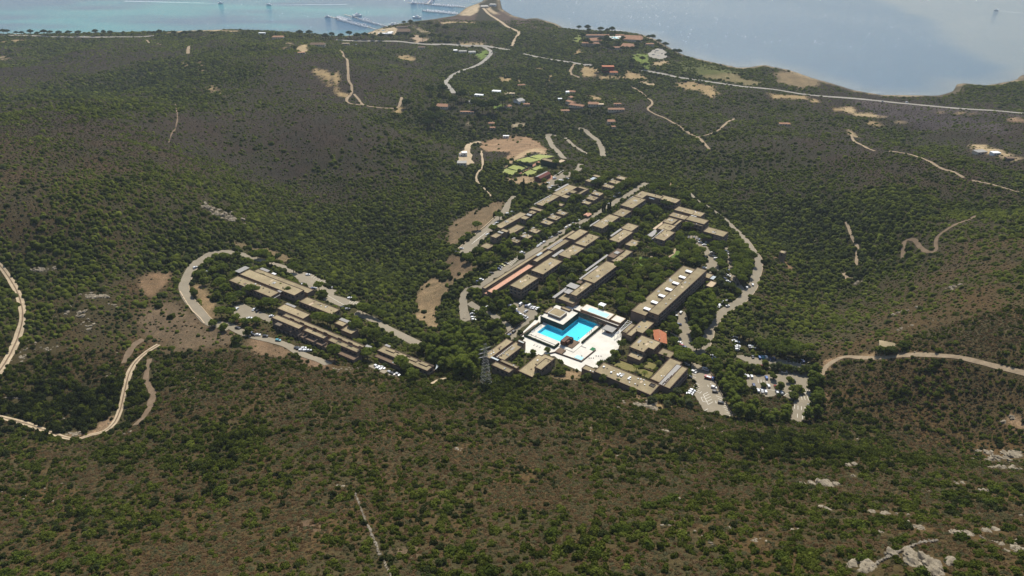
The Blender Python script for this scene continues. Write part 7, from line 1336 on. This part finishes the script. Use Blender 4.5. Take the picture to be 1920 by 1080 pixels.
x, y = scatter(Y0, Y1, 2.75, 900, 40); g_, c_, r_, h_ = character(x, y); keep = g_ | (RNG.uniform(size=len(x)) < 0.8); print('mid shrubs', keep.sum())
r_ = r_*np.where(g_, 1.2, 1.1)
c_ = c_*np.where(g_, 0.82, 0.88)[:, None]
heap('middle_maquis', x[keep], y[keep], c_[keep], r_[keep], h_[keep], 'dense green and brown maquis on the valley sides round the resort', 5, True)
# taller bushes that merge into thickets
def thicket(y0, y1, step, side, rs, label, k, thr):
    x, y = scatter(y0, y1, step, side, 50); g = gridval(GV, x, y) + 0.9*(fbm(x, y, 32, 231, 3) - 0.5); keep = RNG.uniform(size=len(x)) < np.clip((g - thr)*1.5, 0.03, 0.95)
    tr_ = np.zeros(len(x), bool); TA = np.array(TREE_AT)
    x, y = x[keep], y[keep]; n = len(x); r = rs[0] + (rs[1]-rs[0])*RNG.uniform(0, 1, n)**1.7; tone = np.clip((vnoise(x, y, 60, 241)*2 + RNG.uniform(0, 2, n)).astype(int), 0, 3)
    c = C_GREEN[tone]*RNG.uniform(0.58, 0.96, (n, 1)); heap('thicket', x, y, c, r, r*RNG.uniform(0.7, 1.05, n), label, k, True)
thicket(425, 900, 6.2, 900, (1.7, 3.9), 'taller dark green bushes merging into thickets in the valleys', 8, 0.5)
thicket(900, 2000, 10.5, 1800, (2.2, 4.6), 'dark green clumps of bushes dotted over the far hills', 7, 0.52)
# the near slope: leafier shrubs
def shrub_proto(seed, n, dry):
    rg_ = np.random.default_rng(seed); b = MB(); 
    for i in range(4 if not dry else 3):
        t = rg_.uniform(0, 6.28); R = rg_.uniform(0.15, 0.55); blob(b, (R*math.cos(t), R*math.sin(t), rg_.uniform(0.28, 0.5)), rg_.uniform(0.42, 0.6), n, rg_, 0.17 if not dry else 0.2, 0.85, 0.8 if not dry else 0.62)
    me = mesh('shrub_form', b.V, b.F, M['shrub_near']); return me
PC = bpy.data.collections.new('shrub_forms')
for s in range(6): PC.objects.link(bpy.data.objects.new('shrub_form_%d' % s, shrub_proto(200+s, 30 if s < 3 else 24, s >= 3)))
x, y = scatter(60, Y0, 1.3, 420, 12); g_, c_, r_, h_ = character(x, y); keep = g_ | (RNG.uniform(size=len(x)) < 0.9); x, y, g_, c_, r_, h_ = (a[keep] for a in (x, y, g_, c_, r_, h_))
gthin = ~g_ | (RNG.uniform(size=len(x)) < 0.36); x, y, g_, c_, r_, h_ = (a[gthin] for a in (x, y, g_, c_, r_, h_)); open('/tmp/n.txt','w').write(str(len(x)))
# the biggest bushes of the near slope stand as things of their own
pxs = r_*g_/np.hypot(y, CAM_Z - ground(x, y)); big = np.argsort(-pxs)[:300]; rest = np.setdiff1d(np.arange(len(x)), big)
BUSH = []
def BUSHL(x, y, z):
    d = y*math.cos(PITCH) - (z-CAM_Z)*math.sin(PITCH); u = 960 + FPX*x/d
    v = 540 + FPX*(-(z-CAM_Z)*math.cos(PITCH) - y*math.sin(PITCH))/d
    return ('rounded green bush high up the near slope ' if v < 860 else 'rounded green bush halfway down the near slope ' if v < 970 else 'rounded green bush on the lowest near slope ') + ('at the far left below the dirt track' if u < 420 else 'left of the broken line of pale stones' if u < 690 else 'right of the broken line of pale stones' if u < 1000 else 'below the lower hotel' if u < 1350 else 'among the pale rocks at the right')
for s in range(5):
    rg_ = np.random.default_rng(300+s); b = MB(); t_ = MB()
    for i in range(6):
        t = i*1.05 + rg_.uniform(-.3,.3); R = rg_.uniform(0.25, 0.62); p_ = (R*math.cos(t), R*math.sin(t), rg_.uniform(0.32, 0.6)); blob(b, p_, rg_.uniform(0.34, 0.5), 34, rg_, 0.13, 0.85, 0.8); t_.bar((0,0,-0.2), p_, 0.04, 4, 0.02)
    blob(b, (0,0,0.62), 0.45, 40, rg_, 0.13, 0.85, 0.8); BUSH.append((mesh('foliage', b.V, b.F, M['bush']), mesh('stems', t_.V, t_.F, M['bark'])))
for i in big:
    f_, s_ = BUSH[random.randrange(5)]; zz_ = hz(x[i], y[i]); rt = empty('maquis_bush', (x[i], y[i], zz_ - 0.05), random.uniform(0, 6.28), BUSHL(x[i], y[i], zz_), 'bush', 'evergreen bushes on the near slope'); R = r_[i]*1.15; rt.scale = (R, R, R*random.uniform(0.85, 1.15)); link('foliage', f_, rt); link('stems', s_, rt)
x, y, g_, c_, r_, h_ = (a[rest] for a in (x, y, g_, c_, r_, h_)); n = len(x)
me = bpy.data.meshes.new('near_maquis'); me.vertices.add(n); me.vertices.foreach_set('co', np.column_stack([x, y, ground(x, y) - 0.08]).astype(np.float32).ravel())
a = me.attributes.new('idx', 'INT', 'POINT'); a.data.foreach_set('value', np.where(g_, RNG.integers(0, 3, n), RNG.integers(3, 6, n)).astype(np.int32))
a = me.attributes.new('rotv', 'FLOAT_VECTOR', 'POINT'); a.data.foreach_set('vector', np.column_stack([np.zeros(n), np.zeros(n), RNG.uniform(0, 6.28, n)]).astype(np.float32).ravel())
a = me.attributes.new('sclv', 'FLOAT_VECTOR', 'POINT'); a.data.foreach_set('vector', np.column_stack([r_*np.where(g_, 1.12, 1.3), r_*RNG.uniform(.9, 1.3, n)*np.where(g_, 1, 1.2), h_*np.where(g_, 1.25, 0.95)]).astype(np.float32).ravel())
a = me.attributes.new('col', 'FLOAT_COLOR', 'POINT'); a.data.foreach_set('color', np.column_stack([c_, np.ones(n)]).astype(np.float32).ravel())
mo = link('near_maquis', me); tag(mo, 'low green and grey brown maquis covering the near slope', 'shrubs', None, 'stuff')
ng = bpy.data.node_groups.new('scatter_shrubs', 'GeometryNodeTree'); ng.interface.new_socket('Geometry', in_out='INPUT', socket_type='NodeSocketGeometry'); ng.interface.new_socket('Geometry', in_out='OUTPUT', socket_type='NodeSocketGeometry')
gi = ng.nodes.new('NodeGroupInput'); go_ = ng.nodes.new('NodeGroupOutput'); ip = ng.nodes.new('GeometryNodeInstanceOnPoints'); ci_ = ng.nodes.new('GeometryNodeCollectionInfo'); ci_.inputs['Collection'].default_value = PC; ci_.inputs['Separate Children'].default_value = True; ci_.inputs['Reset Children'].default_value = True
def named(nm, t):
    q = ng.nodes.new('GeometryNodeInputNamedAttribute'); q.data_type = t; q.inputs['Name'].default_value = nm; return [s for s in q.outputs if s.enabled and s.name == 'Attribute'][0]
ng.links.new(gi.outputs[0], ip.inputs['Points']); ng.links.new(ci_.outputs[0], ip.inputs['Instance']); ip.inputs['Pick Instance'].default_value = True; ng.links.new(named('idx', 'INT'), ip.inputs['Instance Index']); ng.links.new(named('rotv', 'FLOAT_VECTOR'), ip.inputs['Rotation']); ng.links.new(named('sclv', 'FLOAT_VECTOR'), ip.inputs['Scale']); ng.links.new(ip.outputs[0], go_.inputs[0])
md = mo.modifiers.new('scatter', 'NODES'); md.node_group = ng

# loose stones among the scrub
n = 5200; u_ = RNG.uniform(-1, 1, n); x = np.where(RNG.uniform(size=n) < 0.6, RNG.uniform(40, 330, n), RNG.uniform(-420, -200, n)); y = RNG.uniform(120, 430, n)
sn = fbm(x, y, 34, 211, 3); k = (sn > 0.56) & ~blocked(x, y); x, y = x[k], y[k]; n = len(x); s = 0.18 + 0.75*RNG.uniform(0, 1, n)**4
bm = bmesh.new(); bmesh.ops.create_icosphere(bm, subdivisions=1, radius=1.0); U_ = np.array([v.co[:] for v in bm.verts]); T_ = np.array([[v.index for v in f.verts] for f in bm.faces]); bm.free()
V = U_[None]*RNG.uniform(0.7, 1.3, (n, len(U_), 1))*s[:, None, None]*np.stack([RNG.uniform(.8, 1.6, n), RNG.uniform(.7, 1.2, n), RNG.uniform(.4, .8, n)], -1)[:, None] + np.stack([x, y, ground(x, y) + 0.05], -1)[:, None]
Q = (np.arange(n)[:, None, None]*len(U_) + T_[None]).reshape(-1, 3); tag(link('loose_stones', big_mesh('loose_stones', V.reshape(-1, 3), Q, 3, M['rock'], smooth=False)), 'pale loose stones strewn through the near scrub', 'stones', None, 'stuff')
# ------------------------------------------------------------------ haze
HD = 0.00006
hm = bpy.data.materials.new('thin_haze'); hm.use_nodes = True; nt = hm.node_tree; nt.nodes.remove(nt.nodes['Principled BSDF'])
pv = nt.nodes.new('ShaderNodeVolumePrincipled'); pv.inputs['Color'].default_value = (0.72,0.82,0.95,1); pv.inputs['Density'].default_value = HD; pv.inputs['Anisotropy'].default_value = 0.2
nt.links.new(pv.outputs[0], nt.nodes['Material Output'].inputs['Volume'])
hb = MB().box((0, 3200, 176), (19600, 12400, 380)).build('haze', hm); hb['kind'] = 'stuff'
